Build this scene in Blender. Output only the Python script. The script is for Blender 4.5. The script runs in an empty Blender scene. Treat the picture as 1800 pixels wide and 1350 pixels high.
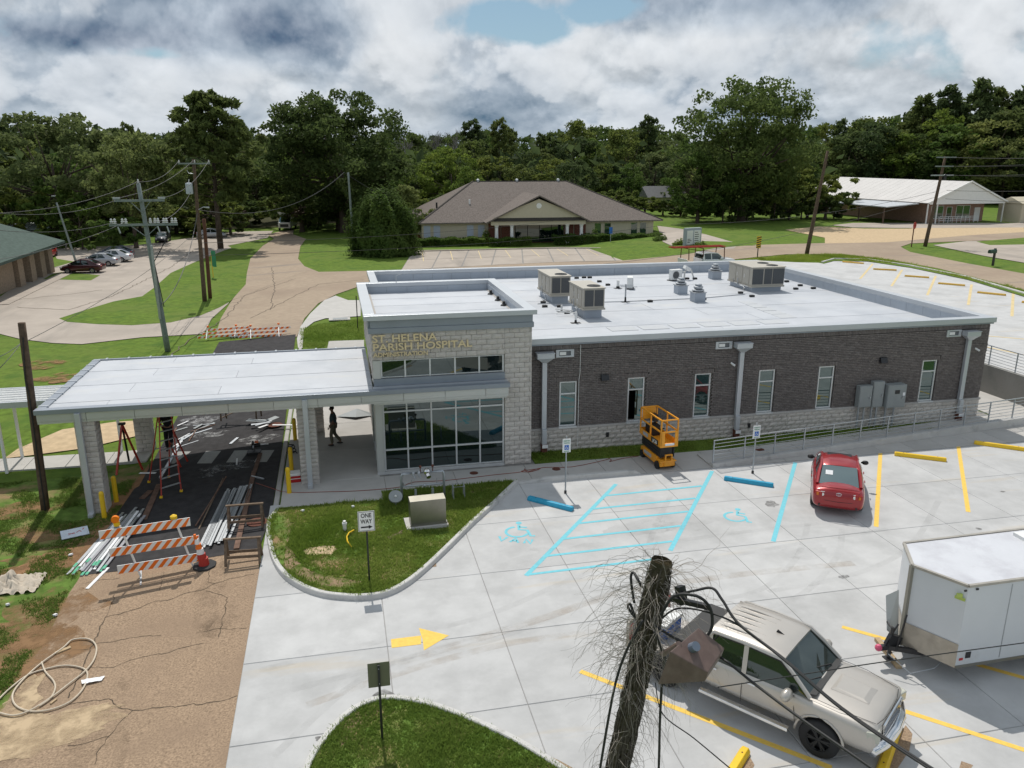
import bpy, bmesh, math, random
import numpy as np
from mathutils import Vector, Matrix, noise
SC = bpy.context.scene
COL = SC.collection
R = math.radians
PI = math.pi

# ------------------------------------------------------------- camera, sky, sun, exposure
cam_d = bpy.data.cameras.new('camera'); cam = bpy.data.objects.new('camera', cam_d); COL.objects.link(cam)
cam_d.sensor_width = 36; cam_d.lens = 28.235; cam_d.clip_start = .1; cam_d.clip_end = 4000
_p, _y, _r = R(15.758), R(12.327), R(.033)
Fw = Vector((math.sin(_y)*math.cos(_p), math.cos(_y)*math.cos(_p), -math.sin(_p)))
Rt = Vector((math.cos(_y), -math.sin(_y), 0)); Up = Rt.cross(Fw)
R2 = Rt*math.cos(_r)+Up*math.sin(_r); U2 = -Rt*math.sin(_r)+Up*math.cos(_r)
cam.matrix_world = Matrix(((R2.x, U2.x, -Fw.x, 0), (R2.y, U2.y, -Fw.y, 0), (R2.z, U2.z, -Fw.z, 12), (0, 0, 0, 1)))
SC.camera = cam
CL_OFF = (63.1, 1.7, 6.4); REL = -1.7
SUN_EL, SUN_STR, SKY_STR, CLOUD = 57.5, 4.4, .12, .62
sun_dir = Vector((-.03*math.cos(R(SUN_EL)), math.cos(R(SUN_EL)), math.sin(R(SUN_EL)))).normalized()   # towards the sun
sl = bpy.data.lights.new('sun', 'SUN'); sl.energy = SUN_STR; sl.angle = R(.53); sl.color = (1, .955, .89)
so = bpy.data.objects.new('sun', sl); COL.objects.link(so)
so.rotation_mode = 'QUATERNION'; so.rotation_quaternion = sun_dir.to_track_quat('Z', 'Y')
SC.view_settings.view_transform = 'Standard'; SC.view_settings.look = 'None'
SC.view_settings.gamma = 1; SC.view_settings.use_curve_mapping = False; SC.view_settings.exposure = -.33

w = bpy.data.worlds.new('World'); SC.world = w; w.use_nodes = True
nt = w.node_tree; nt.nodes.clear()
def N(nt, t, **k):
    n = nt.nodes.new(t)
    for a, b in k.items():
        if a.startswith('i_'):
            n.inputs[a[2:].replace('_', ' ')].default_value = b
        else: setattr(n, a, b)
    return n
def ramp(nt, fac, stops):
    r = nt.nodes.new('ShaderNodeValToRGB'); e = r.color_ramp.elements
    while len(e) < len(stops): e.new(.5)
    for i, (p, c) in enumerate(stops):
        e[i].position = p; e[i].color = tuple(c)+(1,) if hasattr(c, '__len__') else (c, c, c, 1)
    nt.links.new(fac, r.inputs[0]); return r.outputs[0]
def math_n(nt, op, a, b=None):
    n = nt.nodes.new('ShaderNodeMath'); n.operation = op
    for i, v in enumerate((a, b)):
        if v is None: continue
        if isinstance(v, (int, float)): n.inputs[i].default_value = v
        else: nt.links.new(v, n.inputs[i])
    return n.outputs[0]
sky = N(nt, 'ShaderNodeTexSky'); sky.sky_type = 'NISHITA'; sky.sun_disc = False
sky.sun_elevation = R(SUN_EL); sky.sun_rotation = math.atan2(sun_dir.x, sun_dir.y)
sky.air_density = 1; sky.dust_density = .3
skys = N(nt, 'ShaderNodeVectorMath', operation='SCALE'); nt.links.new(sky.outputs[0], skys.inputs[0]); skys.inputs['Scale'].default_value = SKY_STR
tc = N(nt, 'ShaderNodeTexCoord'); sep = N(nt, 'ShaderNodeSeparateXYZ'); nt.links.new(tc.outputs['Generated'], sep.inputs[0])
zz = math_n(nt, 'ADD', math_n(nt, 'MAXIMUM', sep.outputs[2], 0.0), .085)
cmb = N(nt, 'ShaderNodeCombineXYZ')
nt.links.new(math_n(nt, 'MULTIPLY', sep.outputs[0], 2.4), cmb.inputs[0]); nt.links.new(math_n(nt, 'MULTIPLY', sep.outputs[1], 2.4), cmb.inputs[1])
nt.links.new(math_n(nt, 'MULTIPLY', math_n(nt, 'LOGARITHM', zz, 2.718), .55), cmb.inputs[2])
def cloudnoise(loc, sc, **k):
    m_ = N(nt, 'ShaderNodeMapping'); nt.links.new(cmb.outputs[0], m_.inputs[0]); m_.inputs['Location'].default_value = loc; m_.inputs['Scale'].default_value = sc
    n_ = N(nt, 'ShaderNodeTexNoise', **k); nt.links.new(m_.outputs[0], n_.inputs[0]); return n_.outputs[0]
L0 = CL_OFF
sc_ = (1, 1, 1)
def puffs(dz):
    m_ = N(nt, 'ShaderNodeMapping'); nt.links.new(cmb.outputs[0], m_.inputs[0]); m_.inputs['Location'].default_value = (L0[0], L0[1], L0[2]+dz)
    wv = N(nt, 'ShaderNodeTexNoise', i_Scale=3.8, i_Detail=7., i_Roughness=.54); nt.links.new(m_.outputs[0], wv.inputs[0])
    ws = N(nt, 'ShaderNodeVectorMath', operation='MULTIPLY_ADD'); nt.links.new(wv.outputs['Color'], ws.inputs[0]); ws.inputs[1].default_value = (.22, .22, .16); nt.links.new(m_.outputs[0], ws.inputs[2])
    v = N(nt, 'ShaderNodeTexVoronoi'); v.feature = 'F1'; v.normalize = True; v.inputs['Scale'].default_value = 2.6; v.inputs['Detail'].default_value = 4.; v.inputs['Roughness'].default_value = .4; v.inputs['Lacunarity'].default_value = 2.3
    nt.links.new(ws.outputs[0], v.inputs['Vector'])
    return math_n(nt, 'ADD', math_n(nt, 'MULTIPLY', math_n(nt, 'SUBTRACT', .58, v.outputs['Distance']), 1.2), math_n(nt, 'MULTIPLY', wv.outputs[0], .55))
n1, n1b = puffs(0), puffs(.032)
n2 = cloudnoise((L0[0]+5, L0[1], L0[2]), (1, 1, 1), i_Scale=2.6, i_Detail=6., i_Roughness=.5)
n3 = cloudnoise((L0[0]+9, L0[1]+2, L0[2]), (1, 1, 1.2), i_Scale=2.0, i_Detail=9., i_Roughness=.55)
def bank(az, el, rx, rz):      # a cloud bank (or gap) at a bearing and elevation in degrees, angular half-sizes rx, rz
    c = Vector((math.sin(R(az))*math.cos(R(el)), math.cos(R(az))*math.cos(R(el)), math.sin(R(el))))
    s1 = N(nt, 'ShaderNodeVectorMath', operation='SUBTRACT'); nt.links.new(tc.outputs['Generated'], s1.inputs[0]); s1.inputs[1].default_value = c
    s2 = N(nt, 'ShaderNodeVectorMath', operation='MULTIPLY'); nt.links.new(s1.outputs[0], s2.inputs[0]); s2.inputs[1].default_value = (1/R(rx), 1/R(rx), 1/R(rz))
    s3 = N(nt, 'ShaderNodeVectorMath', operation='LENGTH'); nt.links.new(s2.outputs[0], s3.inputs[0])
    return math_n(nt, 'MAXIMUM', math_n(nt, 'SUBTRACT', 1., s3.outputs['Value']), 0.)
def total(L):
    t = L[0]
    for x in L[1:]: t = math_n(nt, 'ADD', t, x)
    return t
def px2(px, py): d = R2*((px-900)/1411.77)-U2*((py-675)/1411.77)+Fw; d.normalize(); return math.degrees(math.atan2(d.x, d.y)), math.degrees(math.asin(d.z))
dark = total([bank(*px2(440, 45), 8.5, 3.2), bank(*px2(1300, -5), 13, 2.4), bank(*px2(110, 60), 8, 1.2), bank(70, 25, 25, 10), bank(-40, 30, 25, 10), bank(190, 20, 30, 12), bank(120, 45, 30, 14)])
gaps = total([bank(*px2(880, 30), 7, 2.2), bank(*px2(270, 95), 5, 1.2), bank(*px2(1090, 10), 4, 1.5), bank(-20, 28, 14, 6), bank(40, 35, 14, 6), bank(150, 25, 16, 7), bank(-110, 22, 18, 8)])
lowfill = ramp(nt, sep.outputs[2], [(.03, .25), (.09, 0.)])
n3b = math_n(nt, 'ADD', math_n(nt, 'SUBTRACT', n3, math_n(nt, 'MULTIPLY', gaps, .34)), lowfill)
n3b = math_n(nt, 'ADD', n3b, math_n(nt, 'MULTIPLY', math_n(nt, 'SUBTRACT', n1, .6), .35))
cover = ramp(nt, n3b, [(.30, 0.), (.40, 1.)])
rel = math_n(nt, 'MULTIPLY', math_n(nt, 'SUBTRACT', n1b, n1), REL)     # puff tops lit, puff bases shaded
rel = math_n(nt, 'ADD', rel, math_n(nt, 'MULTIPLY', math_n(nt, 'SUBTRACT', n1, .55), .55))
n2b = math_n(nt, 'ADD', n2, math_n(nt, 'MULTIPLY', dark, .27))
base = ramp(nt, n2b, [(.40, (.78, .83, .88)), (.50, (.58, .66, .75)), (.60, (.42, .51, .62)), (.80, (.20, .27, .38))])
lowm = ramp(nt, sep.outputs[2], [(.0, .7), (.05, .45), (.12, .0)])       # far clouds near the horizon are the bright ones
mixl = N(nt, 'ShaderNodeMixRGB'); nt.links.new(lowm, mixl.inputs[0]); nt.links.new(base, mixl.inputs[1]); mixl.inputs[2].default_value = (.56, .65, .74, 1)
add = N(nt, 'ShaderNodeMixRGB', blend_type='ADD'); add.inputs[0].default_value = 1; nt.links.new(mixl.outputs[0], add.inputs[1]); nt.links.new(rel, add.inputs[2])
edge = ramp(nt, n1, [(.61, 0.), (.66, .6), (.84, 1.)])       # crisp sunlit cumulus heads in front of the shaded cloud
litf = math_n(nt, 'MULTIPLY', edge, math_n(nt, 'MAXIMUM', math_n(nt, 'SUBTRACT', .62, math_n(nt, 'MULTIPLY', dark, 1.5)), 0.))
lit = N(nt, 'ShaderNodeMixRGB'); nt.links.new(litf, lit.inputs[0]); nt.links.new(add.outputs[0], lit.inputs[1]); lit.inputs[2].default_value = (1.0, 1.03, 1.06, 1); add = lit
clampc = N(nt, 'ShaderNodeVectorMath', operation='MAXIMUM'); nt.links.new(add.outputs[0], clampc.inputs[0]); clampc.inputs[1].default_value = (.12, .165, .24)
cl2 = N(nt, 'ShaderNodeVectorMath', operation='MINIMUM'); nt.links.new(clampc.outputs[0], cl2.inputs[0]); cl2.inputs[1].default_value = (1.12, 1.14, 1.16)
gap = N(nt, 'ShaderNodeMixRGB'); gap.inputs[0].default_value = .55; nt.links.new(skys.outputs[0], gap.inputs[1]); gap.inputs[2].default_value = (.30, .50, .62, 1); skys = gap
mixc = N(nt, 'ShaderNodeMixRGB'); nt.links.new(cover, mixc.inputs[0]); nt.links.new(skys.outputs[0], mixc.inputs[1]); nt.links.new(cl2.outputs[0], mixc.inputs[2])
w.cycles.sampling_method = 'MANUAL'; w.cycles.sample_map_resolution = 512
bg = N(nt, 'ShaderNodeBackground'); nt.links.new(mixc.outputs[0], bg.inputs[0]); bg.inputs[1].default_value = 1
wo = N(nt, 'ShaderNodeOutputWorld'); nt.links.new(bg.outputs[0], wo.inputs[0])

# ------------------------------------------------------------- materials
MATS = {}
def mat(name, col, rough=.7, metal=0., var=.12, scale=3., bump=0., bscale=None, spec=.5, detail=5., dark=None, trans=0., coat=0., objcoord=False, emis=None, streak=None, stain=None):
    """principled with a noise-mottled base colour; dark = second colour blended by large noise"""
    if name in MATS: return MATS[name]
    m = bpy.data.materials.new(name); m.use_nodes = True; nt = m.node_tree; nt.nodes.clear()
    out = N(nt, 'ShaderNodeOutputMaterial'); p = N(nt, 'ShaderNodeBsdfPrincipled')
    nt.links.new(p.outputs[0], out.inputs[0])
    p.inputs['Roughness'].default_value = rough; p.inputs['Metallic'].default_value = metal
    p.inputs['Specular IOR Level'].default_value = spec if rough < .8 else min(spec, .12); p.inputs['Coat Weight'].default_value = coat; p.inputs['Coat Roughness'].default_value = .05
    g = N(nt, 'ShaderNodeNewGeometry'); tcn = N(nt, 'ShaderNodeTexCoord')
    pos = tcn.outputs['Object'] if objcoord else g.outputs['Position']
    c = tuple(col)+(1,)
    nz = N(nt, 'ShaderNodeTexNoise', i_Scale=scale, i_Detail=detail, i_Roughness=.6); nt.links.new(pos, nz.inputs[0])
    lo = [max(0, x*(1-var)) for x in col]; hi = [min(1, x*(1+var)) for x in col]
    cc = ramp(nt, nz.outputs[0], [(.3, lo), (.7, hi)])
    if dark is not None:
        dcol, dsc, d0, d1 = dark
        dn = N(nt, 'ShaderNodeTexNoise', i_Scale=dsc, i_Detail=6., i_Roughness=.65); nt.links.new(pos, dn.inputs[0])
        df = ramp(nt, dn.outputs[0], [(d0, 0.), (d1, 1.)])
        mx = N(nt, 'ShaderNodeMixRGB'); nt.links.new(df, mx.inputs[0]); nt.links.new(cc, mx.inputs[1]); mx.inputs[2].default_value = tuple(dcol)+(1,)
        cc = mx.outputs[0]
    if stain is not None:      # stretched stains: (colour, scale vector, lo, hi)
        scol, sv, s0, s1 = stain
        mpn = N(nt, 'ShaderNodeMapping'); nt.links.new(pos, mpn.inputs[0]); mpn.inputs['Scale'].default_value = sv
        mpn.inputs['Rotation'].default_value = (0, 0, -.3)
        sn = N(nt, 'ShaderNodeTexNoise', i_Scale=1., i_Detail=6., i_Roughness=.6); nt.links.new(mpn.outputs[0], sn.inputs[0])
        sf = ramp(nt, sn.outputs[0], [(s0, 0.), (s1, 1.)])
        mx = N(nt, 'ShaderNodeMixRGB'); nt.links.new(sf, mx.inputs[0]); nt.links.new(cc, mx.inputs[1]); mx.inputs[2].default_value = tuple(scol)+(1,)
        cc = mx.outputs[0]
    if objcoord is not None and streak:    # per-object tint
        oi = N(nt, 'ShaderNodeObjectInfo'); rr = ramp(nt, oi.outputs['Random'], [(0., (1-streak,)*3), (1., (1+streak,)*3)])
        mx = N(nt, 'ShaderNodeMixRGB', blend_type='MULTIPLY'); mx.inputs[0].default_value = 1; nt.links.new(cc, mx.inputs[1]); nt.links.new(rr, mx.inputs[2]); cc = mx.outputs[0]
    nt.links.new(cc, p.inputs['Base Color'])
    if bump:
        bn = N(nt, 'ShaderNodeTexNoise', i_Scale=bscale or scale*6, i_Detail=6., i_Roughness=.6); nt.links.new(pos, bn.inputs[0])
        bp = N(nt, 'ShaderNodeBump', i_Strength=bump, i_Distance=.02); nt.links.new(bn.outputs[0], bp.inputs['Height']); nt.links.new(bp.outputs[0], p.inputs['Normal'])
    if trans:
        tr = N(nt, 'ShaderNodeBsdfTranslucent'); ms = N(nt, 'ShaderNodeMixShader'); ms.inputs[0].default_value = trans
        mc = N(nt, 'ShaderNodeMixRGB', blend_type='MULTIPLY'); mc.inputs[0].default_value = 1; nt.links.new(cc, mc.inputs[1]); mc.inputs[2].default_value = (1.3, 1.5, .6, 1)
        nt.links.new(mc.outputs[0], tr.inputs[0]); nt.links.new(p.outputs[0], ms.inputs[1]); nt.links.new(tr.outputs[0], ms.inputs[2]); nt.links.new(ms.outputs[0], out.inputs[0])
    MATS[name] = m; return m
def leafmat(name, c1, c2, trans=.25):
    m = bpy.data.materials.new(name); m.use_nodes = True; nt = m.node_tree; nt.nodes.clear()
    out = N(nt, 'ShaderNodeOutputMaterial'); p = N(nt, 'ShaderNodeBsdfPrincipled', i_Roughness=.6)
    p.inputs['Specular IOR Level'].default_value = .06
    t = N(nt, 'ShaderNodeTexCoord'); nz = N(nt, 'ShaderNodeTexNoise', i_Scale=.35, i_Detail=8., i_Roughness=.7); nt.links.new(t.outputs['Object'], nz.inputs[0])
    oi = N(nt, 'ShaderNodeObjectInfo')
    cc = ramp(nt, nz.outputs[0], [(.35, c1), (.68, c2)])
    rr = ramp(nt, oi.outputs['Random'], [(0., (.72, .74, .8)), (.5, (1, 1, 1)), (1., (1.4, 1.22, .95))])
    mx = N(nt, 'ShaderNodeMixRGB', blend_type='MULTIPLY'); mx.inputs[0].default_value = 1; nt.links.new(cc, mx.inputs[1]); nt.links.new(rr, mx.inputs[2])
    nt.links.new(mx.outputs[0], p.inputs['Base Color'])
    tr = N(nt, 'ShaderNodeBsdfTranslucent'); ms = N(nt, 'ShaderNodeMixShader'); ms.inputs[0].default_value = trans
    nt.links.new(mx.outputs[0], tr.inputs[0]); nt.links.new(p.outputs[0], ms.inputs[1]); nt.links.new(tr.outputs[0], ms.inputs[2]); nt.links.new(ms.outputs[0], out.inputs[0])
    return m
M = dict(
 concrete=mat('new_concrete', (.475, .475, .47), .8, var=.07, scale=1.3, bump=.12, bscale=60, dark=((.375, .375, .37), .55, .46, .74), stain=((.49, .43, .34), (.12, 1.1, .3), .60, .80), streak=.05),
 walk=mat('walk_concrete', (.45, .435, .41), .85, var=.06, scale=1.5, bump=.15, bscale=60, dark=((.40, .385, .36), .6, .5, .75), streak=.06),
 oldconc=mat('old_concrete', (.40, .35, .30), .9, var=.09, scale=.5, bump=.2, bscale=20, dark=((.33, .29, .25), .14, .48, .72), stain=((.28, .25, .22), (.5, .06, .3), .56, .74)),
 joint=mat('joint_dirt', (.26, .25, .235), .95, var=.2),
 kerb=mat('kerb_concrete', (.53, .52, .50), .8, var=.08, scale=2, bump=.2, dark=((.26, .25, .24), 1.2, .56, .8)),
 chip=mat('chip_seal', (.315, .228, .155), .95, var=.34, scale=22, detail=2.5, bump=.5, bscale=70, dark=((.27, .195, .135), .55, .46, .76)),
 road=mat('tan_road', (.345, .275, .205), .95, var=.10, scale=2, bump=.2, dark=((.29, .225, .17), .12, .45, .7), stain=((.235, .2, .17), (.05, .4, .3), .58, .75)),
 asphalt=mat('new_asphalt', (.046, .044, .045), .85, var=.25, scale=3, bump=.5, bscale=90, spec=.4),
 dust=mat('gypsum_dust', (.45, .45, .45), .95, var=.3, scale=8),
 sand=mat('sand', (.50, .38, .24), .95, var=.15, scale=3, bump=.3),
 soil=mat('bare_soil', (.30, .17, .09), .95, var=.25, scale=4, bump=.5, dark=((.16, .10, .06), 2., .5, .7)),
 grass=mat('grass_ground', (.105, .165, .024), .95, var=.3, scale=2.2, bump=.6, bscale=14, dark=((.125, .17, .035), .12, .45, .7), stain=((.065, .125, .02), (.6, .6, .3), .5, .7)),
 grassbrown=mat('patchy_grass_ground', (.10, .165, .032), .95, var=.35, scale=3, bump=.6, bscale=14, dark=((.27, .18, .10), .7, .46, .64)),
 blade=leafmat('grass_blades', (.14, .225, .036), (.26, .34, .085), .5),
 roof=mat('white_membrane', (.455, .475, .505), .6, var=.05, scale=.8, dark=((.36, .385, .42), .33, .48, .72), streak=.035, stain=((.50, .50, .49), (.3, .9, .3), .58, .76)),
 coping=mat('coping_metal', (.50, .525, .55), .38, metal=.3, var=.04, scale=1),
 fascia=mat('dark_coping_metal', (.27, .30, .34), .4, metal=.3, var=.05, scale=1),
 parapet=mat('parapet_flashing', (.36, .40, .45), .6, var=.06, scale=1.5, streak=.06),
 panel=mat('silver_panel', (.52, .53, .51), .35, metal=.25, var=.03, scale=.6, streak=.04),
 steel=mat('stainless', (.29, .28, .24), .36, metal=.85, var=.10, scale=2.5),
 galv=mat('galvanised', (.40, .42, .44), .42, metal=.7, var=.12, scale=9),
 alum=mat('window_aluminium', (.62, .63, .63), .4, metal=.3, var=.03),
 brick=mat('dark_brick', (.118, .103, .098), .85, var=.5, scale=4.7, detail=1.5, bump=.3, bscale=60),
 mortar=mat('mortar', (.30, .275, .25), .95, var=.1),
 stone=mat('split_stone', (.54, .505, .465), .85, var=.08, scale=5, bump=.8, bscale=22, streak=.05, dark=((.44, .405, .37), 1.4, .5, .75)),
 cap=mat('cast_stone_cap', (.45, .43, .41), .8, var=.08),
 gold=mat('gold_letter', (.72, .59, .36), .4, metal=.15, var=.1, scale=6),
 white=mat('white_paint', (.78, .78, .76), .5, var=.04),
 plast=mat('white_plastic', (.75, .75, .73), .4, var=.04),
 black=mat('black_rubber', (.018, .018, .018), .6, var=.2),
 blackm=mat('black_metal', (.02, .02, .022), .35, var=.2),
 yellow=mat('safety_yellow', (.78, .50, .015), .45, var=.06, scale=6),
 yline=mat('yellow_line_paint', (.76, .50, .09), .75, var=.10, scale=9, dark=((.66, .50, .24), 5., .6, .8)),
 faded=mat('faded_yellow_line', (.62, .50, .28), .8, var=.12, scale=2),
 bline=mat('turquoise_line_paint', (.15, .50, .58), .75, var=.08, scale=9, dark=((.24, .52, .58), 6., .58, .8)),
 bstop=mat('blue_stop_paint', (.015, .30, .48), .5, var=.12, scale=8),
 lift=mat('lift_orange', (.80, .33, .02), .38, var=.08, scale=6),
 rtu=mat('rooftop_unit_paint', (.42, .39, .33), .5, var=.05),
 grille=mat('condenser_grille', (.085, .09, .095), .6, var=.2, scale=30),
 elec=mat('electrical_grey', (.27, .29, .29), .45, var=.06),
 rail=mat('rail_grey', (.42, .45, .48), .4, metal=.5, var=.08),
 wood=mat('weathered_wood', (.17, .125, .09), .85, var=.3, scale=8, bump=.4),
 polewood=mat('pole_wood', (.115, .082, .06), .9, var=.3, scale=5, bump=.6),
 poleg=mat('grey_pole', (.22, .25, .24), .8, var=.2, scale=5),
 lumber=mat('fresh_lumber', (.45, .34, .21), .8, var=.2, scale=6),
 plank=mat('brown_plank', (.16, .10, .075), .85, var=.3, scale=5),
 red=mat('red_paint', (.45, .015, .015), .4, var=.08), orange=mat('orange_sheeting', (.85, .17, .01), .5, var=.05),
 ladder=mat('ladder_red', (.42, .03, .015), .45, var=.1),
 green=mat('green_sign', (.01, .22, .10), .5), conegrey=mat('cone_base', (.05, .05, .05), .8),
 signgreen=mat('olive_sign_back', (.12, .13, .07), .6, var=.05),
 blue=mat('sign_blue', (.02, .13, .48), .5), tyre=mat('tyre', (.016, .016, .017), .75, var=.2),
 rim=mat('alloy_rim', (.5, .5, .5), .3, metal=.8), chrome=mat('chrome', (.75, .75, .75), .12, metal=1.),
 rust=mat('rust_brown', (.13, .055, .04), .8, var=.3, scale=9), hose=mat('beige_hose', (.55, .47, .36), .6, var=.08),
 tan=mat('tan_siding', (.52, .47, .36), .8, var=.04), redbrick=mat('red_brick', (.20, .085, .06), .9, var=.35, scale=7, detail=2),
 tanbrick=mat('tan_brick', (.30, .235, .175), .9, var=.2, scale=6, detail=2), shingle=mat('brown_shingles', (.16, .137, .122), .95, var=.3, scale=5, detail=3, bump=.3, streak=.02),
 greenroof=mat('green_shingles', (.085, .115, .10), .95, var=.2, scale=3), metalroof=mat('white_metal_roof', (.50, .48, .46), .45, var=.06, scale=.7, streak=.03),
 interior=mat('dark_interior', (.02, .02, .022), .8), paper=mat('paper', (.8, .8, .8), .8),
 skin=mat('skin', (.20, .11, .07), .6), shirt=mat('dark_shirt', (.06, .09, .10), .9), trouser=mat('khaki_trousers', (.14, .13, .09), .9), hair=mat('black_hair', (.02, .016, .012), .8),
 box=mat('brown_fixture', (.15, .10, .085), .55, var=.18, scale=9, dark=((.20, .145, .125), 4., .5, .7)), vine=mat('dead_vine', (.30, .27, .235), .9, var=.4, scale=30),
 bark=mat('vine_bark', (.12, .10, .07), .95, var=.6, scale=28, bump=1., bscale=45, dark=((.055, .05, .03), 7., .45, .6)),
 trunk=mat('tree_bark', (.09, .07, .055), .95, var=.3, scale=3, bump=.5), wire=mat('wire', (.05, .05, .05), .6),
 insul=mat('porcelain', (.6, .6, .58), .25), trash=mat('pale_tarp', (.5, .44, .36), .8, var=.15, scale=6),
)
def glass(name, col=(.006, .012, .013), f=.20, rough=.015):
    m = bpy.data.materials.new(name); m.use_nodes = True; nt = m.node_tree; nt.nodes.clear()
    out = N(nt, 'ShaderNodeOutputMaterial'); d = N(nt, 'ShaderNodeBsdfDiffuse'); d.inputs[0].default_value = tuple(col)+(1,)
    g = N(nt, 'ShaderNodeBsdfGlossy', i_Roughness=rough); g.inputs[0].default_value = (.8, .93, .92, 1)
    lw = N(nt, 'ShaderNodeFresnel', i_IOR=1.5); a = math_n(nt, 'ADD', lw.outputs[0], f-.04)
    ms = N(nt, 'ShaderNodeMixShader'); nt.links.new(math_n(nt, 'MINIMUM', a, 1.), ms.inputs[0]); nt.links.new(d.outputs[0], ms.inputs[1]); nt.links.new(g.outputs[0], ms.inputs[2])
    nt.links.new(ms.outputs[0], out.inputs[0]); return m
M['glass'] = glass('dark_glass', f=.12); M['glassg'] = glass('green_glass', (.014, .035, .032), .16); M['carglass'] = glass('car_glass', (.012, .016, .016), .10, .02)
M['carglass2'] = glass('rear_window_glass', (.10, .13, .13), .22, .03)
def paint(name, col, metal=.3): return mat(name, col, .32, metal=metal, var=.03, coat=.8)

# ------------------------------------------------------------- mesh helpers
def zt(x):
    if x < -9: return -.42
    if x < -2: return -.42*(-2-x)/7
    if x < 33: return 0.
    if x < 50: return 1.4*(x-33)/17
    return 1.4
def g3(p, dz=0): return (p[0], p[1], zt(p[0])+dz)
class B:
    def __init__(s): s.v = []; s.f = []; s.m = []
    def add(s, vs, fs, m=0):
        o = len(s.v); s.v += [tuple(p) for p in vs]; s.f += [tuple(i+o for i in f) for f in fs]; s.m += [m]*len(fs); return s
    def box(s, x0, x1, y0, y1, z0, z1, m=0):
        return s.add([(x0,y0,z0),(x1,y0,z0),(x1,y1,z0),(x0,y1,z0),(x0,y0,z1),(x1,y0,z1),(x1,y1,z1),(x0,y1,z1)],
                     [(0,3,2,1),(4,5,6,7),(0,1,5,4),(1,2,6,5),(2,3,7,6),(3,0,4,7)], m)
    def obox(s, c, sz, rz=0, m=0, ry=0, rx=0):
        Q = Matrix.Rotation(rz, 3, 'Z') @ Matrix.Rotation(ry, 3, 'Y') @ Matrix.Rotation(rx, 3, 'X'); h = [a/2 for a in sz]
        vs = [Vector(c)+Q @ Vector((a*h[0], b*h[1], d*h[2])) for a, b, d in [(-1,-1,-1),(1,-1,-1),(1,1,-1),(-1,1,-1),(-1,-1,1),(1,-1,1),(1,1,1),(-1,1,1)]]
        return s.add(vs, [(0,3,2,1),(4,5,6,7),(0,1,5,4),(1,2,6,5),(2,3,7,6),(3,0,4,7)], m)
    def bar(s, p0, p1, a, b=None, m=0, up=(0,0,1)):
        """square bar between two points, width a, height b"""
        b = b or a; p0 = Vector(p0); p1 = Vector(p1); d = (p1-p0).normalized(); u = Vector(up)
        if abs(d.dot(u)) > .98: u = Vector((1,0,0))
        x = d.cross(u).normalized(); y = x.cross(d)
        vs = [p+x*i*a/2+y*j*b/2 for p in (p0, p1) for i, j in ((-1,-1),(1,-1),(1,1),(-1,1))]
        return s.add(vs, [(3,2,1,0),(4,5,6,7),(0,1,5,4),(1,2,6,5),(2,3,7,6),(3,0,4,7)], m)
    def tube(s, pts, r, n=6, m=0, cap=True):
        pts = [Vector(p) for p in pts]; k = len(pts); rr = r if hasattr(r, '__len__') else [r]*k
        vs = []; ref = None
        for i, p in enumerate(pts):
            d = (pts[min(i+1, k-1)]-pts[max(i-1, 0)])
            d = d.normalized() if d.length > 1e-9 else Vector((0,0,1))
            if ref is None:
                ref = Vector((0,0,1)) if abs(d.z) < .9 else Vector((1,0,0))
            x = d.cross(ref)
            if x.length < 1e-3: x = d.cross(Vector((1,0,0)))
            x.normalize(); y = d.cross(x); ref = x.cross(d) if False else ref
            for j in range(n):
                a = 2*PI*j/n; vs.append(p+(x*math.cos(a)+y*math.sin(a))*rr[i])
        fs = [(i*n+j, i*n+(j+1) % n, (i+1)*n+(j+1) % n, (i+1)*n+j) for i in range(k-1) for j in range(n)]
        if cap: fs += [tuple(range(n))[::-1], tuple((k-1)*n+j for j in range(n))]
        return s.add(vs, fs, m)
    def cyl(s, p0, p1, r0, r1=None, n=12, m=0): return s.tube([p0, p1], [r0, r0 if r1 is None else r1], n, m)
    def prism(s, poly, z0, z1, m=0):
        n = len(poly); ar = sum(poly[i][0]*poly[(i+1) % n][1]-poly[(i+1) % n][0]*poly[i][1] for i in range(n))
        if ar < 0: poly = poly[::-1]
        f0 = z0 if callable(z0) else (lambda x, y: z0); f1 = z1 if callable(z1) else (lambda x, y: z1)
        vs = [(x, y, f0(x, y)) for x, y in poly]+[(x, y, f1(x, y)) for x, y in poly]
        return s.add(vs, [tuple(range(n))[::-1], tuple(range(n, 2*n))]+[(i, (i+1) % n, n+(i+1) % n, n+i) for i in range(n)], m)
    def quad(s, *p, m=0): return s.add(p, [tuple(range(len(p)))], m)
    def lathe(s, c, prof, n=16, m=0):
        c = Vector(c); vs = [(c.x+r*math.cos(2*PI*j/n), c.y+r*math.sin(2*PI*j/n), c.z+z) for r, z in prof for j in range(n)]; k = len(prof)
        fs = [(i*n+j, i*n+(j+1) % n, (i+1)*n+(j+1) % n, (i+1)*n+j) for i in range(k-1) for j in range(n)]+[tuple(range(n))[::-1], tuple((k-1)*n+j for j in range(n))]
        return s.add(vs, fs, m)
    def ball(s, c, r, n=10, m=0, sz=(1,1,1)):
        k = n//2+1; vs = [(c[0]+r*sz[0]*math.sin(PI*i/(k-1))*math.cos(2*PI*j/n), c[1]+r*sz[1]*math.sin(PI*i/(k-1))*math.sin(2*PI*j/n), c[2]+r*sz[2]*math.cos(PI*i/(k-1))) for i in range(k) for j in range(n)]
        return s.add(vs, [(i*n+j, (i+1)*n+j, (i+1)*n+(j+1) % n, i*n+(j+1) % n) for i in range(k-1) for j in range(n)], m)
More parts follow.
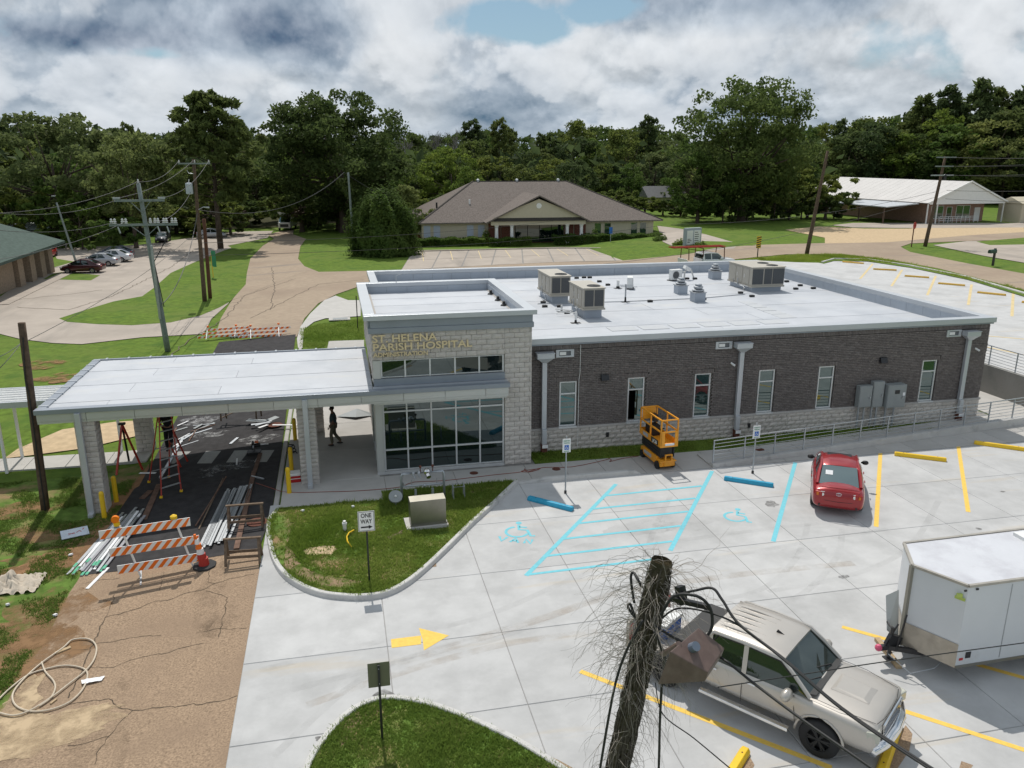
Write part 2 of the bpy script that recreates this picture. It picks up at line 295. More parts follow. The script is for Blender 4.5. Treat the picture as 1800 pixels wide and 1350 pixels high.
    def ribbon(s, pts, wd, dz=.0, m=0, flat=True):
        """flat strip lying on the ground (or at given z) along pts"""
        n = len(pts); L = []
        for i in range(n):
            a = pts[max(i-1, 0)]; b = pts[min(i+1, n-1)]; dx, dy = b[0]-a[0], b[1]-a[1]; l = math.hypot(dx, dy) or 1
            w_ = wd[i] if hasattr(wd, '__len__') else wd; nx, ny = -dy/l*w_/2, dx/l*w_/2; x, y = pts[i][:2]
            z = pts[i][2] if len(pts[i]) > 2 else None
            for sgn in (1, -1):
                X, Y = x+sgn*nx, y+sgn*ny; L.append((X, Y, (zt(X) if z is None else z)+dz))
        return s.add(L, [(2*i+1, 2*i+3, 2*i+2, 2*i) for i in range(n-1)], m)
    def build(s, name, mats, parent=None, world=True, smooth=False, bevel=0, label=None, kind=None, group=None, cat=None, sub=0):
        if not isinstance(mats, (list, tuple)): mats = [mats]
        me = bpy.data.meshes.new(name)
        off = Vector((0,0,0))
        if parent is not None and world:
            q = parent
            while q is not None: off += q.location; q = q.parent
        vs = [(x-off.x, y-off.y, z-off.z) for x, y, z in s.v] if off.length > 0 else s.v
        me.from_pydata(vs, [], s.f)
        for m_ in mats: me.materials.append(m_)
        if len(mats) > 1: me.polygons.foreach_set('material_index', s.m)
        if smooth: me.polygons.foreach_set('use_smooth', [True]*len(me.polygons))
        me.update()
        o = bpy.data.objects.new(name, me); COL.objects.link(o); o.parent = parent
        if bevel:
            b = o.modifiers.new('bevel', 'BEVEL'); b.width = bevel; b.segments = 2; b.limit_method = 'ANGLE'; b.angle_limit = R(40)
        if sub:
            b = o.modifiers.new('sub', 'SUBSURF'); b.levels = sub; b.render_levels = sub
        return tag(o, label, cat, group, kind)
def tag(o, label=None, cat=None, group=None, kind=None):
    if label: o['label'] = label
    if cat: o['category'] = cat
    if group: o['group'] = group
    if kind: o['kind'] = kind
    return o
def thing(name, label, cat, loc=(0,0,0), rz=0, group=None):
    o = bpy.data.objects.new(name, None); o.empty_display_size = .3; COL.objects.link(o); o.location = loc; o.rotation_euler = (0, 0, rz)
    return tag(o, label, cat, group)
KIDS = {}
def dup(o, loc=None, rz=None, label=None, group=None, scale=None, parent=None):
    if not KIDS.get('ready'): pass
    c = o.copy(); COL.objects.link(c)
    if parent is not None: c.parent = parent
    for ch in list(o.children): dup(ch, parent=c)
    if loc is not None: c.location = loc
    if rz is not None: c.rotation_euler = (0, 0, rz)
    if label: c['label'] = label
    if group: c['group'] = group
    if scale is not None: c.scale = scale if hasattr(scale, '__len__') else (scale,)*3
    return c
def share(src, loc, parent, rz=None, scale=None):
    c = src.copy(); COL.objects.link(c); c.parent = parent; c.location = loc
    if rz is not None: c.rotation_euler = (0, 0, rz)
    if scale is not None: c.scale = scale
    return c
def sheet(name, poly, m, dz, kind='structure', parent=None, breaks=(-9, -2, 33, 50), **k):
    """terrain-following sheet from an outline"""
    bm = bmesh.new(); f = bm.faces.new([bm.verts.new((x, y, 0)) for x, y in poly])
    if f.normal.z < 0 or sum(poly[i][0]*poly[(i+1) % len(poly)][1]-poly[(i+1) % len(poly)][0]*poly[i][1] for i in range(len(poly))) < 0: f.normal_flip()
    for b in breaks:
        bmesh.ops.bisect_plane(bm, geom=bm.verts[:]+bm.edges[:]+bm.faces[:], plane_co=(b, 0, 0), plane_no=(1, 0, 0))
    bmesh.ops.triangulate(bm, faces=bm.faces[:])
    for v in bm.verts: v.co.z = zt(v.co.x)+dz
    me = bpy.data.meshes.new(name); bm.to_mesh(me); bm.free(); me.materials.append(m)
    o = bpy.data.objects.new(name, me); COL.objects.link(o); o.parent = parent
    return tag(o, kind=kind, **k) if parent is None else tag(o, **k)
def apply_mods(o):
    dg = bpy.context.evaluated_depsgraph_get(); dg.update()
    me = bpy.data.meshes.new_from_object(o.evaluated_get(dg), preserve_all_data_layers=False, depsgraph=dg)
    o.modifiers.clear(); o.data = me
def smooth_poly(pts, n=4, closed=False):
    out = []; k = len(pts)
    for i in range(k if closed else k-1):
        p0, p1, p2, p3 = (pts[(i+j-1) % k] if closed else pts[min(max(i+j-1, 0), k-1)] for j in range(4))
        for t in range(n):
            t /= n; out.append(tuple(.5*((2*b)+(-a+c)*t+(2*a-5*b+4*c-d)*t*t+(-a+3*b-3*c+d)*t**3) for a, b, c, d in zip(p0, p1, p2, p3)))
    if not closed: out.append(tuple(pts[-1]))
    return out
def wander(pts, amp, seg, rnd):
    out = []
    for a, b in zip(pts, pts[1:]):
        L = math.hypot(b[0]-a[0], b[1]-a[1]); n = max(1, int(L/seg))
        for i in range(n):
            t = i/n; j = amp if i else 0
            out.append((a[0]+(b[0]-a[0])*t+rnd.uniform(-j, j), a[1]+(b[1]-a[1])*t+rnd.uniform(-j, j)))
    out.append(tuple(pts[-1][:2])); return out
def inpoly(x, y, P):
    c = False; n = len(P)
    for i in range(n):
        x1, y1 = P[i][:2]; x2, y2 = P[i-1][:2]
        if (y1 > y) != (y2 > y) and x < (x2-x1)*(y-y1)/(y2-y1)+x1: c = not c
    return c

# ============================================================= ground, roads, kerbs
rnd = random.Random(4)
sheet('terrain', [(-1500, -300), (1500, -300), (1500, 2500), (-1500, 2500)], M['grass'], -.035)
sheet('lawn', [(-13.48, 33.12), (-12.24, 33.09), (-10.94, 33.29), (-9.42, 33.59), (-8.18, 34.24), (-7.67, 31.67), (-8.08, 27.93), (-8.21, 24.1), (-8.2, 23.16), (-8.15, 21.78), (-8.11, 20.64), (-8.23, 19.77), (-8.16, 18.48), (-8.15, 16.01), (-15.62, 17.7), (-28.83, 36.45)], M['grassbrown'], .004)
sheet('concrete_driveway', [(-57.89, 108.91), (-34.96, 63.85), (-24.25, 64.04), (-22.17, 61.84), (-19.55, 59.97), (-17.45, 59.16), (-13.86, 60.62), (-9.74, 60.91), (-9.97, 66.9), (-9.5, 73.4), (-9.35, 83.95), (-9.76, 93.7), (-10.6, 107.2), (-15.29, 124.24), (-10.5, 135.53), (-10.44, 148.19), (-16.15, 148.26), (-19.3, 143.45), (-27.78, 128.52), (-38.34, 125.27), (-36.73, 117.86), (-35.99, 108.54), (-35.73, 96.98)], M['oldconc'], .010)
sheet('grass_verge', [(-21.87, 69.46), (-20.89, 73.06), (-19.6, 77.05), (-17.72, 79.46), (-17.7, 85), (-18.05, 95.47), (-17.01, 104.48), (-14.97, 118.08), (-12.59, 129.53), (-9.61, 135.34), (-10.27, 123.17), (-10.6, 107.2), (-9.76, 93.7), (-9.07, 85.04), (-9.42, 74.86), (-10.01, 71.81), (-11.04, 68.35), (-12.87, 65.88), (-15.56, 65.33), (-18.32, 66.37), (-20.82, 67.82)], M['grass'], .02)
sheet('grass_patch', [(-30.46, 81.87), (-31.7, 89.89), (-31.09, 92.98), (-32.2, 103.42), (-31.58, 108.73), (-34.56, 112.32), (-36.23, 117.1), (-34.54, 103.92), (-33.38, 90.26)], M['grass'], .02)
sheet('grass_patch', [(-30.3, 93.22), (-25.15, 91.29), (-25.23, 95.18), (-30.08, 99), (-30.61, 97.24)], M['grass'], .02)
sheet('tan_road', [(-8.79, 59.66), (-9.26, 66.75), (-9.35, 74.25), (-9.35, 83.95), (-9.76, 93.7), (-10.6, 107.2), (-10.27, 123.17), (-9.32, 133.37), (-10.94, 141.68), (-8.53, 148.62), (-6.91, 147.12), (-6.68, 139.22), (-4.3, 129.32), (-4.8, 118.77), (-4.57, 103.67), (-3.58, 95.78), (-1.9, 89.83), (7.59, 89.2), (16.58, 91.24), (27.21, 92.71), (41.03, 91.09), (49.51, 93.11), (62.49, 93.49), (71.13, 93.9), (88.72, 100.13), (104.53, 106.54), (131.61, 112.29), (109.53, 93.05), (90.64, 92.09), (80.68, 91.86), (72.09, 90.72), (68.14, 87.39), (65.51, 82.26), (64.21, 71.86), (63.78, 64.12), (62.32, 51.45), (54.39, 44.59), (55.76, 55.77), (58.44, 69), (58.3, 76.59), (56.34, 81.88), (51.26, 82.96), (44.65, 83.74), (24.59, 83.7), (3.17, 80.74), (-0.09, 74.38), (-1.65, 69.86), (-2.64, 63.33), (-2.96, 56.77)], M['road'], .014)
sheet('dirt_patch', [(67.12, 112.38), (75.83, 116.97), (80.3, 111.67), (87.21, 110.21), (95.28, 115.14), (109.84, 112.07), (99.71, 101.52), (87.41, 98.62), (70.16, 92.6), (61.36, 93), (65.75, 99.81)], M['sand'], .018)
sheet('concrete_drive', [(73.48, 88.3), (81.42, 91.71), (88.78, 90.14), (102.77, 87.17), (67.49, 56.43), (70.4, 71.01), (70.95, 77.08)], M['oldconc'], .022)
sheet('grass_patch', [(82.03, 90.82), (92.58, 94.11), (110.33, 93.76), (97.43, 82.51), (85.27, 86.49), (80.49, 86.81)], M['grass'], .026)
sheet('side_driveway', [(50.86, 123.37), (52.25, 117.6), (51.93, 107.93), (50.31, 94.64), (47.87, 91.4), (44.73, 91.89), (43.16, 99.55), (43.86, 104.1)], M['oldconc'], .020)
sheet('grass_patch', [(43.17, 98.83), (44.06, 92.54), (46.57, 93.35), (51.41, 92.31), (50.61, 96.76), (48.28, 100.21), (44.03, 101.6)], M['grass'], .024)
sheet('forecourt_paving', [(79.11, 118.56), (85.45, 122.03), (113.68, 116.07), (136.38, 116.45), (127.15, 108.41), (106.24, 108.32), (87.92, 111.12), (79.86, 113.9)], M['oldconc'], .022)
sheet('brown_road', [(-8.22, 25), (-8.21, 24.09), (-8.24, 23.45), (-8.16, 21.8), (-8.1, 20.63), (-8.24, 19.77), (-8.17, 18.49), (-8.14, 17.47), (-8.07, 16.25), (-7.55, 14.88), (-2.9, 13.56), (-2.77, 15.05), (-2.74, 16.15), (-2.81, 16.89), (-2.77, 17.47), (-2.78, 18.78), (-2.79, 20.66), (-2.8, 22.91), (-2.86, 23.64), (-2.92, 24.4), (-7.73, 26.02)], M['chip'], .008)
sheet('sand_patch', [(-14.34, 36.12), (-14.23, 37.23), (-13.7, 38.48), (-13.11, 39.74), (-11.02, 40.42), (-9.41, 40.44), (-8.91, 38.4), (-10.21, 37.49), (-11.33, 36.75), (-13.25, 36.3)], M['sand'], .012)
sheet('bare_soil_patch', [(-8.74, 29.11), (-8.68, 30.9), (-8.24, 32.17), (-8.14, 34.02), (-7.67, 31.67), (-8.08, 27.93), (-8.3, 25.29), (-8.62, 24.66)], M['soil'], .006)
sheet('bare_soil_patch', [(-10.73, 25.23), (-9.98, 25.93), (-9.01, 26.64), (-8.15, 26.35), (-8.17, 25.44), (-9.44, 25.25), (-10.54, 24.69)], M['soil'], .007)
asph = sheet('asphalt_road', [(-8.25, 57.6), (-8.0, 31.5), (-8.13, 31.26), (-8.22, 28.92), (-8.28, 25.87), (-8.24, 24.46), (-6.4, 24.29), (-2.93, 24.43), (-2.72, 27.1), (-2.72, 33), (-3.07, 57.6)], M['asphalt'], .018)
# plaster dust swept over the asphalt
def blotch(c, rx, ry, seed, n=26):
    q = random.Random(seed); ph = [q.uniform(0, 6.28) for _ in range(4)]
    return [(c[0]+rx*math.cos(a)*(1+.22*math.sin(3*a+ph[0])+.15*math.sin(5*a+ph[1])+q.uniform(-.16, .16)), c[1]+ry*math.sin(a)*(1+.2*math.sin(2*a+ph[2])+.15*math.sin(7*a+ph[3]))) for a in [2*PI*i/n for i in range(n)]]
dm = bpy.data.materials.new('thin_dust'); dm.use_nodes = True; _n = dm.node_tree; _n.nodes.clear()
_o = N(_n, 'ShaderNodeOutputMaterial'); _d = N(_n, 'ShaderNodeBsdfDiffuse'); _d.inputs[0].default_value = (.42, .42, .42, 1); _t = N(_n, 'ShaderNodeBsdfTransparent'); _ms = N(_n, 'ShaderNodeMixShader')
_g = N(_n, 'ShaderNodeNewGeometry'); _z = N(_n, 'ShaderNodeTexNoise', i_Scale=2.6, i_Detail=9., i_Roughness=.75); _n.links.new(_g.outputs['Position'], _z.inputs[0])
_n.links.new(ramp(_n, _z.outputs[0], [(.46, 0.), (.66, .85)]), _ms.inputs[0]); _n.links.new(_t.outputs[0], _ms.inputs[1]); _n.links.new(_d.outputs[0], _ms.inputs[2]); _n.links.new(_ms.outputs[0], _o.inputs[0])
for i, (c, rx, ry) in enumerate([((-6.27, 36.96), .9, .45), ((-3.81, 35.45), .9, .5), ((-4.79, 32.32), 1.3, .55), ((-5.38, 31.73), .5, .3), ((-6.92, 39.33), .9, .8)]):
    sheet('plaster_dust', blotch(c, rx, ry, i), dm, .026, kind='stuff')
for pl in ([(-7.06, 33.58), (-6.59, 34.86), (-7.16, 35.07), (-7.32, 33.68)], [(-6.11, 33.23), (-5.51, 33.02), (-5.3, 34.44), (-5.95, 34.66)], [(-4.91, 32.9), (-4.34, 32.71), (-4.09, 34.08), (-4.73, 34.26)], [(-3.77, 32.5), (-3.25, 32.34), (-3.03, 33.68), (-3.57, 33.85)]):
    sheet('crosswalk_bar', pl, mat('worn_white_line', (.34, .34, .33), .8, var=.12, scale=8), .024, label='worn white crosswalk bar across the new asphalt')
def thin(name, col, lo, hi, mx, sc=2.6, stretch=(1, 1, 1)):
    m = bpy.data.materials.new(name); m.use_nodes = True; n = m.node_tree; n.nodes.clear()
    o = N(n, 'ShaderNodeOutputMaterial'); d = N(n, 'ShaderNodeBsdfDiffuse'); d.inputs[0].default_value = (*col, 1); t = N(n, 'ShaderNodeBsdfTransparent'); ms = N(n, 'ShaderNodeMixShader')
    g = N(n, 'ShaderNodeNewGeometry'); mp_ = N(n, 'ShaderNodeMapping'); n.links.new(g.outputs['Position'], mp_.inputs[0]); mp_.inputs['Scale'].default_value = stretch
    z = N(n, 'ShaderNodeTexNoise', i_Scale=sc, i_Detail=9., i_Roughness=.7); n.links.new(mp_.outputs[0], z.inputs[0])
    n.links.new(ramp(n, z.outputs[0], [(lo, 0.), (hi, mx)]), ms.inputs[0]); n.links.new(t.outputs[0], ms.inputs[1]); n.links.new(d.outputs[0], ms.inputs[2]); n.links.new(ms.outputs[0], o.inputs[0]); return m
tsand = thin('washed_sand', (.52, .40, .26), .36, .60, .95, 1.6)
q8 = random.Random(31)
for k, (px_, py_, rx, ry) in enumerate(((1, 1, 1.6, .5),)):
    pass
for k, (c, rx, ry) in enumerate((((-7.25, 16.84), 1.5, .55), ((-6.79, 17.02), 1.2, .45), ((-6.39, 17.33), 1.0, .3), ((-7.53, 16.62), 1.4, .6), ((-7.82, 18.39), .35, .8), ((-6.15, 17.43), .6, .18), ((-7.78, 17.37), .8, .5))):
    sheet('washed_sand', blotch(c, rx, ry, 40+k, 40), tsand, .014+.0012*k, kind='stuff')
tdirt = thin('thin_dirt', (.12, .09, .065), .48, .72, .26, 1.2)
for k in range(9): sheet('road_dirt', blotch((q8.uniform(-8.6, -3.2), q8.uniform(11, 22)), q8.uniform(.4, 1.1), q8.uniform(.6, 2.2), 60+k, 30), tdirt, .0105+.0002*k, kind='stuff')
tsoil = thin('thin_soil', (.27, .165, .09), .40, .60, .9, 1.5)
for k, pl in enumerate(([(-8.78, 22.56), (-8.6, 23.29), (-8.25, 22.8), (-8.22, 21.8), (-8.48, 21.18)], [(-8.56, 20.17), (-8.38, 20.93), (-8.09, 20.53), (-8.31, 19.8), (-8.47, 19.19)], [(-16.69, 50.54), (-15.71, 51), (-15.52, 49.01), (-16.15, 48.89)], [(-19.15, 55.05), (-17.92, 53.58), (-17.93, 52.16)])):
    cx_, cy_ = sum(p[0] for p in pl)/len(pl), sum(p[1] for p in pl)/len(pl); sheet('bare_soil', blotch((cx_, cy_), 1.3, 1.3, 200+k, 30), tsoil, .009+.0006*k, kind='stuff')
for k, (c, rx, ry) in enumerate((((-10.01, 25), 2.2, .7), ((-9.09, 25.74), 2.0, .6), ((-10.61, 27.92), 1.6, .8), ((-8.95, 21.33), 1.2, 1.0), ((-12.05, 30.11), 1.6, .9), ((-8.65, 26.6), 1.2, .6))):
    sheet('bare_soil', blotch(c, rx, ry, 220+k, 30), tsoil, .0125+.0005*k, kind='stuff')
# tyre tracks and drips on the new slabs
ttyre = thin('tyre_mark', (.17, .165, .155), .42, .74, .15, 1.3); trust = thin('clay_track', (.40, .29, .18), .42, .72, .26, 1.0); tdrip = thin('oil_drip', (.08, .075, .07), .35, .6, .6, 3.)
for k, (pts, m_, wd) in enumerate((([(-2.4, 17.81), (1.02, 18.51), (3.53, 19.06), (6.17, 20.37), (9.45, 21.87), (13.65, 22.22), (16.85, 22.19)], 0, .22), ([(-2.38, 16.72), (0.93, 17.4), (3.62, 17.94), (6.29, 19.06), (9.4, 20.37), (13.56, 20.98), (17.57, 21.36)], 0, .22), ([(0.93, 17.4), (3.19, 18.04), (5.02, 18.6), (7.59, 19.4), (11.25, 19.61), (15.01, 19.51)], 1, .30), ([(-1.87, 14.71), (0.09, 17.01), (2.43, 17.94), (4.02, 18.39)], 0, .2), ([(-1.22, 16.23), (0.21, 16.76), (2.05, 17.28), (3.86, 17.63), (6.16, 17.66)], 1, .25), ([(11.61, 25.56), (9.92, 23.03), (8.55, 20.55)], 0, .2), ([(15.2, 22.32), (13.5, 20.21), (11.26, 18.61), (8.93, 18.49)], 0, .2), ([(16.08, 21.69), (14.71, 19.95), (12.21, 18.08), (9.33, 17.52)], 0, .2), ([(20.91, 23.02), (17.48, 20.13), (14.58, 18.89), (11.58, 18.54)], 0, .2))):
    p = smooth_poly(pts, 6); B().ribbon([(x, y, .0022+.0002*k) for x, y in p], wd).build('tyre_track', (ttyre, trust)[m_], kind='structure')
for k in range(9): 
    x, y = q8.uniform(-2, 24), q8.uniform(9, 27); r_ = q8.uniform(.04, .25); sheet('oil_drip', blotch((x, y), r_, r_*q8.uniform(.5, 1.2), 80+k, 14), tdrip, .0042, kind='structure')
for k in range(5): 
    x, y = q8.uniform(-2, 24), q8.uniform(9, 27); sheet('water_stain', blotch((x, y), q8.uniform(.8, 2.2), q8.uniform(.4, 1.2), 120+k, 30), ttyre, .0046+.0001*k, kind='structure')
cr = random.Random(9)
for pts, wd in [([(-6.82, 21.61), (-6.1, 21.8), (-5.57, 22.1), (-5.26, 22.04), (-4.7, 22.31), (-4.35, 22.33), (-4.04, 22.6), (-3.52, 22.76), (-2.93, 22.81)], .022), ([(-6.82, 21.61), (-6.82, 21.06), (-6.78, 20.44), (-6.79, 19.6), (-6.75, 18.99), (-6.76, 18.07)], .028),
    ([(-6.87, 22.87), (-6.81, 22.54), (-6.82, 21.61)], .015), ([(-4.25, 22.25), (-3.77, 21.87), (-3.57, 21.63), (-3.56, 20.67), (-3.55, 19.59)], .02), ([(-2.88, 19.86), (-3.42, 19.99), (-3.63, 20.06), (-4.18, 20.01)], .014),
    ([(-6.75, 20.32), (-6.35, 20.27), (-5.86, 20.34), (-5.08, 20.17)], .013), ([(-6.62, 19.24), (-5.99, 19.05), (-5.66, 19.25), (-5.37, 19.3), (-4.76, 19.29), (-4.4, 19.42), (-3.91, 19.48)], .018),
    ([(-6.66, 17.81), (-6.24, 17.8), (-5.78, 17.75), (-5.48, 17.34), (-5.06, 17.12), (-4.54, 17.06), (-3.94, 16.97), (-3.2, 16.89), (-2.82, 16.98)], .02), ([(-5.13, 17.13), (-5.32, 16.8), (-5.45, 16.37), (-5.53, 16.04), (-5.58, 15.86), (-5.52, 15.51)], .014),
    ([(-6.26, 16.3), (-5.85, 16.28), (-5.45, 16.37)], .013), ([(-5.68, 23.85), (-5.59, 22.68)], .012), ([(-4.29, 23.5), (-4.26, 22.76), (-4.04, 22.6)], .014), ([(-8.1, 23.87), (-7.59, 23.94), (-6.95, 23.88)], .015), ([(-7.29, 20.2), (-6.85, 20.1)], .015)]:
    p = wander(pts, .035, .11, cr); B().ribbon(p, [wd*cr.uniform(.4, 1.5) for _ in p], .0135).build('road_crack', mat('crack_dark', (.095, .075, .055), .95, var=.2), kind='structure')
for pts in ([(-10.85, 54.35), (-10.47, 58.56), (-8.95, 66.66), (-8.46, 77.59), (-4.16, 86.01)], [(-6.88, 65.57), (-4.6, 72.28), (-1.79, 80.67), (2.69, 82.81)], [(-27, 75.75), (-22.3, 73.37), (-20.38, 80.35), (-18.94, 100.58), (-19.2, 118.98)], [(-29.53, 79.19), (-25.54, 81.46), (-22.29, 84.17)], [(-5.56, 68.62), (-6.04, 81.33), (-7.3, 97.3)]):
    p = wander(pts, .15, .6, cr); B().ribbon(p, .07, .024).build('road_crack', mat('far_crack', (.14, .115, .09), .95), kind='structure')

# new concrete car park: saw-cut slabs, each its own piece
lot = tag(bpy.data.objects.new('parking_lot', None), kind='structure'); COL.objects.link(lot)
B().box(-2.8, 48, 3, 27.72, -.30, -.018).build('joint_bed', M['joint'], lot)
xs = [-2.8, .72, 3.7, 6.35, 9.05, 11.7, 14.2, 17.0, 19.8, 22.5, 25.3, 28.2, 31.2, 34.5, 38, 42, 48]; ys = [3, 6.2, 9.2, 12.2, 15.2, 18.15, 21.3, 24.6, 27.72]
def slab(x0, x1, y0, y1, z0, z1, parent, name, m, gap=.006, ragged=False):
    b = B(); c = .012
    P = [(x0+gap, y0+gap), (x1-gap, y0+gap), (x1-gap, y1-gap), (x0+gap, y1-gap)]
    b.v = [(x, y, z0) for x, y in P]+[(x, y, z1-c) for x, y in P]+[(x+(c if i in (0, 3) else -c), y+(c if i < 2 else -c), z1) for i, (x, y) in enumerate(P)]
    b.f = [(8, 9, 10, 11)]+[(i, (i+1) % 4, 4+(i+1) % 4, 4+i) for i in range(4)]+[(4+i, 4+(i+1) % 4, 8+(i+1) % 4, 8+i) for i in range(4)]; b.m = [0]*9
    return b.build(name, m, parent)
for i in range(len(xs)-1):
    for j in range(len(ys)-1):
        sk = .0
        slab(xs[i], xs[i+1], ys[j], ys[j+1], -.12, rnd.uniform(-.001, .001), lot, 'concrete_slab', M['concrete'])
# sidewalks and plaza
plz = tag(bpy.data.objects.new('plaza', None), kind='structure'); COL.objects.link(plz)
B().box(-2.45, 30.5, 27.2, 40, -.3, -.012).build('joint_bed', M['joint'], plz)
for x0, x1, y0, y1 in [(-2.45, 1.35, 27.2, 29.6), (1.35, 4.05, 27.95, 29.6), (4.05, 6.95, 27.95, 29.6), (-2.45, 1.2, 29.6, 33), (-2.45, 1.2, 33, 36.6), (-2.45, 1.2, 36.6, 40)]:
    slab(x0, x1, y0, y1, -.2, .012, plz, 'paving_slab', M['walk'])
sw = tag(bpy.data.objects.new('sidewalk', None), kind='structure'); COL.objects.link(sw)
x = 6.95
while x < 33.5:
    slab(x, x+1.52, 27.74, 29.62, -.2, .012, sw, 'paving_slab', M['walk']); x += 1.52
for i in range(5): slab(30.6, 33.25, 29.7+i*2.6, 29.7+(i+1)*2.6, -.1, .012, sw, 'paving_slab', M['walk'])
lw = tag(bpy.data.objects.new('garden_path', None), kind='structure'); COL.objects.link(lw)
for k in range(9):
    a0, a1 = -8.3-k*1.6, -8.3-(k+1)*1.6
    yy = lambda x: 35.1 + (x+8.3)*-.03
    b = B(); P = [(a0-.01, yy(a0)-.75), (a0-.01, yy(a0)+.75), (a1+.01, yy(a1)+.75), (a1+.01, yy(a1)-.75)]
    b.prism(P, lambda x, y: zt(x)-.1, lambda x, y: zt(x)+.03).build('paving_slab', M['walk'], lw)
sheet('concrete_apron', [(-2.93, 56.01), (-2.75, 53.12), (-2.45, 52.98), (-2.56, 58.92), (-1.88, 61.6), (-1.05, 62.79), (1.65, 63.15), (1.91, 70.55), (0.85, 70.78), (-0.2, 73.45), (-1.18, 71.21), (-2.25, 65.04), (-2.84, 60.1)], M['walk'], .024)
sheet('concrete_path', [(-0.78, 54.57), (1.57, 54.42), (1.46, 51.68), (-0.88, 52.19)], M['walk'], .022)
# kerbs
def kerb(pts, wd=.16, h=.15, name='kerb', closed=False, m=None, base=zt, rampends=False):
    b = B(); n = len(pts); vs = []
    for i in range(n):
        a = pts[(i-1) % n if closed else max(i-1, 0)]; c = pts[(i+1) % n if closed else min(i+1, n-1)]; dx, dy = c[0]-a[0], c[1]-a[1]; l = math.hypot(dx, dy) or 1
        nx, ny = -dy/l, dx/l; x, y = pts[i][:2]; z = base(x); hh = h
        if rampends and (i == 0 or i == n-1): hh = .02
        for o, q in ((-wd/2-.02, -.1), (-wd/2+.015, hh-.02), (-wd/2+.035, hh), (wd/2-.02, hh), (wd/2, hh-.02), (wd/2, -.1)):
            vs.append((x+nx*o, y+ny*o, z+q))
    fs = [(i*6+j, ((i+1) % n)*6+j, ((i+1) % n)*6+j+1, i*6+j+1) for i in range(n if closed else n-1) for j in range(5)]
    if not closed: fs += [tuple(range(6)), tuple((n-1)*6+j for j in range(6))[::-1]]
    b.add(vs, fs); return b.build(name, m or M['kerb'], smooth=False, kind='structure')
isl = smooth_poly([(-2.65, 27.56), (-2.73, 26.09), (-2.64, 24.98), (-2.4, 23.52), (-2.04, 22.43), (-1.51, 21.58), (-0.95, 21.04), (-0.4, 20.76), (0.23, 20.59), (0.87, 20.67), (1.48, 21.12), (2.15, 21.94), (3.02, 23.19), (4.01, 24.67), (5.03, 26.06), (6.26, 27.82)], 5)
isl = [(-2.52, 27.25)]+isl[4:]
kerb(isl)
il_poly = isl+[(6.3, 27.9), (1.2, 27.9), (1.2, 27.16)]
b = B(); b.prism(il_poly, -.1, .095).build('island_soil', M['grassbrown'], kind='structure')
isl2 = smooth_poly([(-1.25, 13.47), (-1.11, 14.3), (-0.77, 14.99), (-0.34, 15.6), (0.24, 15.95), (0.81, 15.91), (1.55, 15.51), (2.35, 14.83), (3.08, 14.07), (3.64, 13.34), (4.06, 12.69), (4.4, 11.95)], 5)
kerb(isl2)
B().prism(isl2, -.1, .095).build('island_soil', M['grassbrown'], kind='structure')
sheet('bare_soil_patch', [(-2.53, 26.91), (-2.15, 26.78), (-1.96, 25.95), (-1.99, 24.31), (-1.54, 22.74), (-0.93, 22.03), (-0.29, 21.7), (0.24, 21.4), (-0.3, 21.16), (-1.01, 21.49), (-1.71, 22.2), (-2.26, 23.13), (-2.49, 24.48), (-2.58, 25.91)], mat('dry_soil', (.27, .19, .12), .95, var=.25, scale=5, bump=.4, dark=((.10, .13, .03), 2.2, .45, .6)), .10)
sheet('bare_soil_patch', [(-1.53, 23.77), (-1.34, 23.89), (-0.95, 23.95), (-0.55, 23.89), (-0.46, 23.65), (-0.65, 23.32), (-1.13, 23.37), (-1.42, 23.43)], M['sand'], .101)
sheet('bare_soil_patch', [(-0.59, 14.95), (-0.34, 15.41), (0.04, 15.72), (0.42, 15.79), (0.33, 15.54), (-0.08, 15.12), (-0.48, 14.58)], MATS['dry_soil'], .10)
sheet('gravel_spill', [(3.21, 13.99), (3.5, 13.75), (3.94, 13.31), (4.16, 13.04), (3.99, 12.88), (3.64, 13.34), (3.31, 13.72)], mat('gravel_spill', (.33, .25, .17), .95, var=.4, scale=25, bump=.6), .006)
for pl in ([(11.31, 12.51), (11.64, 12.75), (11.6, 12.48), (11.18, 12.04), (10.62, 11.66), (10.29, 11.54)], [(7.82, 12.6), (7.8, 12.36), (7.57, 12.13), (7.24, 11.92), (7.33, 12.19)], [(12.03, 11.55), (12.18, 11.4), (11.89, 11.22), (11.82, 11.37)]):
    sheet('soil_stain', pl, M['chip'], .0052)
sheet('soil_stain', [(2.3, 22.16), (2.48, 22.27), (2.46, 22.02), (2.26, 22.02)], M['chip'], .005)
kerb([(-2.6, 27.0), (-2.6, 30), (-2.6, 36), (-2.6, 57)], .2, .02, 'kerb', m=M['walk'])
kerb([(6.2, 27.85), (7.4, 27.8), (9.4, 27.8), (11.0, 27.78), (11.25, 27.76)], .2, .17, rampends=True)
# ramp with its upstand and second kerb along the brick wall
b = B(); b.prism([(14.3, 27.66), (36, 30.2), (36, 30.5), (14.3, 27.96)], -.1, lambda x, y: .17+.012*(x-14.3)).build('ramp_kerb', M['kerb'], kind='structure')
for k in range(15):
    f = lambda t: 27.66+(t-14.3)*.117
    a0, a1 = 14.3+k*1.5, 14.3+(k+1)*1.5-.02
    B().prism([(a0, f(a0)+.305), (a1, f(a1)+.305), (a1, min(f(a1)+1.5, 31)), (a0, min(f(a0)+1.5, 31))], -.05, lambda x, y: .06+.004*(x-14.3)).build('ramp_slab', M['walk'], sw)
# grass strip under the brick wall
B().prism([(7.45, 29.62), (30.5, 29.62), (30.5, 30.85), (7.45, 30.85)], -.05, .035).build('grass_strip_soil', M['grass'], kind='structure')
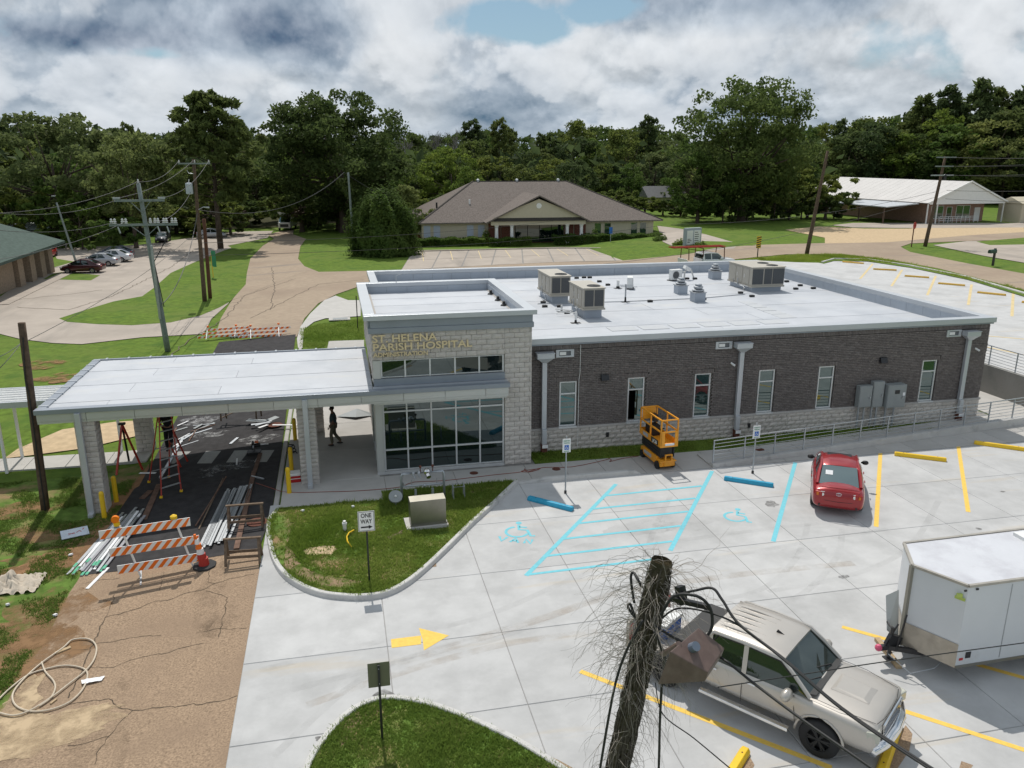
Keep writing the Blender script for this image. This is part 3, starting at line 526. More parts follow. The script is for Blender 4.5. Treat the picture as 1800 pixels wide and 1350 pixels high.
# upper car park on the right, held by a concrete wall
ul = [(44.3, 78.56), (47.32, 76.43), (49.68, 75.44), (52.63, 77.8), (55.87, 76.59), (56.85, 71.11), (56.52, 62.99), (54.11, 54.06), (50.33, 41.48)]
up_poly = [(33.45, 31.2)]+[(33.45, 56)]+ul+[(75, 31.2)]
B().prism(up_poly, 1.0, 1.4).build('upper_car_park', M['concrete'], kind='structure')
kerb(ul[2:], .25, .15, base=lambda x: 1.4)
B().prism([(33.25, 29.5), (33.5, 29.5), (33.5, 56), (33.25, 56)], -.1, 1.47).build('retaining_wall', mat('stained_concrete', (.27, .265, .25), .9, var=.12, scale=1.6, bump=.3, dark=((.19, .19, .18), .8, .45, .7)), kind=None, label='low grey concrete retaining wall right of the brick building', cat='wall')
sheet('grass_bank', [(44.09, 82.65), (50.96, 82.46), (56, 81.39), (57.97, 76.15), (58.14, 68.63), (55.51, 55.52), (54.19, 44.42), (47.59, 38.68), (52.99, 52.9), (55.46, 61.77), (55.97, 69.96), (54.94, 75.29), (51.75, 76.47), (48.99, 74.36), (45.68, 75.83), (43.66, 78.03)], M['grass'], .05)
for i in range(16):
    x = xs[3]+i; 

# painted marks (a few mm of paint on the slabs)
def mark(pts, wd, m, name, z=.004, **k):
    return B().ribbon([(p[0], p[1], z) for p in pts], wd).build(name, m, kind='structure', **k)
for a, c in (((9.96, 26.96), (5.0, 20.9)), ((14.14, 27.41), (9.83, 21.47)), ((17.88, 27.55), (13.35, 21.35))):
    mark([a, c], .15, M['bline'], 'blue_stall_line')
for k in range(6):
    t = (k+1)/6; y = 26.0-(26.0-20.95)*k/5.0
    xa = 5.0+(y-20.9)*(4.96/6.06); xb = 9.83+(y-21.47)*(4.31/5.94)
    mark([(xa+.03, y-.0), (xb-.03 if k < 5 else xb-.4, y+.0+.10)], (.12), M['bline'], 'blue_hatch_line', .005)
for a, c in (((22.05, 27.86), (17.31, 21.6)), ((26.38, 28.52), (21.23, 21.95)), ((5.22, 16.12), (9.3, 11.95)), ((12.58, 16.48), (17.04, 12.16)), ((11.85, 13.25), (14.67, 10.46)), ((30.5, 28.24), (29.28, 22.82))):
    mark([a, c], .15, M['yline'], 'yellow_stall_line')
arr = [(0.83, 18.45), (1.61, 18.45), (1.57, 18.06), (0.82, 18.06)]
B().quad(*[(x, y, .004) for x, y in arr]).build('arrow_marking', M['yline'], kind='structure')
arr = [(1.59, 18.81), (2.32, 18.3), (1.61, 17.78), (1.63, 18.28)]
B().add([(x, y, .004) for x, y in arr], [(0, 3, 2, 1)]).build('arrow_marking', M['yline'], kind='structure')
for a, c in (([(46.46, 64.42), (54.28, 73.51)]), ([(46.38, 59.98), (54.34, 69.02)]), ([(46.08, 55.22), (54.49, 64.56)]), ([(46.01, 50.76), (53.83, 59.36)]), ([(45.64, 46.27), (53.71, 54.72)]), ([(38.92, 41.28), (40.55, 39.94)]), ([(36.71, 38.59), (37.22, 36.48)])):
    mark([a, c], .2, M['faded'], 'faded_stall_line', 1.405)
# wheelchair stencils and VAN
def isa(c, ang, s, skew=0):
    ca, sa = math.cos(ang), math.sin(ang)
    T = lambda u, v: (c[0]+s*(u*ca-v*sa), c[1]+s*(u*sa+v*ca), .0045)
    b = B(); b.ribbon([T(math.cos(a)*.42-.05, math.sin(a)*.42-.35) for a in [R(110+i*14) for i in range(18)]], .11*s)
    b.ribbon([T(-.06, .25), T(.0, -.15), T(.32, -.15), T(.50, -.62), T(.66, -.58)], .12*s); b.ribbon([T(-.02, .08), T(.28, .08)], .10*s)
    b.add([T(-.08+.12*math.cos(a), .42+.12*math.sin(a)) for a in [2*PI*i/12 for i in range(12)]], [tuple(range(12))])
    return b.build('wheelchair_symbol', M['bline'], kind='structure')
isa((5.52, 24.07), R(-20), .88); isa((13.24, 23.54), R(-38), .85)
vb = (5.09, 23.47)
for ch, strokes, off in (('V', [[(-.5, 1), (0, 0), (.5, 1)]], 0), ('A', [[(-.5, 0), (0, 1), (.5, 0)], [(-.28, .35), (.28, .35)]], .42), ('N', [[(-.4, 0), (-.4, 1), (.4, 0), (.4, 1)]], .86)):
    b = B(); q = R(-24)
    for s_ in strokes:
        b.ribbon([(vb[0]-.36+(off+u*.27)*math.cos(q)-v*.32*math.sin(q), vb[1]-.22+(off+u*.27)*math.sin(q)+v*.32*math.cos(q), .0045) for u, v in s_], .09)
    b.build('stencil_letter', M['bline'], kind='structure')

# grass blades: uncountable, one object per bed
def blades(name, poly, n, h, seed, base=lambda x: zt(x), m=None, sp=.05, bare=None, label=None, avoid=()):
    q = random.Random(seed); xs_ = [p[0] for p in poly]; ys_ = [p[1] for p in poly]; V = []; F = []; c = 0; tries = 0
    while c < n and tries < n*12:
        tries += 1; x = q.uniform(min(xs_), max(xs_)); y = q.uniform(min(ys_), max(ys_))
        if not inpoly(x, y, poly): continue
        dn = noise.noise(Vector((x*.9, y*.9, seed)))
        if bare is not None and dn < bare+q.uniform(-.12, .12): continue
        if any(inpoly(x, y, a) for a in avoid) and q.random() < .85: continue
        c += 1; z = base(x); hh = h*(1+.9*dn)*q.uniform(.5, 1.35)
        for k in range(4):
            a = q.uniform(0, 6.28); w_ = .012+.01*q.random(); px, py = x+q.uniform(-sp, sp), y+q.uniform(-sp, sp); l = hh*q.uniform(.3, .95); b2 = q.uniform(0, 6.28)
            i = len(V); V += [(px-w_*math.cos(a), py-w_*math.sin(a), z-.01), (px+w_*math.cos(a), py+w_*math.sin(a), z-.01), (px+l*math.cos(b2), py+l*math.sin(b2), z+hh*q.uniform(.55, 1))]; F.append((i, i+1, i+2))
    me = bpy.data.meshes.new(name); me.from_pydata(V, [], F); me.materials.append(m or M['blade'])
    o = bpy.data.objects.new(name, me); COL.objects.link(o); return tag(o, label, None, None, 'stuff')
dry = [[(-2.53, 26.91), (-2.15, 26.78), (-1.96, 25.95), (-1.99, 24.31), (-1.54, 22.74), (-0.93, 22.03), (-0.29, 21.7), (0.24, 21.4), (-0.3, 21.16), (-1.01, 21.49), (-1.71, 22.2), (-2.26, 23.13), (-2.49, 24.48), (-2.58, 25.91)], [(-1.53, 23.77), (-1.34, 23.89), (-0.95, 23.95), (-0.55, 23.89), (-0.46, 23.65), (-0.65, 23.32), (-1.13, 23.37), (-1.42, 23.43)]]
blades('grass', il_poly, 16000, .11, 1, lambda x: .095, avoid=dry)
blades('grass', isl2, 7000, .09, 2, lambda x: .095)
blades('grass', [(7.5, 29.66), (30.4, 29.66), (30.4, 30.8), (7.5, 30.8)], 7000, .08, 3, lambda x: .035)
blades('grass', [(-13.48, 33.12), (-10.94, 33.29), (-9.42, 33.59), (-8.31, 32.5), (-8.2, 28.44), (-8.32, 24.49), (-8.3, 23.52), (-8.25, 22.1), (-8.3, 19.96), (-8.29, 16.39), (-9.98, 16.8), (-17.87, 34.07)], 13000, .07, 5, bare=.06)
blades('grass', [(-2.8, 59.05), (-1.53, 60.64), (1.88, 62.16), (1.58, 54.78), (-0.78, 54.57), (-1.07, 52.23), (-2.53, 53.01)], 3500, .13, 7, sp=.12)
blades('grass', [(44.09, 82.65), (50.66, 81.97), (56, 81.39), (57.97, 76.15), (55.51, 55.52), (54.57, 54.54), (57.16, 71.5), (53.17, 78.2), (49.77, 75.58), (45.19, 80.12)], 5000, .22, 8, sp=.3, base=lambda x: zt(x)+.05)

# ============================================================= the hospital building
hosp = thing('hospital_building', 'grey brick hospital administration building with pale stone entrance tower and white flat roof', 'building')
HX0, HX1, HY0, HY1 = 2.05, 29.35, 30.85, 52.6
def holes(b, x0, x1, z0, z1, y0, y1, hs, m=0):
    """wall slab with rectangular openings"""
    X = sorted({x0, x1, *[h[0] for h in hs], *[h[1] for h in hs]})
    for a, c in zip(X, X[1:]):
        cuts = sorted([(h[2], h[3]) for h in hs if h[0] <= a+1e-6 and h[1] >= c-1e-6]); z = z0
        for u, v in cuts:
            if u > z: b.box(a, c, y0, y1, z, u, m)
            z = v
        if z < z1: b.box(a, c, y0, y1, z, z1, m)
WIN = [(8.77, 9.5), (11.77, 12.5), (14.81, 15.54), (17.83, 18.58), (20.75, 21.5), (26.04, 26.78)]; WZ0, WZ1 = 1.1, 3.05
b = B(); holes(b, 7.3, HX1-.02, 0, 4.66, HY0+.10, HY0+.4, [(a, c, WZ0, WZ1) for a, c in WIN])
b.box(HX1-.25, HX1-.02, HY0+.4, HY1, 0, 4.66); b.box(HX0, HX1-.25, HY1-.25, HY1, 0, 4.66); b.box(HX0, HX0+.2, 38.2, HY1-.25, 0, 4.66)
b.build('wall', M['mortar'], hosp)
bA = [mat('dark_brick_a', (.172, .153, .144), .85, var=.2, scale=9, bump=.4, bscale=70), mat('dark_brick_b', (.155, .138, .130), .85, var=.2, scale=9, bump=.4, bscale=70), mat('dark_brick_c', (.192, .172, .162), .85, var=.2, scale=9, bump=.4, bscale=70)]
def bricks(b, x0, x1, z0, z1, yf, q, side='y', soldier=False, skip=()):
    ch, bl = (.0775, .2035) if not soldier else (.2035, .0775); r = 0; z = z0
    while z+ch <= z1+.02:
        x = x0-(bl/2 if r % 2 and not soldier else 0)
        while x < x1-.01:
            a, c = max(x, x0)+.006, min(x+bl, x1)-.006; x += bl
            if c-a < .03: continue
            if any(a < s[1]-.001 and c > s[0]+.001 and z < s[3]-.02 and z+ch > s[2]+.02 for s in skip):
                sl_ = [s for s in skip if a < s[1] and c > s[0] and z < s[3] and z+ch > s[2]][0]
                if a < sl_[0]-.04: c = sl_[0]
                elif c > sl_[1]+.04: a = sl_[1]
                else: continue
            o = q.uniform(-.004, .004); m_ = q.choice((0, 0, 0, 1, 1, 2))
            if side == 'y': P = [(a, yf+o, z+.0065), (c, yf+o, z+.0065), (c, yf+o, z+ch-.0065), (a, yf+o, z+ch-.0065)]; Pb = [(p[0], yf+.1, p[2]) for p in P]
            else: P = [(yf-o, a, z+.005), (yf-o, c, z+.005), (yf-o, c, z+ch-.005), (yf-o, a, z+ch-.005)]; Pb = [(yf-.1, p[1], p[2]) for p in P]
            b.add(P+Pb, [(0, 1, 2, 3), (0, 4, 5, 1), (1, 5, 6, 2), (2, 6, 7, 3), (3, 7, 4, 0)], m_)
        z += ch; r += 1
q = random.Random(2); b = B(); sk = [(a-.06, c+.06, WZ0-.1, WZ1) for a, c in WIN]+[(a-.15, c+.15, WZ1, WZ1+.2) for a, c in WIN]
bricks(b, 7.3, HX1, 1.09, 3.33, HY0, q, skip=sk)
bricks(b, 7.3, HX1+.0, 3.33, 3.72, HY0-.022, q); bricks(b, 7.3, HX1, 3.72, 4.43, HY0, q); bricks(b, 7.3, HX1, 4.44, 4.64, HY0-.01, q, soldier=True)
for a, c in WIN: bricks(b, a-.15, c+.15, WZ1, WZ1+.2, HY0-.004, q, soldier=True)
bricks(b, HY0+.01, HY0+4, 1.09, 4.6, HX1, q, side='x')
b.build('brick_courses', bA, hosp, kind='stuff')
# cast cap and split-face stone base
b = B(); b.box(7.31, HX1+.05, HY0-.06, HY0+.1, 1.0, 1.085); b.box(HX1-.02, HX1+.05, HY0+.1, HY1, 1.0, 1.085); b.build('stone_cap', M['cap'], hosp)
def rough_block(l, d, h, seed, nx=3, nz=2):
    """split-face block: bulging, broken front face; origin at its lower left front corner"""
    q = random.Random(seed); b = B(); g = .006; V = []
    for j in range(nz+1):
        for i in range(nx+1):
            edge = i in (0, nx) or j in (0, nz)
            V.append((g+(l-2*g)*i/nx, 0 if edge else -.018-q.uniform(0, .022), g+(h-2*g)*j/nz))
    n = len(V); W = nx+1
    F = [(j*W+i, j*W+i+1, (j+1)*W+i+1, (j+1)*W+i) for j in range(nz) for i in range(nx)]
    V += [(g, d, g), (l-g, d, g), (l-g, d, h-g), (g, d, h-g)]
    F += [tuple(range(0, W))[::-1]+(n, n+1), tuple(nz*W+i for i in range(W))+(n+2, n+3), (0,)+tuple(j*W for j in range(1, nz+1))+(n+3, n), tuple(j*W+nx for j in range(nz+1))[::-1]+(n+1, n+2)]
    return b.add(V, F)
_tmp = thing('stone_block_source', 'x', 'x')
def block_src(l, d, h, k): return [rough_block(l, d, h, 50+i).build('stone_block', M['stone'], _tmp, world=False) for i in range(k)]
SB = block_src(.4, .1, .2, 5); SBh = block_src(.2, .1, .2, 3); SQ = block_src(.4, .1, .19, 5)
def lay(x0, x1, z0, z1, yf, parent, h=.2, q=random.Random(7), limit=None, skip=(), d=.1, rz=0, ox=0, oy=0):
    rows = int(round((z1-z0)/h)); h2 = (z1-z0)/rows; cnt = 0
    for r in range(rows):
        x = x0-(.2 if r % 2 else 0)
        while x < x1-.03:
            a, c = max(x, x0), min(x+.4, x1); x += .4
            if c-a < .04: continue
            z = z0+r*h2
            if any(a < s[1]-.02 and c > s[0]+.02 and z < s[3]-.02 and z+h2 > s[2]+.02 for s in skip):
                s = [s for s in skip if a < s[1]-.02 and c > s[0]+.02 and z < s[3]-.02 and z+h2 > s[2]+.02][0]
                if a < s[0]-.05: c = s[0]
                elif c > s[1]+.05: a = s[1]
                else: continue
            src = q.choice(SB); cp = src.copy(); COL.objects.link(cp); cp.parent = parent
            off = Vector((0,0,0)); pp = parent
            while pp is not None: off += pp.location; pp = pp.parent
            if rz == 0: cp.location = Vector((a, yf+q.uniform(-.006, .006), z))-off
            else: cp.location = Vector((yf+q.uniform(-.006, .006), a if rz > 0 else c, z))-off; cp.rotation_euler = (0, 0, rz)
            cp.scale = ((c-a)/.4, 1, h2/.2); cp.name = 'stone_block'; cnt += 1
    return cnt
nb = lay(7.31, 19.4, 0.0, 1.0, HY0-.02, hosp)
b = B()           # farther end of the base: same blocks, joined
q = random.Random(3)
for r in range(5):
    x = 19.4-(.2 if r % 2 else 0)
    while x < HX1:
        a, c = max(x, 19.4), min(x+.4, HX1+.02); x += .4
        if c-a > .04:
            rb = rough_block(c-a, .1, .2, q.randint(0, 99)); b.add([(vx+a, vy+HY0-.02+q.uniform(-.004, .004), vz+r*.2) for vx, vy, vz in rb.v], rb.f)
    for k in range(14):
        y0 = HY0+.08+k*.4+(.2 if r % 2 else 0); b.box(HX1-.02, HX1+.03+q.uniform(-.01, .01), y0+.006, y0+.394, r*.2+.006, r*.2+.194)
b.build('stone_block_base', M['stone'], hosp, kind='stuff')
# windows
def window(x0, x1, opened=False):
    f = B(); y = HY0+.03; t = .055
    f.box(x0, x0+t, y, y+.1, WZ0, WZ1); f.box(x1-t, x1, y, y+.1, WZ0, WZ1); f.box(x0+t, x1-t, y, y+.1, WZ0, WZ0+t); f.box(x0+t, x1-t, y, y+.1, WZ1-t, WZ1); zt_ = WZ0+1.42
    f.box(x0+t, x1-t, y+.005, y+.095, zt_-.03, zt_+.03)
    f.box(x0-.03, x1+.03, HY0-.07, y+.0, WZ0-.07, WZ0-.008)
    w_ = f.build('window_frame', M['alum'], hosp, bevel=.004)
    B().box(x0+t, x1-t, y+.05, y+.06, zt_+.03, WZ1-t).build('glass_pane', M['glassg'], w_)
    xx = (x0+x1)/2 if opened else x0+t
    B().box(xx, x1-t, y+.05, y+.06, WZ0+t, zt_-.03).build('glass_pane', M['glassg'], w_)
    r = B()                                            # dark panel stands in for the unlit room behind
    r.box(x0-.3, x1+.3, HY0+1.6, HY0+1.65, .2, 3.3); r.build('room_backdrop', M['interior'], w_)
for i, (a, c) in enumerate(WIN): window(a, c, i == 1)
# tower ------------------------------------------------------
TX0, TX1, TY0, TY1 = 1.12, 7.31, 29.8, 38.0
b = B()
hs = [(1.42, 6.2, .12, 2.98), (1.42, 6.2, 3.9, 4.58)]
holes(b, TX0+.1, TX1-.1, 0, 5.9, TY0+.1, TY0+.4, hs); b.box(TX0+.1, TX0+.35, TY0+.4, TY0+.8, 0, 3.2); b.box(TX0+.1, TX0+.35, TY0+.4, TY1, 3.2, 5.9); b.box(TX1-.35, TX1-.1, TY0+.4, TY1, 0, 5.9); b.box(TX0+.1, TX1-.1, TY1-.2, TY1, 4.2, 5.9)
b.box(TX0+.1, TX0+.35, TY0+4.2, TY1, 0, 3.2)
b.build('tower_wall', mat('stone_mortar', (.42, .395, .365), .95, var=.05), hosp)
n1_ = lay(6.22, TX1, 0, 5.66, TY0, hosp); n2_ = lay(TX0, 6.22, 4.62, 5.66, TY0, hosp)
lay(TY0+.1, TY0+.5, 3.7, 5.7, TX0+.0, hosp, rz=-PI/2)
b = B(); q = random.Random(5)
for r in range(28):
    y = TY0+.12-(.2 if r % 2 else 0)
    while y < TY1:
        a, c = max(y, TY0+.12), min(y+.4, TY1); y += .4
        if c-a > .04 and a < TY0+1.2: b.box(TX1-.1, TX1+q.uniform(-.012, .004), a+.006, c-.006, r*.202+.006, r*.202+.196)
        if c-a > .04 and r*.2 > 3.6 and a > TY0+.5: b.box(TX0+q.uniform(-.004, .012), TX0+.1, a+.006, c-.006, r*.202+.006, r*.202+.196)
b.build('tower_side_stone', M['stone'], hosp, kind='stuff')
# stepped fascia and coping
b = B(); b.box(TX0-.10, TX1+.06, TY0-.08, TY0+.1, 5.66, 5.86); b.box(TX0-.02, TX1+.02, TY0-.04, TY0+.1, 5.86, 6.17); b.box(TX0-.10, TX0+.1, TY0+.1, TY1, 5.66, 6.17); b.box(TX1-.1, TX1+.04, TY0+.1, TY1, 5.66, 6.17); b.box(TX0-.1, TX1+.04, TY1, TY1+.1, 5.66, 6.17)
b.build('fascia', M['fascia'], hosp, bevel=.008)
def coping_ring(x0, x1, y0, y1, z0, z1, wd, parent, front_m=None):
    b = B(); b.box(x0, x1, y0, y0+wd, z0, z1); b.box(x0, x1, y1-wd, y1, z0, z1); b.box(x0, x0+wd, y0+wd, y1-wd, z0+.002, z1-.002); b.box(x1-wd, x1, y0+wd, y1-wd, z0+.002, z1-.002)
    return b.build('coping', M['coping'], parent, bevel=.012)
coping_ring(.87, 7.47, 29.62, 38.15, 6.17, 6.36, .42, hosp)
for k in range(9):
    B().box(1.3, 7.05, 30.05+k*.855, 30.05+(k+1)*.855-.02, 5.86, 5.885+.004*(k % 2)).build('membrane_sheet', M['roof'], hosp)
b = B(); x = 1.29
while x < 7.0:
    b.box(x+.004, min(x+.95, 7.05)-.004, 37.70, 37.73, 5.885, 6.17); x += .95
y = 30.04
while y < 37.7:
    b.box(7.03, 7.05, y+.004, min(y+.95, 37.7)-.004, 5.885, 6.17); y += .95
b.build('parapet_flashing', M['parapet'], hosp)
b = B()
for y in (33.3, 34.6, 36.3): b.lathe((6.92, y, 5.885), [(.16, 0), (.13, .05), (.07, .09), (.06, .2), (.0, .22)], 10)
b.build('roof_boot', M['black'], hosp)
# storefronts
def storefront(name, x0, x1, z0, z1, cols, rows, y, parent):
    f = B(); t = .06
    for i, x in enumerate(cols): f.box(x-t/2, x+t/2, y-.06, y+.06, z0, z1)
    for i, z in enumerate(rows):
        for a, c in zip(cols, cols[1:]): f.box(a+t/2, c-t/2, y-.055, y+.055, z-t/2+(t/2 if i == 0 else 0), z+t/2-(t/2 if i == len(rows)-1 else 0))
    fr = f.build(name, M['alum'], parent)
    for a, c in zip(cols, cols[1:]):
        for u, v in zip(rows, rows[1:]):
            B().box(a+t/2, c-t/2, y-.006+rnd.uniform(-.002, .002), y+.006, u+t/2, v-t/2).build('glass_pane', M['glass'], fr)
    return fr
colsx = [1.45, 2.35, 3.3, 4.27, 5.22, 6.17]
storefront('storefront_window', 1.42, 6.2, .12, 2.98, colsx, [.13, .98, 2.54, 2.97], TY0+.12, hosp)
storefront('clerestory_window', 1.42, 6.2, 3.9, 4.6, colsx, [3.92, 4.59], TY0+.12, hosp)
B().box(1.5, 6.3, TY0+2.2, TY0+2.25, 0, 5).build('room_backdrop', M['interior'], hosp)
b = B(); b.box(1.14, 1.41, TY0-.01, TY0+.12, .1, 3.1); b.box(1.14, 1.41, TY0-.01, TY0+.12, 3.9, 4.61); b.box(1.12, 1.22, TY0+.12, TY0+.4, .1, 3.1); b.build('corner_panel', M['panel'], hosp, bevel=.006)
B().box(1.12, 6.2, TY0-.02, TY0+.1, 0.0, .10).build('sill', M['alum'], hosp)
fr = B(); fr.box(1.14, 1.22, 30.3, 30.4, .05, 3.1); fr.box(1.14, 1.22, 31.3, 31.4, .05, 3.1); fr.box(1.14, 1.22, 32.4, 32.5, .05, 3.1); fr.box(1.14, 1.22, 33.5, 33.6, .05, 3.1)
fr.box(1.15, 1.21, 30.4, 31.3, 2.3, 2.4); fr.box(1.15, 1.21, 31.4, 32.4, 2.3, 2.4); fr.box(1.15, 1.21, 32.5, 33.5, 2.3, 2.4)
fr = fr.build('entrance_door', M['alum'], hosp)
for a, c in ((30.4, 31.3), (31.4, 32.4), (32.5, 33.5)):
    B().box(1.17, 1.185, a, c, .05, 2.3).build('glass_pane', M['glass'], fr); B().box(1.17, 1.185, a, c, 2.4, 3.1).build('glass_pane', M['glass'], fr)
B().bar((1.10, 31.25, .9), (1.10, 31.25, 1.9), .03).build('door_pull', M['steel'], fr)
# small roof over the storefront: continues the canopy line
b = B(); b.box(1.14, 6.22, TY0-.03, TY0+.09, 3.62, 3.89); b.build('upstand_flashing', M['fascia'], hosp)
# main roof
coping_ring(1.9, 29.5, 30.70, 52.75, 4.72, 4.95, .45, hosp)
b = B(); b.box(7.31, 29.42, 30.76, 30.85, 4.645, 4.72); b.box(HX1, 29.42, 30.85, 52.6, 4.645, 4.72); b.build('drip_edge', M['fascia'], hosp)
ym = [31.15, 32.1, 33.9, 35.7, 37.5, 39.4, 41.3, 43.2, 45.1, 47.0, 48.9, 50.6, 52.3]
for i, (a, c) in enumerate(zip(ym, ym[1:])):
    x0 = 7.4 if a < 38 else 2.3
    X = [x0, x0+9.5+(i*2.9) % 5, 29.05]
    for u, v in zip(X, X[1:]): B().box(u, v-.012, a+.012, c-.010, 4.2, 4.25+.005*(i % 2)+(.003 if u > x0 else 0)).build('membrane_sheet', M['roof'], hosp)
for k in range(6):       # walkway pads
    pass
b = B(); x = 2.35
while x < 29: b.box(x+.006, min(x+1.25, 29.04)-.006, 52.27, 52.3, 4.25, 4.72); x += 1.25
b.build('parapet_flashing', M['parapet'], hosp)
b = B(); y = 31.2
while y < 52.2: b.box(29.02, 29.05, y+.006, min(y+1.25, 52.26)-.006, 4.25, 4.72); y += 1.25
b.build('parapet_flashing', M['parapet'], hosp)
b = B(); y = 38.3
while y < 52.2: b.box(2.33, 2.36, y+.006, min(y+1.25, 52.26)-.006, 4.25, 4.72); y += 1.25
b.build('parapet_flashing', M['parapet'], hosp)
B().box(7.4, 29.05, 31.14, 31.17, 4.25, 4.72).build('parapet_flashing', M['parapet'], hosp)
padm = mat('walk_pad', (.475, .49, .505), .8, var=.04)
for k in range(6): B().box(12.3+k*1.55, 13.6+k*1.55, 34.6, 35.5, 4.253, 4.268).build('walk_pad', padm, hosp)
for k in range(5): B().box(21.6+k*.05, 22.5, 35.8+k*1.0, 36.7+k*1.0, 4.253, 4.268).build('walk_pad', padm, hosp)
# downspouts, overflow scuppers, lights, cameras, conduit
for xc in (8.07, 16.83, 28.2):
    b = B(); y0 = HY0-.26
    b.prism([(xc-.36, y0-.12), (xc+.36, y0-.12), (xc+.36, HY0-.02), (xc-.36, HY0-.02)], 4.16, 4.36)
    V = [(xc-.34, y0-.1, 4.16), (xc+.34, y0-.1, 4.16), (xc+.34, HY0-.02, 4.16), (xc-.34, HY0-.02, 4.16), (xc-.1, y0+.04, 3.95), (xc+.1, y0+.04, 3.95), (xc+.1, HY0-.04, 3.95), (xc-.1, HY0-.04, 3.95)]
    b.add(V, [(0, 4, 5, 1), (1, 5, 6, 2), (2, 6, 7, 3), (3, 7, 4, 0), (4, 7, 6, 5)])
    b.box(xc-.38, xc+.38, y0-.14, HY0-.02, 4.36, 4.39)
    hd = b.build('conductor_head', M['coping'], hosp, bevel=.006)
    b = B(); b.box(xc-.1, xc+.1, HY0-.2, HY0-.04, 1.1, 3.95); b.box(xc-.1, xc+.1, HY0-.29, HY0-.13, .38, 1.1); d = b.build('downspout', M['coping'], hosp, bevel=.01)
    b = B(); b.box(xc-.12, xc+.12, HY0-.3, HY0-.12, .12, .36, 0); b.box(xc-.13, xc+.13, HY0-.33, HY0-.10, .36, .46, 0); b.build('downspout_boot', M['rust'], d)
    B().box(xc-.11, xc+.13, HY0-.36, HY0-.335, .32, .46).build('boot_label', M['paper'], d)
for xc in (8.96, 16.02, 27.42):
    b = B(); y = HY0-.045; b.box(xc-.38, xc+.38, y, y+.04, 4.11, 4.17); b.box(xc-.38, xc+.38, y, y+.04, 4.37, 4.43); b.box(xc-.38, xc-.25, y, y+.04, 4.17, 4.37); b.box(xc+.25, xc+.38, y, y+.04, 4.17, 4.37)
    s_ = b.build('overflow_scupper', M['coping'], hosp); B().box(xc-.25, xc+.25, HY0-.012, HY0-.008, 4.17, 4.37).build('scupper_opening', mat('scupper_shade', (.12, .13, .14), .6), s_)  # flat dark plate: shade of the opening put into its colour
    B().box(xc-.22, xc+.05, HY0-.03, HY0-.013, 4.2, 4.33).build('scupper_daylight', M['white'], s_)  # white plate painted in for the light showing inside the opening
for xc, z in ((10.69, 3.15), (23.87, 3.2)):
    b = B(); V = [(xc-.17, HY0-.03, z-.13), (xc+.17, HY0-.03, z-.13), (xc+.17, HY0-.2, z-.1), (xc-.17, HY0-.2, z-.1), (xc-.17, HY0-.03, z+.13), (xc+.17, HY0-.03, z+.13), (xc+.17, HY0-.12, z+.13), (xc-.17, HY0-.12, z+.13)]
    b.add(V, [(0, 1, 2, 3), (4, 7, 6, 5), (3, 2, 6, 7), (2, 1, 5, 6), (1, 0, 4, 5), (0, 3, 7, 4)]); b.build('wall_light', M['blackm'], hosp, bevel=.008)
for p in ((16.42, 3.46), (28.67, 3.5)):
    b = B(); b.cyl((p[0], HY0-.04, p[1]+.03), (p[0], HY0-.12, p[1]), .02, n=8); b.cyl((p[0]+.06, HY0-.26, p[1]-.06), (p[0]-.04, HY0-.1, p[1]+.02), .045, n=12); b.build('security_camera', M['white'], hosp)
B().tube([(9.62, HY0-.03, 4.6), (9.62, HY0-.03, 3.4), (9.58, HY0-.03, 3.1), (9.58, HY0-.05, 1.0), (9.58, HY0-.05, .1)], .012, 5).build('wall_cable', M['plast'], hosp)
for x, z in ((10.9, .62), (17.5, .55)): B().box(x-.06, x+.06, HY0-.09, HY0-.02, z-.1, z+.1).build('hose_bib', M['blackm'], hosp)
# tower lettering, one mesh per letter
def text_mesh(ch, ex=.0):
    c = bpy.data.curves.new('t', 'FONT'); c.body = ch; c.size = 1; c.extrude = ex; c.offset = .02; c.resolution_u = 3
    o = bpy.data.objects.new('t', c); COL.objects.link(o); dg = bpy.context.evaluated_depsgraph_get(); dg.update()
    me = bpy.data.meshes.new_from_object(o.evaluated_get(dg)); bpy.data.objects.remove(o)
    return me
_mx = {}
def maxx(s):
    if s not in _mx: me = text_mesh(s); _mx[s] = max(v.co.x for v in me.vertices)
    return _mx[s]
def text_line(s, place, parent, m, name='letter', ex=.02, bold=.0):
    """place(u, v, w): u,v in 0..1 across the line, w depth -> world point (parent at origin assumed unless offset)"""
    L = maxx(s); H = .729; off = Vector((0,0,0)); p = parent
    while p is not None: off += p.location; p = p.parent
    for i, ch in enumerate(s):
        if ch == ' ': continue
        x0 = maxx(s[:i]+'I')-maxx('I') if i else 0
        me = text_mesh(ch, ex); vs = [(v.co.x, v.co.y, v.co.z) for v in me.vertices]; me.name = name
        mean = sum(v[0] for v in vs)/len(vs)
        for v, co in zip(me.vertices, vs): v.co = Vector(place((co[0]+x0)/L, co[1]/H, co[2]))-off
        me.materials.clear(); me.materials.append(m)
        o = bpy.data.objects.new(name, me); COL.objects.link(o); o.parent = parent
for s, x0, x1, z0, z1 in (('ST. HELENA', 1.15, 3.58, 5.33, 5.62), ('PARISH HOSPITAL', 1.15, 4.93, 5.01, 5.29), ('ADMINISTRATION', 1.17, 3.22, 4.77, 4.94)):
    text_line(s, lambda u, v, w_: (x0+(x1-x0)*u, TY0-.065-w_, z0+(z1-z0)*v), hosp, M['gold'], ex=.022)

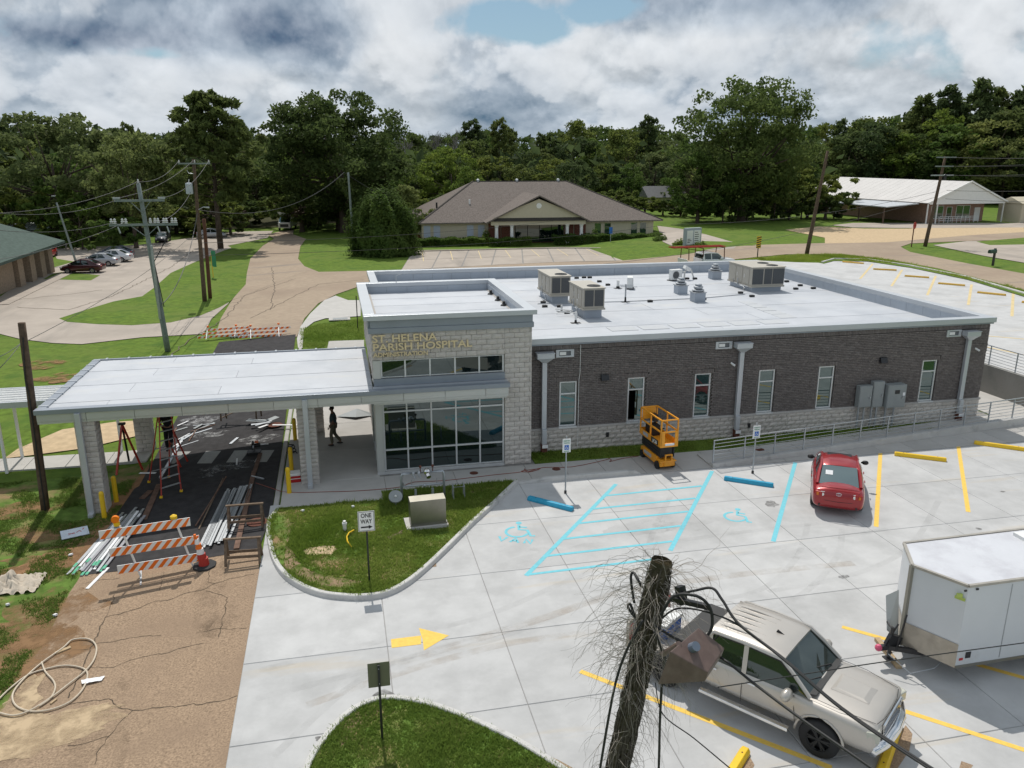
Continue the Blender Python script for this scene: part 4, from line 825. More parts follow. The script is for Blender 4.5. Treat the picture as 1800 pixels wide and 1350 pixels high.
# ============================================================= entrance canopy
can = thing('entrance_canopy', 'flat roofed drive-through canopy on stone columns left of the tower', 'canopy')
CX0, CX1, CY0, CY1, CZ = -10.45, 1.1, 29.15, 36.75, 3.62
b = B(); b.box(CX0+.15, CX1, CY0+.12, CY1-.1, 3.12, 3.5); b.box(CX1, 6.2, CY0+.12, TY0-.02, 3.02, 3.58); b.build('canopy_deck', M['panel'], can)
ys_ = [CY0+.32, 30.2, 31.3, 32.5, 33.6, 34.7, 35.7, CY1-.12]
for i, (a, c) in enumerate(zip(ys_, ys_[1:])):
    X = [CX0+.3, CX0+2.2+(i*3.7) % 7, CX1]
    for u, v in zip(X, X[1:]): B().box(u, v-.012, a+.012, c-.010, 3.5, 3.545+.006*(i % 2)+(.003 if u > X[0] else 0)).build('membrane_sheet', M['roof'], can)
b = B(); b.box(CX0, 6.3, CY0, CY0+.3, CZ-.17, CZ); b.build('coping', M['fascia'], can, bevel=.01)
B().box(CX1, 6.28, CY0+.3, TY0-.02, CZ-.1, CZ-.01).build('coping_cover', M['coping'], can)
b = B(); b.box(CX0, CX0+.3, CY0+.3, CY1, CZ-.17, CZ-.02); b.box(CX0+.3, CX1, CY1-.12, CY1, CZ-.17, CZ-.02); b.build('edge_flashing', M['fascia'], can)
for k in range(9): B().box(CX0-.01, CX0+.32, CY0+.55+k*.84, CY0+.63+k*.84, CZ-.18, CZ).build('edge_cleat', M['coping'], can)
for k in range(13): B().box(CX0+.5+k*.88, CX0+.58+k*.88, CY1-.16, CY1+.01, CZ-.16, CZ+.01).build('edge_cleat', M['coping'], can)
x = CX0+.05; k = 0
while x < 6.2:
    x2 = min(x+1.575, 6.25)
    B().box(x+.008, x2-.008, CY0+.05, CY0+.11, 3.19, CZ-.175).build('fascia_panel', M['panel'], can)
    B().box(x+.008, x2-.008, CY0+.07, CY0+.13, 3.10, 3.18).build('soffit_trim', M['panel'], can)
    x = x2
B().box(CX0+.05, CX0+.11, CY0+.12, CY1-.05, 3.10, CZ-.175).build('fascia_panel', M['panel'], can)
B().box(CX0+.11, CX1, CY1-.12, CY1-.06, 3.10, CZ-.175).build('fascia_panel', M['panel'], can)
def column(cx, cy, z0):
    b = B(); b.box(cx-.27, cx+.27, cy-.27, cy+.27, z0, 3.12); c = b.build('column', MATS['stone_mortar'], can)
    q = random.Random(int(cx*10)); rows = 18; h = (3.12-z0)/rows
    for r in range(rows):
        z = z0+r*h; long_x = r % 2
        for (ax, ay, rz, l) in (((-.33, -.33, 0, .66)), ((.33, -.33, PI/2, .66)), ((.33, .33, PI, .66)), ((-.33, .33, -PI/2, .66))):
            l0 = .4 if (r % 2) else .26
            for s0, s1 in ((0, l0), (l0, .66)):
                src = q.choice(SB); cp = src.copy(); COL.objects.link(cp); cp.parent = c
                cp.location = (cx+ax+math.cos(rz)*s0+q.uniform(-.004, .004), cy+ay+math.sin(rz)*s0, z); cp.rotation_euler = (0, 0, rz); cp.scale = ((s1-s0)/.4, .55, h/.2)
    return c
for cx, cy in ((-8.95, 29.62), (-1.42, 29.72), (-8.6, 35.9), (-1.3, 35.9)): column(cx, cy, zt(cx))
for cx, z0 in ((-9.08, zt(-9.0)), (-1.42, .02)):
    b = B(); b.box(cx-.09, cx+.09, 29.06, 29.2, z0+.12, 3.45); b.box(cx-.09, cx+.09, 28.9, 29.2, z0+.0, z0+.14); b.build('downspout', M['coping'], can, bevel=.008)
# covered walkway at the far left
wk = thing('walkway_cover', 'white ribbed metal walkway cover on thin posts at the left edge', 'walkway cover')
b = B(); x = -24.0
for k in range(6):
    y0 = 34.0+k*.36; b.box(-24, -10.6, y0, y0+.34, 2.52, 2.56); b.box(-24, -10.6, y0+.29, y0+.35, 2.56, 2.63)
b.build('roof_panel', M['white'], wk)
b = B(); b.box(-24, -10.6, 33.9, 34.0, 2.42, 2.66); b.box(-24, -10.6, 36.15, 36.25, 2.42, 2.66); b.build('gutter', M['coping'], wk)
for x, y in ((-13.6, 34.25), (-9.62, 35.9), (-13.6, 36.0), (-17.5, 34.25), (-17.5, 36.0)): B().box(x-.05, x+.05, y-.05, y+.05, zt(x), 2.5).build('post', M['white'], wk)

# ============================================================= vegetation
LM = [leafmat('oak_leaves', (.075, .115, .034), (.155, .20, .06), .5), leafmat('pine_needles', (.066, .10, .038), (.13, .17, .06), .5), leafmat('light_leaves', (.12, .155, .055), (.22, .26, .095), .5), leafmat('bush_leaves', (.07, .125, .028), (.16, .225, .055), .5)]
def leafmesh(name, C, S, m, seed, aspect=1.6, up=.25, fold=True):
    """C: (n,3) leaf-clump centres, S: sizes -> one mesh of small bent leaf clumps"""
    r = np.random.default_rng(seed); n = len(C)
    nrm = r.normal(size=(n, 3)); nrm[:, 2] += up; nrm /= np.linalg.norm(nrm, axis=1)[:, None]
    t = r.normal(size=(n, 3)); t -= (t*nrm).sum(1)[:, None]*nrm; t /= np.linalg.norm(t, axis=1)[:, None]; bt = np.cross(nrm, t)
    S = S[:, None]; j = lambda: r.uniform(.6, 1.25, size=(n, 1))
    V = np.stack([C-t*S*j()*aspect*.5, C-bt*S*.5*j()+nrm*S*.18, C+t*S*j()*aspect*.5, C+bt*S*.5*j()+nrm*S*.18], 1).reshape(-1, 3)
    k = np.arange(n)*4; F = np.stack([k, k+1, k+2, k, k+2, k+3], 1).reshape(-1, 3)
    me = bpy.data.meshes.new(name); me.vertices.add(len(V)); me.vertices.foreach_set('co', V.ravel().astype(np.float32))
    me.loops.add(F.size); me.loops.foreach_set('vertex_index', F.ravel().astype(np.int32)); me.polygons.add(len(F))
    me.polygons.foreach_set('loop_start', np.arange(len(F), dtype=np.int32)*3); me.polygons.foreach_set('loop_total', np.full(len(F), 3, dtype=np.int32))
    me.update(calc_edges=True); me.materials.append(m); return me
def blobs_leaves(r, BC, BR, per, flat=.7):
    out = []
    for c, rad in zip(BC, BR):
        k = int(per*(rad/np.mean(BR))**1.6); d = r.normal(size=(k, 3)); d[:, 2] = d[:, 2]*.8+.25; d /= np.linalg.norm(d, axis=1)[:, None]
        out.append(c+d*(rad*r.uniform(.45, 1.08, size=(k, 1)))*[1, 1, flat])
    return np.concatenate(out)
def oak_proto(seed, H, rx, nb, per, leaf, m, base=.22, rz=None, trunk_r=.35, lean=0., gap=.0, name='tree', asp=1.0, sky=.62):
    r = np.random.default_rng(seed); q = random.Random(seed); BC = []; BR = []
    cz = H*(1+base)/2; hz = rz or H*(1-base)/2
    while len(BC) < nb:
        d = r.normal(size=3); d /= np.linalg.norm(d); rad = r.uniform(sky, 1.0)**.7
        w_ = 1+.22*math.sin(3*math.atan2(d[1], d[0])+seed)+.16*math.sin(5*d[2]*2+seed*2)
        p = np.array([d[0]*rx*rad*w_, d[1]*rx*rad*w_*asp, cz+d[2]*hz*rad*(1 if d[2] > 0 else .9)])
        if p[2] < H*base*.8: continue
        br = H*r.uniform(.05, .10)
        if p[2]+br*.6 > H: p[2] = H-br*.6
        BC.append(p); BR.append(br)
    C = blobs_leaves(r, BC, BR, per); S = r.uniform(.6, 1.3, size=len(C))*leaf
    t = thing(name, 'x', 'tree')
    cm = bpy.data.objects.new('crown', leafmesh('crown', C, S, m, seed)); COL.objects.link(cm); cm.parent = t
    b = B(); top = Vector((lean, 0, H*.62)); b.tube([(0, 0, -.4), (0, 0, .3), (lean*.2, 0, H*.2), (lean*.6, 0, H*.42), top], [trunk_r*1.5, trunk_r, trunk_r*.8, trunk_r*.55, trunk_r*.2], 8)
    for k in range(min(26, nb//3)):
        e = BC[q.randrange(nb)]; z0 = H*q.uniform(.2, .5); s0 = Vector((lean*z0/H, 0, z0)); mid = s0.lerp(Vector(e), .5)+Vector((0, 0, -H*.03))
        b.tube([s0, mid, Vector(e)], [trunk_r*.32, trunk_r*.2, trunk_r*.06], 5)
    b.build('trunk', M['trunk'], t, world=False, smooth=True); return t
def pine_proto(seed, H, rx, nb, per, leaf, m, base=.3, trunk_r=.3, name='pine_tree', top=.35):
    r = np.random.default_rng(seed); BC = []; BR = []; b = B()
    b.tube([(0, 0, -.4), (0, 0, H*.3), (.2, 0, H*.7), (.1, .1, H*.97)], [trunk_r*1.2, trunk_r*.9, trunk_r*.5, .04], 8)
    for k in range(nb):
        f = (k+.5)/nb; z = H*(base+(1-base)*f); a = k*2.4+r.uniform(-.4, .4); L = rx*(1-f**2.2)**.6*r.uniform(.45, 1.1)+H*.02
        if f < .15: L *= .8
        e = np.array([L*math.cos(a), L*math.sin(a), z+L*r.uniform(.0, .3)]); BC.append(e); BR.append(H*r.uniform(.035, .06)); b.tube([(0, 0, z-.2), tuple(e*[.5, .5, 1]-[0, 0, .1]), tuple(e)], [trunk_r*.22, trunk_r*.15, .03], 4)
        if L > H*.07: BC.append(e*[.6, .6, 1]+[r.uniform(-.4, .4), r.uniform(-.4, .4), .15]); BR.append(H*r.uniform(.03, .05))
    C = blobs_leaves(r, BC, BR, per, .75); S = r.uniform(.5, 1.2, size=len(C))*leaf
    t = thing(name, 'x', 'tree'); cm = bpy.data.objects.new('crown', leafmesh('crown', C, S, m, seed, aspect=2.6)); COL.objects.link(cm); cm.parent = t
    b.build('trunk', M['trunk'], t, world=False, smooth=True); return t
def bush_mesh(seed, rx, ry, rz, n, leaf, m, top=.6):
    r = np.random.default_rng(seed); d = r.normal(size=(n, 3)); d[:, 2] = np.abs(d[:, 2])*1.0-.15; d /= np.linalg.norm(d, axis=1)[:, None]
    az_ = np.arctan2(d[:, 1], d[:, 0]); w_ = 1+.08*np.sin(5*az_+seed)+.07*np.sin(9*d[:, 2]+seed+2*az_)+.07*np.sin(11*az_+7*d[:, 2])
    C = d*[rx, ry, rz]*(r.uniform(.75, 1.0, size=(n, 1))*w_[:, None]); C[:, 2] = np.maximum(C[:, 2]+rz*.12, .05)
    return leafmesh('foliage', C, r.uniform(.6, 1.3, size=n)*leaf, m, seed)
def put(t, x, y, s=1., rz=0., label=None, group=None, z=None):
    t.location = (x, y, zt(x) if z is None else z); t.scale = (s, s, s) if not hasattr(s, '__len__') else s; t.rotation_euler = (0, 0, rz)
    if label: t['label'] = label
    if group: t['group'] = group
    return t
sheet('forest_floor', [(-900, 150), (-70, 146), (-30, 152), (0, 158), (60, 172), (150, 205), (260, 215), (900, 260), (900, 900), (-900, 900)], mat('leaf_litter', (.05, .05, .022), .95, var=.4, scale=1.2), .03)
# hero trees
put(pine_proto(3, 20.4, 6.6, 64, 80, .42, LM[1], base=.30, trunk_r=.36), *(-15.78, 120.47), label='tall rough pine with open top behind the brown utility pole at the left')
put(oak_proto(5, 22.4, 11., 230, 110, .42, LM[0], base=.08, sky=.45, trunk_r=.7, name='oak_tree'), *(1.63, 138.5), s=(1.08, 1.08, 1.), label='great rounded oak standing on the lawn beside the narrow road, left of the hipped-roof house')
put(oak_proto(8, 24.2, 12.3, 230, 100, .42, LM[0], base=.04, trunk_r=.8, name='oak_tree', asp=.8, sky=.45), *(69.3, 130.59), rz=1., label='broad spreading oak between the hipped-roof house and the white-roofed building')
put(oak_proto(12, 15.5, 9., 90, 110, .36, LM[2], base=.12, trunk_r=.4, name='oak_tree', asp=.7), *(-39.58, 132.69), s=(1.5, 1.2, 1.2), label='wide pale green tree behind the parked cars at the far left')
put(oak_proto(14, 15., 5.0, 70, 90, .34, LM[2], base=.2, trunk_r=.3, name='oak_tree'), *(-27.55, 123.73), s=1.05, label='small pale tree behind the grey utility pole with two crossarms')
put(oak_proto(16, 11.5, 5.2, 70, 90, .34, LM[3], base=.06, trunk_r=.3, name='tree'), *(59.65, 127.47), label='bright green viny tree at the left foot of the broad spreading oak')
put(oak_proto(17, 14., 7.2, 80, 90, .36, LM[3], base=.1, trunk_r=.3, name='tree'), *(24.64, 172.15), s=1., label='yellow green round tree just behind the left end of the hipped roof')
put(oak_proto(21, 8.2, 4.6, 60, 110, .26, LM[2], base=.02, trunk_r=.2, name='tree'), (9.81, 120.48)[0], (9.81, 120.48)[1], label='loose olive tree rising behind the large clipped shrub beside the house')
sh = thing('large_shrub', 'large dense clipped shrub on the lawn at the left end of the house', 'shrub', (*(6.17, 104.99), 0)); fo = bpy.data.objects.new('foliage', bush_mesh(4, 4.6, 4.2, 7.3, 15000, .26, LM[3])); COL.objects.link(fo); fo.parent = sh
B().tube([(0, 0, 0), (0, 0, 4)], [.2, .1], 6).build('stem', M['trunk'], sh, world=False)
# forest individuals
for px_, d, s_, l in ((1210, 146, 1., 'low thicket right of the small grey-roofed house'), (1250, 143, 1.15, 'dark thicket left under the broad spreading oak'), (1290, 150, 1.2, 'dark thicket directly under the broad spreading oak'), (1335, 150, 1.1, 'dark thicket right under the broad spreading oak'), (1380, 156, 1.2, 'dark thicket between the broad oak and the leaning pole'), (1420, 160, 1.1, 'dark thicket at the left end of the white-roofed building'),
    (20, 136, 1., 'dark thicket above the tip of the green roof'), (70, 134, 1.2, 'dark thicket left of the pale light pole'), (135, 132, 1.2, 'dark thicket right of the pale light pole'), (180, 128, 1., 'dark thicket behind the white parked sedan'), (232, 118, .8, 'leafy thicket just behind the two-armed pole'), (560, 152, 1.1, 'dark thicket left behind the great oak trunk'), (650, 150, 1.1, 'dark thicket right behind the great oak trunk'), (640, 142, .8, 'dark thicket left of the large clipped shrub')):
    p = Vector(R2*((px_-900)/1411.77)+Fw); p.z = 0; p.normalize(); put(oak_proto(int(px_+900), 7.5, 5.2, 44, 60, .36, LM[0 if px_ > 300 or px_ < 100 else 3], base=.0, trunk_r=.12, name='thicket_tree', sky=.3), p.x*d, p.y*d, s_, px_, l)
P = [oak_proto(31, 20, 6.0, 62, 58, .55, LM[0]), oak_proto(32, 20, 5.0, 54, 58, .55, LM[3], base=.15), pine_proto(33, 22, 4.2, 34, 42, .55, LM[1]), pine_proto(34, 22, 3.6, 30, 42, .55, LM[1], base=.45), oak_proto(35, 20, 6.5, 64, 58, .55, LM[1], base=.1), oak_proto(36, 18, 6.0, 56, 58, .5, LM[2], base=.1)]
kinds = ['round broadleaf', 'dense green broadleaf', 'dark pine', 'tall bare-stemmed pine', 'wide dark green', 'pale green']
P.append(oak_proto(37, 8, 5.2, 60, 60, .42, LM[0], base=.0, name='thicket_tree', sky=.3)); kinds.append('low bushy')
for k in range(7):
    P[k].location = (-2000, 0, -500)
def skyline(px):
    K = [(-900, 205), (0, 212), (60, 212), (100, 216), (150, 213), (250, 215), (300, 225), (420, 225), (470, 228), (520, 230), (700, 238), (760, 232), (830, 226), (860, 222), (900, 226), (960, 236), (1000, 214), (1050, 216), (1080, 228), (1100, 214), (1150, 214), (1190, 236), (1230, 240), (1400, 212), (1460, 205), (1510, 204), (1545, 190), (1600, 172), (1660, 155), (1720, 160), (1770, 148), (1800, 148), (2500, 152)]
    for (a, u), (b_, v) in zip(K, K[1:]):
        if a <= px <= b_: return u+(v-u)*(px-a)/(b_-a)
    return 220
f_ = 1411.77
def world_at(px, dist):
    """ground point at a bearing (given as picture column on the horizon) and distance"""
    d = R2*((px-900)/f_)+Fw; d.z = 0; d.normalize(); return d*dist
PL = [(60, 'above the green shingle roof'), (170, 'behind the light pole'), (280, 'left of the tall rough pine'), (420, 'behind the tall rough pine'), (490, 'between pine and great oak'), (690, 'behind the great rounded oak'), (800, 'right of the great oak'), (930, 'over the left half of the hipped roof'), (1060, 'over the right half of the hipped roof'), (1200, 'left of the broad spreading oak'), (1410, 'behind the broad spreading oak'), (1530, 'over the left end of the white roof'), (1680, 'over the middle of the white roof'), (9999, 'over the gable at the right edge')]
qf = random.Random(77); used = set(); cnt = 0
LG = {'left': ('in the woods behind the car park on the left', 'trees of the left woods'), 'mid': ('in the wood behind the hipped-roof house', 'trees of the wood behind the house'), 'right': ('in the tall wood behind the white-roofed building', 'trees of the tall right-hand wood')}
def forest(px, dist, ytop, k, sxy=1.):
    global cnt
    p = world_at(px, dist); dep = Fw.x*p.x+Fw.y*p.y; h = (12+dep*(277-ytop)/f_-zt(p.x))*.97; H0 = (20, 20, 22, 22, 20, 18, 8)[k]; s = h/H0
    zone = 'left' if px < 560 else 'mid' if px < 1250 else 'right'
    if k not in used:
        used.add(k); t = P[k]
    else:
        t = P[k].copy(); COL.objects.link(t)
        for ch in P[k].children: c = ch.copy(); COL.objects.link(c); c.parent = t
    sx = s*qf.uniform(.85, 1.2)*sxy
    t.location = (p.x, p.y, zt(p.x)); t.scale = (sx, sx, s); t.rotation_euler = (0, 0, qf.uniform(0, 6.28))
    row = 'front row' if dist < 165 else 'middle' if dist < 215 else 'skyline'
    where = [w_ for e, w_ in PL if px < e][0]; nm = kinds[k]+' tree '
    t['label'] = nm+('on the skyline ' if row == 'skyline' else 'at the wood edge ' if row == 'front row' else 'in mid wood ')+where; t['category'] = 'tree'; t['group'] = kinds[k]+' trees, '+row+', '+where; cnt += 1
px = -160
while px < 1990:                                     # skyline row
    right = px > 1530; k = qf.choice((2, 3, 2, 4, 3) if right or px < 520 else (0, 1, 2, 0, 4))
    d = qf.uniform(245, 290)
    forest(px+qf.uniform(-8, 8), d, skyline(px)+qf.uniform(-2, 12), k, .9); px += 44 if right else 27
px = -150
while px < 1990:                                     # middle row
    right = px > 1530; d = qf.uniform(225, 250) if right else qf.uniform(205, 240); 
    forest(px+qf.uniform(-8, 8), d, skyline(px)+qf.uniform(16, 34), qf.choice((0, 1, 2, 4, 5)), 1.05); px += 52 if right else 34
px = -140
while px < 1990:                                     # front row, leaving the house and clearings free
    d = qf.uniform(150, 185) if px < 700 else qf.uniform(163, 190)
    if px > 1400: d = qf.uniform(212, 228)
    y = 262+qf.uniform(-6, 30) if px < 1480 else 230+qf.uniform(-30, 30)
    forest(px+qf.uniform(-8, 8), d, y, qf.choice((0, 1, 4, 4, 5, 1)), 1.25); px += 44
px = -140
while px < 1990:                                     # low edge growth
    if not (470 < px < 530) and not (1680 < px < 1800):
        d = qf.uniform(142, 158) if px < 640 else qf.uniform(152, 160)
        if px > 1420: d = qf.uniform(205, 215)
        forest(px, d, 335+qf.uniform(-20, 25), 6, 1.25)
    px += 30
for px_, yt_, d in ((835, 214, 235), (880, 212, 200), (1120, 207, 205), (1085, 225, 200), (1010, 211, 245), (1600, 158, 235), (1560, 172, 238), (1650, 146, 235), (1730, 154, 240), (1775, 142, 235), (440, 226, 180), (15, 232, 150)):
    forest(px_, d, yt_, 3 if px_ > 1500 else qf.choice((0, 2)), .95)
# far wood: reads as one mass
r = np.random.default_rng(9); C = []
for px in range(-500, 2300, 9):
    d = 330+r.uniform(-20, 40); p = world_at(px+r.uniform(-6, 6), d); h = 12+(Fw.x*p.x+Fw.y*p.y)*(277-(skyline(px) if px < 1500 else 200)-14)/f_; k = 60
    q = r.normal(size=(k, 3))*[2.6, 2.6, h*.28]+[p.x, p.y, h*.55]; q[:, 2] = np.clip(q[:, 2], 0, h+r.uniform(-2, 1.)); C.append(q)
for px in range(-500, 2300, 12):      # shaded undergrowth closing the view between trunks
    d = (196 if px < 1400 else 240)+r.uniform(-8, 8); p = world_at(px, d); q = r.normal(size=(46, 3))*[2.4, 2.4, 3.5]+[p.x, p.y, 4]; C.append(np.abs(q*[0, 0, 1])+q*[1, 1, 0])
C = np.concatenate(C); fw = bpy.data.objects.new('far_wood', leafmesh('far_wood', C, r.uniform(1.4, 2.6, size=len(C)), LM[1], 5)); COL.objects.link(fw); tag(fw, kind='stuff')
def bare_tree(x, y, H, seed, label):
    q = random.Random(seed); b = B()
    def br(p, d, L, r_, lv):
        e = p+d*L; b.tube([p, p.lerp(e, .5)+Vector((q.uniform(-.1, .1), q.uniform(-.1, .1), 0))*L*.5, e], [r_, r_*.8, r_*.6], 4, cap=False)
        if lv: 
            for _ in range(4 if lv > 1 else 5): br(p.lerp(e, q.uniform(.4, 1)), (d+Vector((q.uniform(-.8, .8), q.uniform(-.8, .8), q.uniform(-.1, .5)))).normalized(), L*q.uniform(.5, .75), r_*.5, lv-1)
    br(Vector((0, 0, H*.4)), Vector((0, 0, 1)), H*.28, .25, 4); t = thing('dead_tree', label, 'tree', (x, y, zt(x))); b.build('branches', mat('dead_wood', (.22, .20, .19), .9), t, world=False)
    B().tube([(0, 0, 0), (0, 0, H*.41)], [.4, .28], 6).build('trunk', MATS['dead_wood'], t, world=False)
for i, (px, yt_) in enumerate(((778, 226), (812, 226), (726, 222))):
    p = world_at(px, 225); bare_tree(p.x, p.y, 12+225*(277-yt_)/f_, i, ('grey leafless tree above the house roof, left of its bare twin', 'grey leafless tree above the house roof, right of its bare twin', 'thin grey leafless tree right beside the great oak crown')[i])

# ============================================================= far buildings
def hip_roof(b, x0, x1, y0, y1, z, h, inset, m=0, th=.15):
    rx0, rx1, ym = x0+inset, x1-inset, (y0+y1)/2
    V = [(x0, y0, z), (x1, y0, z), (x1, y1, z), (x0, y1, z), (rx0, ym, z+h), (rx1, ym, z+h), (x0, y0, z-th), (x1, y0, z-th), (x1, y1, z-th), (x0, y1, z-th)]
    b.add(V, [(0, 1, 5, 4), (1, 2, 5), (2, 3, 4, 5), (3, 0, 4), (6, 7, 1, 0), (7, 8, 2, 1), (8, 9, 3, 2), (9, 6, 0, 3), (9, 8, 7, 6)], m)
hA = R(-1.8)
HL = 34.5; HO = Vector((12.25, 115.9, 0))
def hp(u, v): return (HO.x+u*math.cos(hA)-v*math.sin(hA), HO.y+u*math.sin(hA)+v*math.cos(hA))
house = thing('clinic_house', 'long tan single-storey building with brown hipped shingle roof and columned porch', 'building', tuple(HO), hA)
def HB(b, name, m, parent=house, **k): return b.build(name, m, parent, world=False, **k)
b = B(); b.box(0, HL, .0, 22, .8, 3.0); HB(b, 'wall', M['tan']); b = B(); b.box(-.02, HL+.02, -.04, 22, 0, .8); HB(b, 'brick_base', M['redbrick'])
for k in range(11): B().box(0.02, HL-.02, -.012-.008*(k % 2), .0, .82+k*.195, .82+(k+1)*.195-.02).build('siding_board', M['tan'], house, world=False)
b = B(); x0, x1, y0, y1, z = -.5, HL+1.3, -.5, 25, 3.05; b.add([(x0, y0, z), (x1, y0, z), (x1, y1, z), (x0, y1, z), (9., 12.2, 8.4), (24., 12.2, 8.4), (x0, y0, z-.15), (x1, y0, z-.15), (x1, y1, z-.15), (x0, y1, z-.15)], [(0, 1, 5, 4), (1, 2, 5), (2, 3, 4, 5), (3, 0, 4), (6, 7, 1, 0), (7, 8, 2, 1), (8, 9, 3, 2), (9, 6, 0, 3)]); HB(b, 'roof', M['shingle'])
b = B(); b.bar((9, 12.2, 8.42), (24, 12.2, 8.42), .3, .06); b.bar((-.5, -.5, 3.08), (9, 12.2, 8.42), .28, .05); b.bar((HL+1.3, -.5, 3.08), (24, 12.2, 8.42), .28, .05); HB(b, 'ridge_cap', mat('dark_shingles', (.06, .055, .05), .95))
b = B(); b.box(-.45, HL+1.2, -.45, 24.9, 2.86, 2.9); HB(b, 'soffit', M['tan'])
# porch gable
px0, px1 = 8.7, 24.1; pxm = (px0+px1)/2; b = B(); ph = 4.4
b.add([(px0, -2.9, 3.15), (px1, -2.9, 3.15), (pxm, -2.9, 3.15+ph*.85), (px0, 5, 3.15), (px1, 5, 3.15), (pxm, 9, 3.15+ph*.85), (px0, -2.9, 2.95), (px1, -2.9, 2.95), (pxm, -2.9, 2.95+ph*.85)], [(0, 2, 5, 3), (2, 1, 4, 5), (0, 6, 8, 2), (2, 8, 7, 1)]); HB(b, 'porch_roof', M['shingle'])
b = B(); b.add([(px0+1.0, -2.5, 3.75), (px1-1.0, -2.5, 3.75), (pxm, -2.5, 6.35)], [(0, 1, 2)]); HB(b, 'gable', M['tan'])
b = B(); b.add([(px0+.6, -2.8, 3.3), (px1-.6, -2.8, 3.3), (px1-1.6, -2.45, 3.8), (px0+1.6, -2.45, 3.8)], [(0, 1, 2, 3)]); HB(b, 'pent_roof', mat('dark_shingles', (.06, .055, .05), .95)); B().cyl((pxm, -2.52, 5.4), (pxm, -2.58, 5.4), .4, n=8).build('gable_vent', M['white'], house, world=False)
b = B(); b.box(px0+.8, px1-.8, -2.6, -2.3, 2.75, 3.3); HB(b, 'porch_beam', M['tan'])
for u in (10.3, 12.5, 20.6, 22.7): B().lathe((u, -2.45, .1), [(.32, 0), (.32, .12), (.26, .15), (.23, 2.3), (.28, 2.5), (.36, 2.65)], 12).build('porch_column', M['white'], house, world=False)
for u0, u1 in ((9.5, 11.3), (11.4, 13.2), (20.8, 22.1), (22.3, 24.0)): B().box(u0, u1, -.14, -.05, .1, 2.9).build('brick_panel', M['redbrick'], house, world=False)
def pane(parent, x0, x1, z0, z1, y, m, fm=M['tan'], nx=1, nz=1, fw=.07):
    b = B(); b.box(x0-fw, x1+fw, y-.03, y+.02, z0-fw, z0); b.box(x0-fw, x1+fw, y-.03, y+.02, z1, z1+fw); b.box(x0-fw, x0, y-.03, y+.02, z0, z1); b.box(x1, x1+fw, y-.03, y+.02, z0, z1)
    for i in range(1, nx): x = x0+(x1-x0)*i/nx; b.box(x-.04, x+.04, y-.028, y+.018, z0, z1)
    f = b.build('window', fm, parent, world=False); B().box(x0, x1, y-.005, y+.01, z0, z1).build('glass_pane', m, f, world=False); return f
blind = mat('blinds', (.42, .47, .55), .6, var=.05)
for u in (.2, 1.6, 6.4, 8.0): pane(house, u, u+.95, 1.0, 2.65, -.03, blind)
for u in (25.4, 26.9, 31.0, 32.4): pane(house, u, u+.95, 1.0, 2.65, -.03, M['glassg'])
pane(house, 13.5, 20.6, .15, 2.85, -.08, M['glass'], M['interior'], 4)
for u, v in ((2.6, 4.0), (7.5, 4.4)): B().cyl((u, 5, v), (u, 5, v+1.6), .14, n=6).build('roof_vent', M['blackm'] if u < 5 else M['white'], house, world=False)
for u in (9.8, 16., 22.7): B().ball((u, 12.2, 8.5), .3, 6).build('roof_vent', M['coping'], house, world=False)
def hedge(u0, u1, v, wd, h, label, seed):
    t = thing('hedge', label, 'hedge', (*hp((u0+u1)/2, v), 0), hA); n = int((u1-u0)*wd*260); r = np.random.default_rng(seed)
    C = np.stack([r.uniform(-(u1-u0)/2, (u1-u0)/2, n), r.uniform(-wd/2, wd/2, n), h*(1-.35*r.uniform(0, 1, n)**2)+.1*np.sin(np.arange(n))], 1); m2 = r.random(n) < .4; C[m2, 1] = -wd/2; C[m2, 2] = r.uniform(.05, h, m2.sum())
    C[:, 2] += .12*np.sin(C[:, 0]*2.3+seed)
    f = bpy.data.objects.new('foliage', leafmesh('foliage', C, r.uniform(.12, .26, n), LM[3], seed)); COL.objects.link(f); f.parent = t
hedge(-1.0, 8.6, -2.3, 2.0, 1.0, 'low loose hedge under the left windows of the hipped-roof house', 1); hedge(9.0, 14.9, -3.9, 1.5, 1.0, 'square clipped hedge left of the porch steps', 2)
hedge(18.1, 24.5, -3.9, 1.6, 1.3, 'square clipped hedge right of the porch steps', 3); hedge(24.5, 34.6, -3.2, 1.8, 1.2, 'long rounded hedge under the right windows of the hipped-roof house', 4)
for u, l in ((8.9, 'small dark shrub left of the porch columns'), (24.9, 'small dark shrub right of the porch columns')):
    t = thing('shrub', l, 'shrub', (*hp(u, -1.8), 0)); f = bpy.data.objects.new('foliage', bush_mesh(int(u), .7, .7, 1.9, 500, .2, LM[3])); COL.objects.link(f); f.parent = t
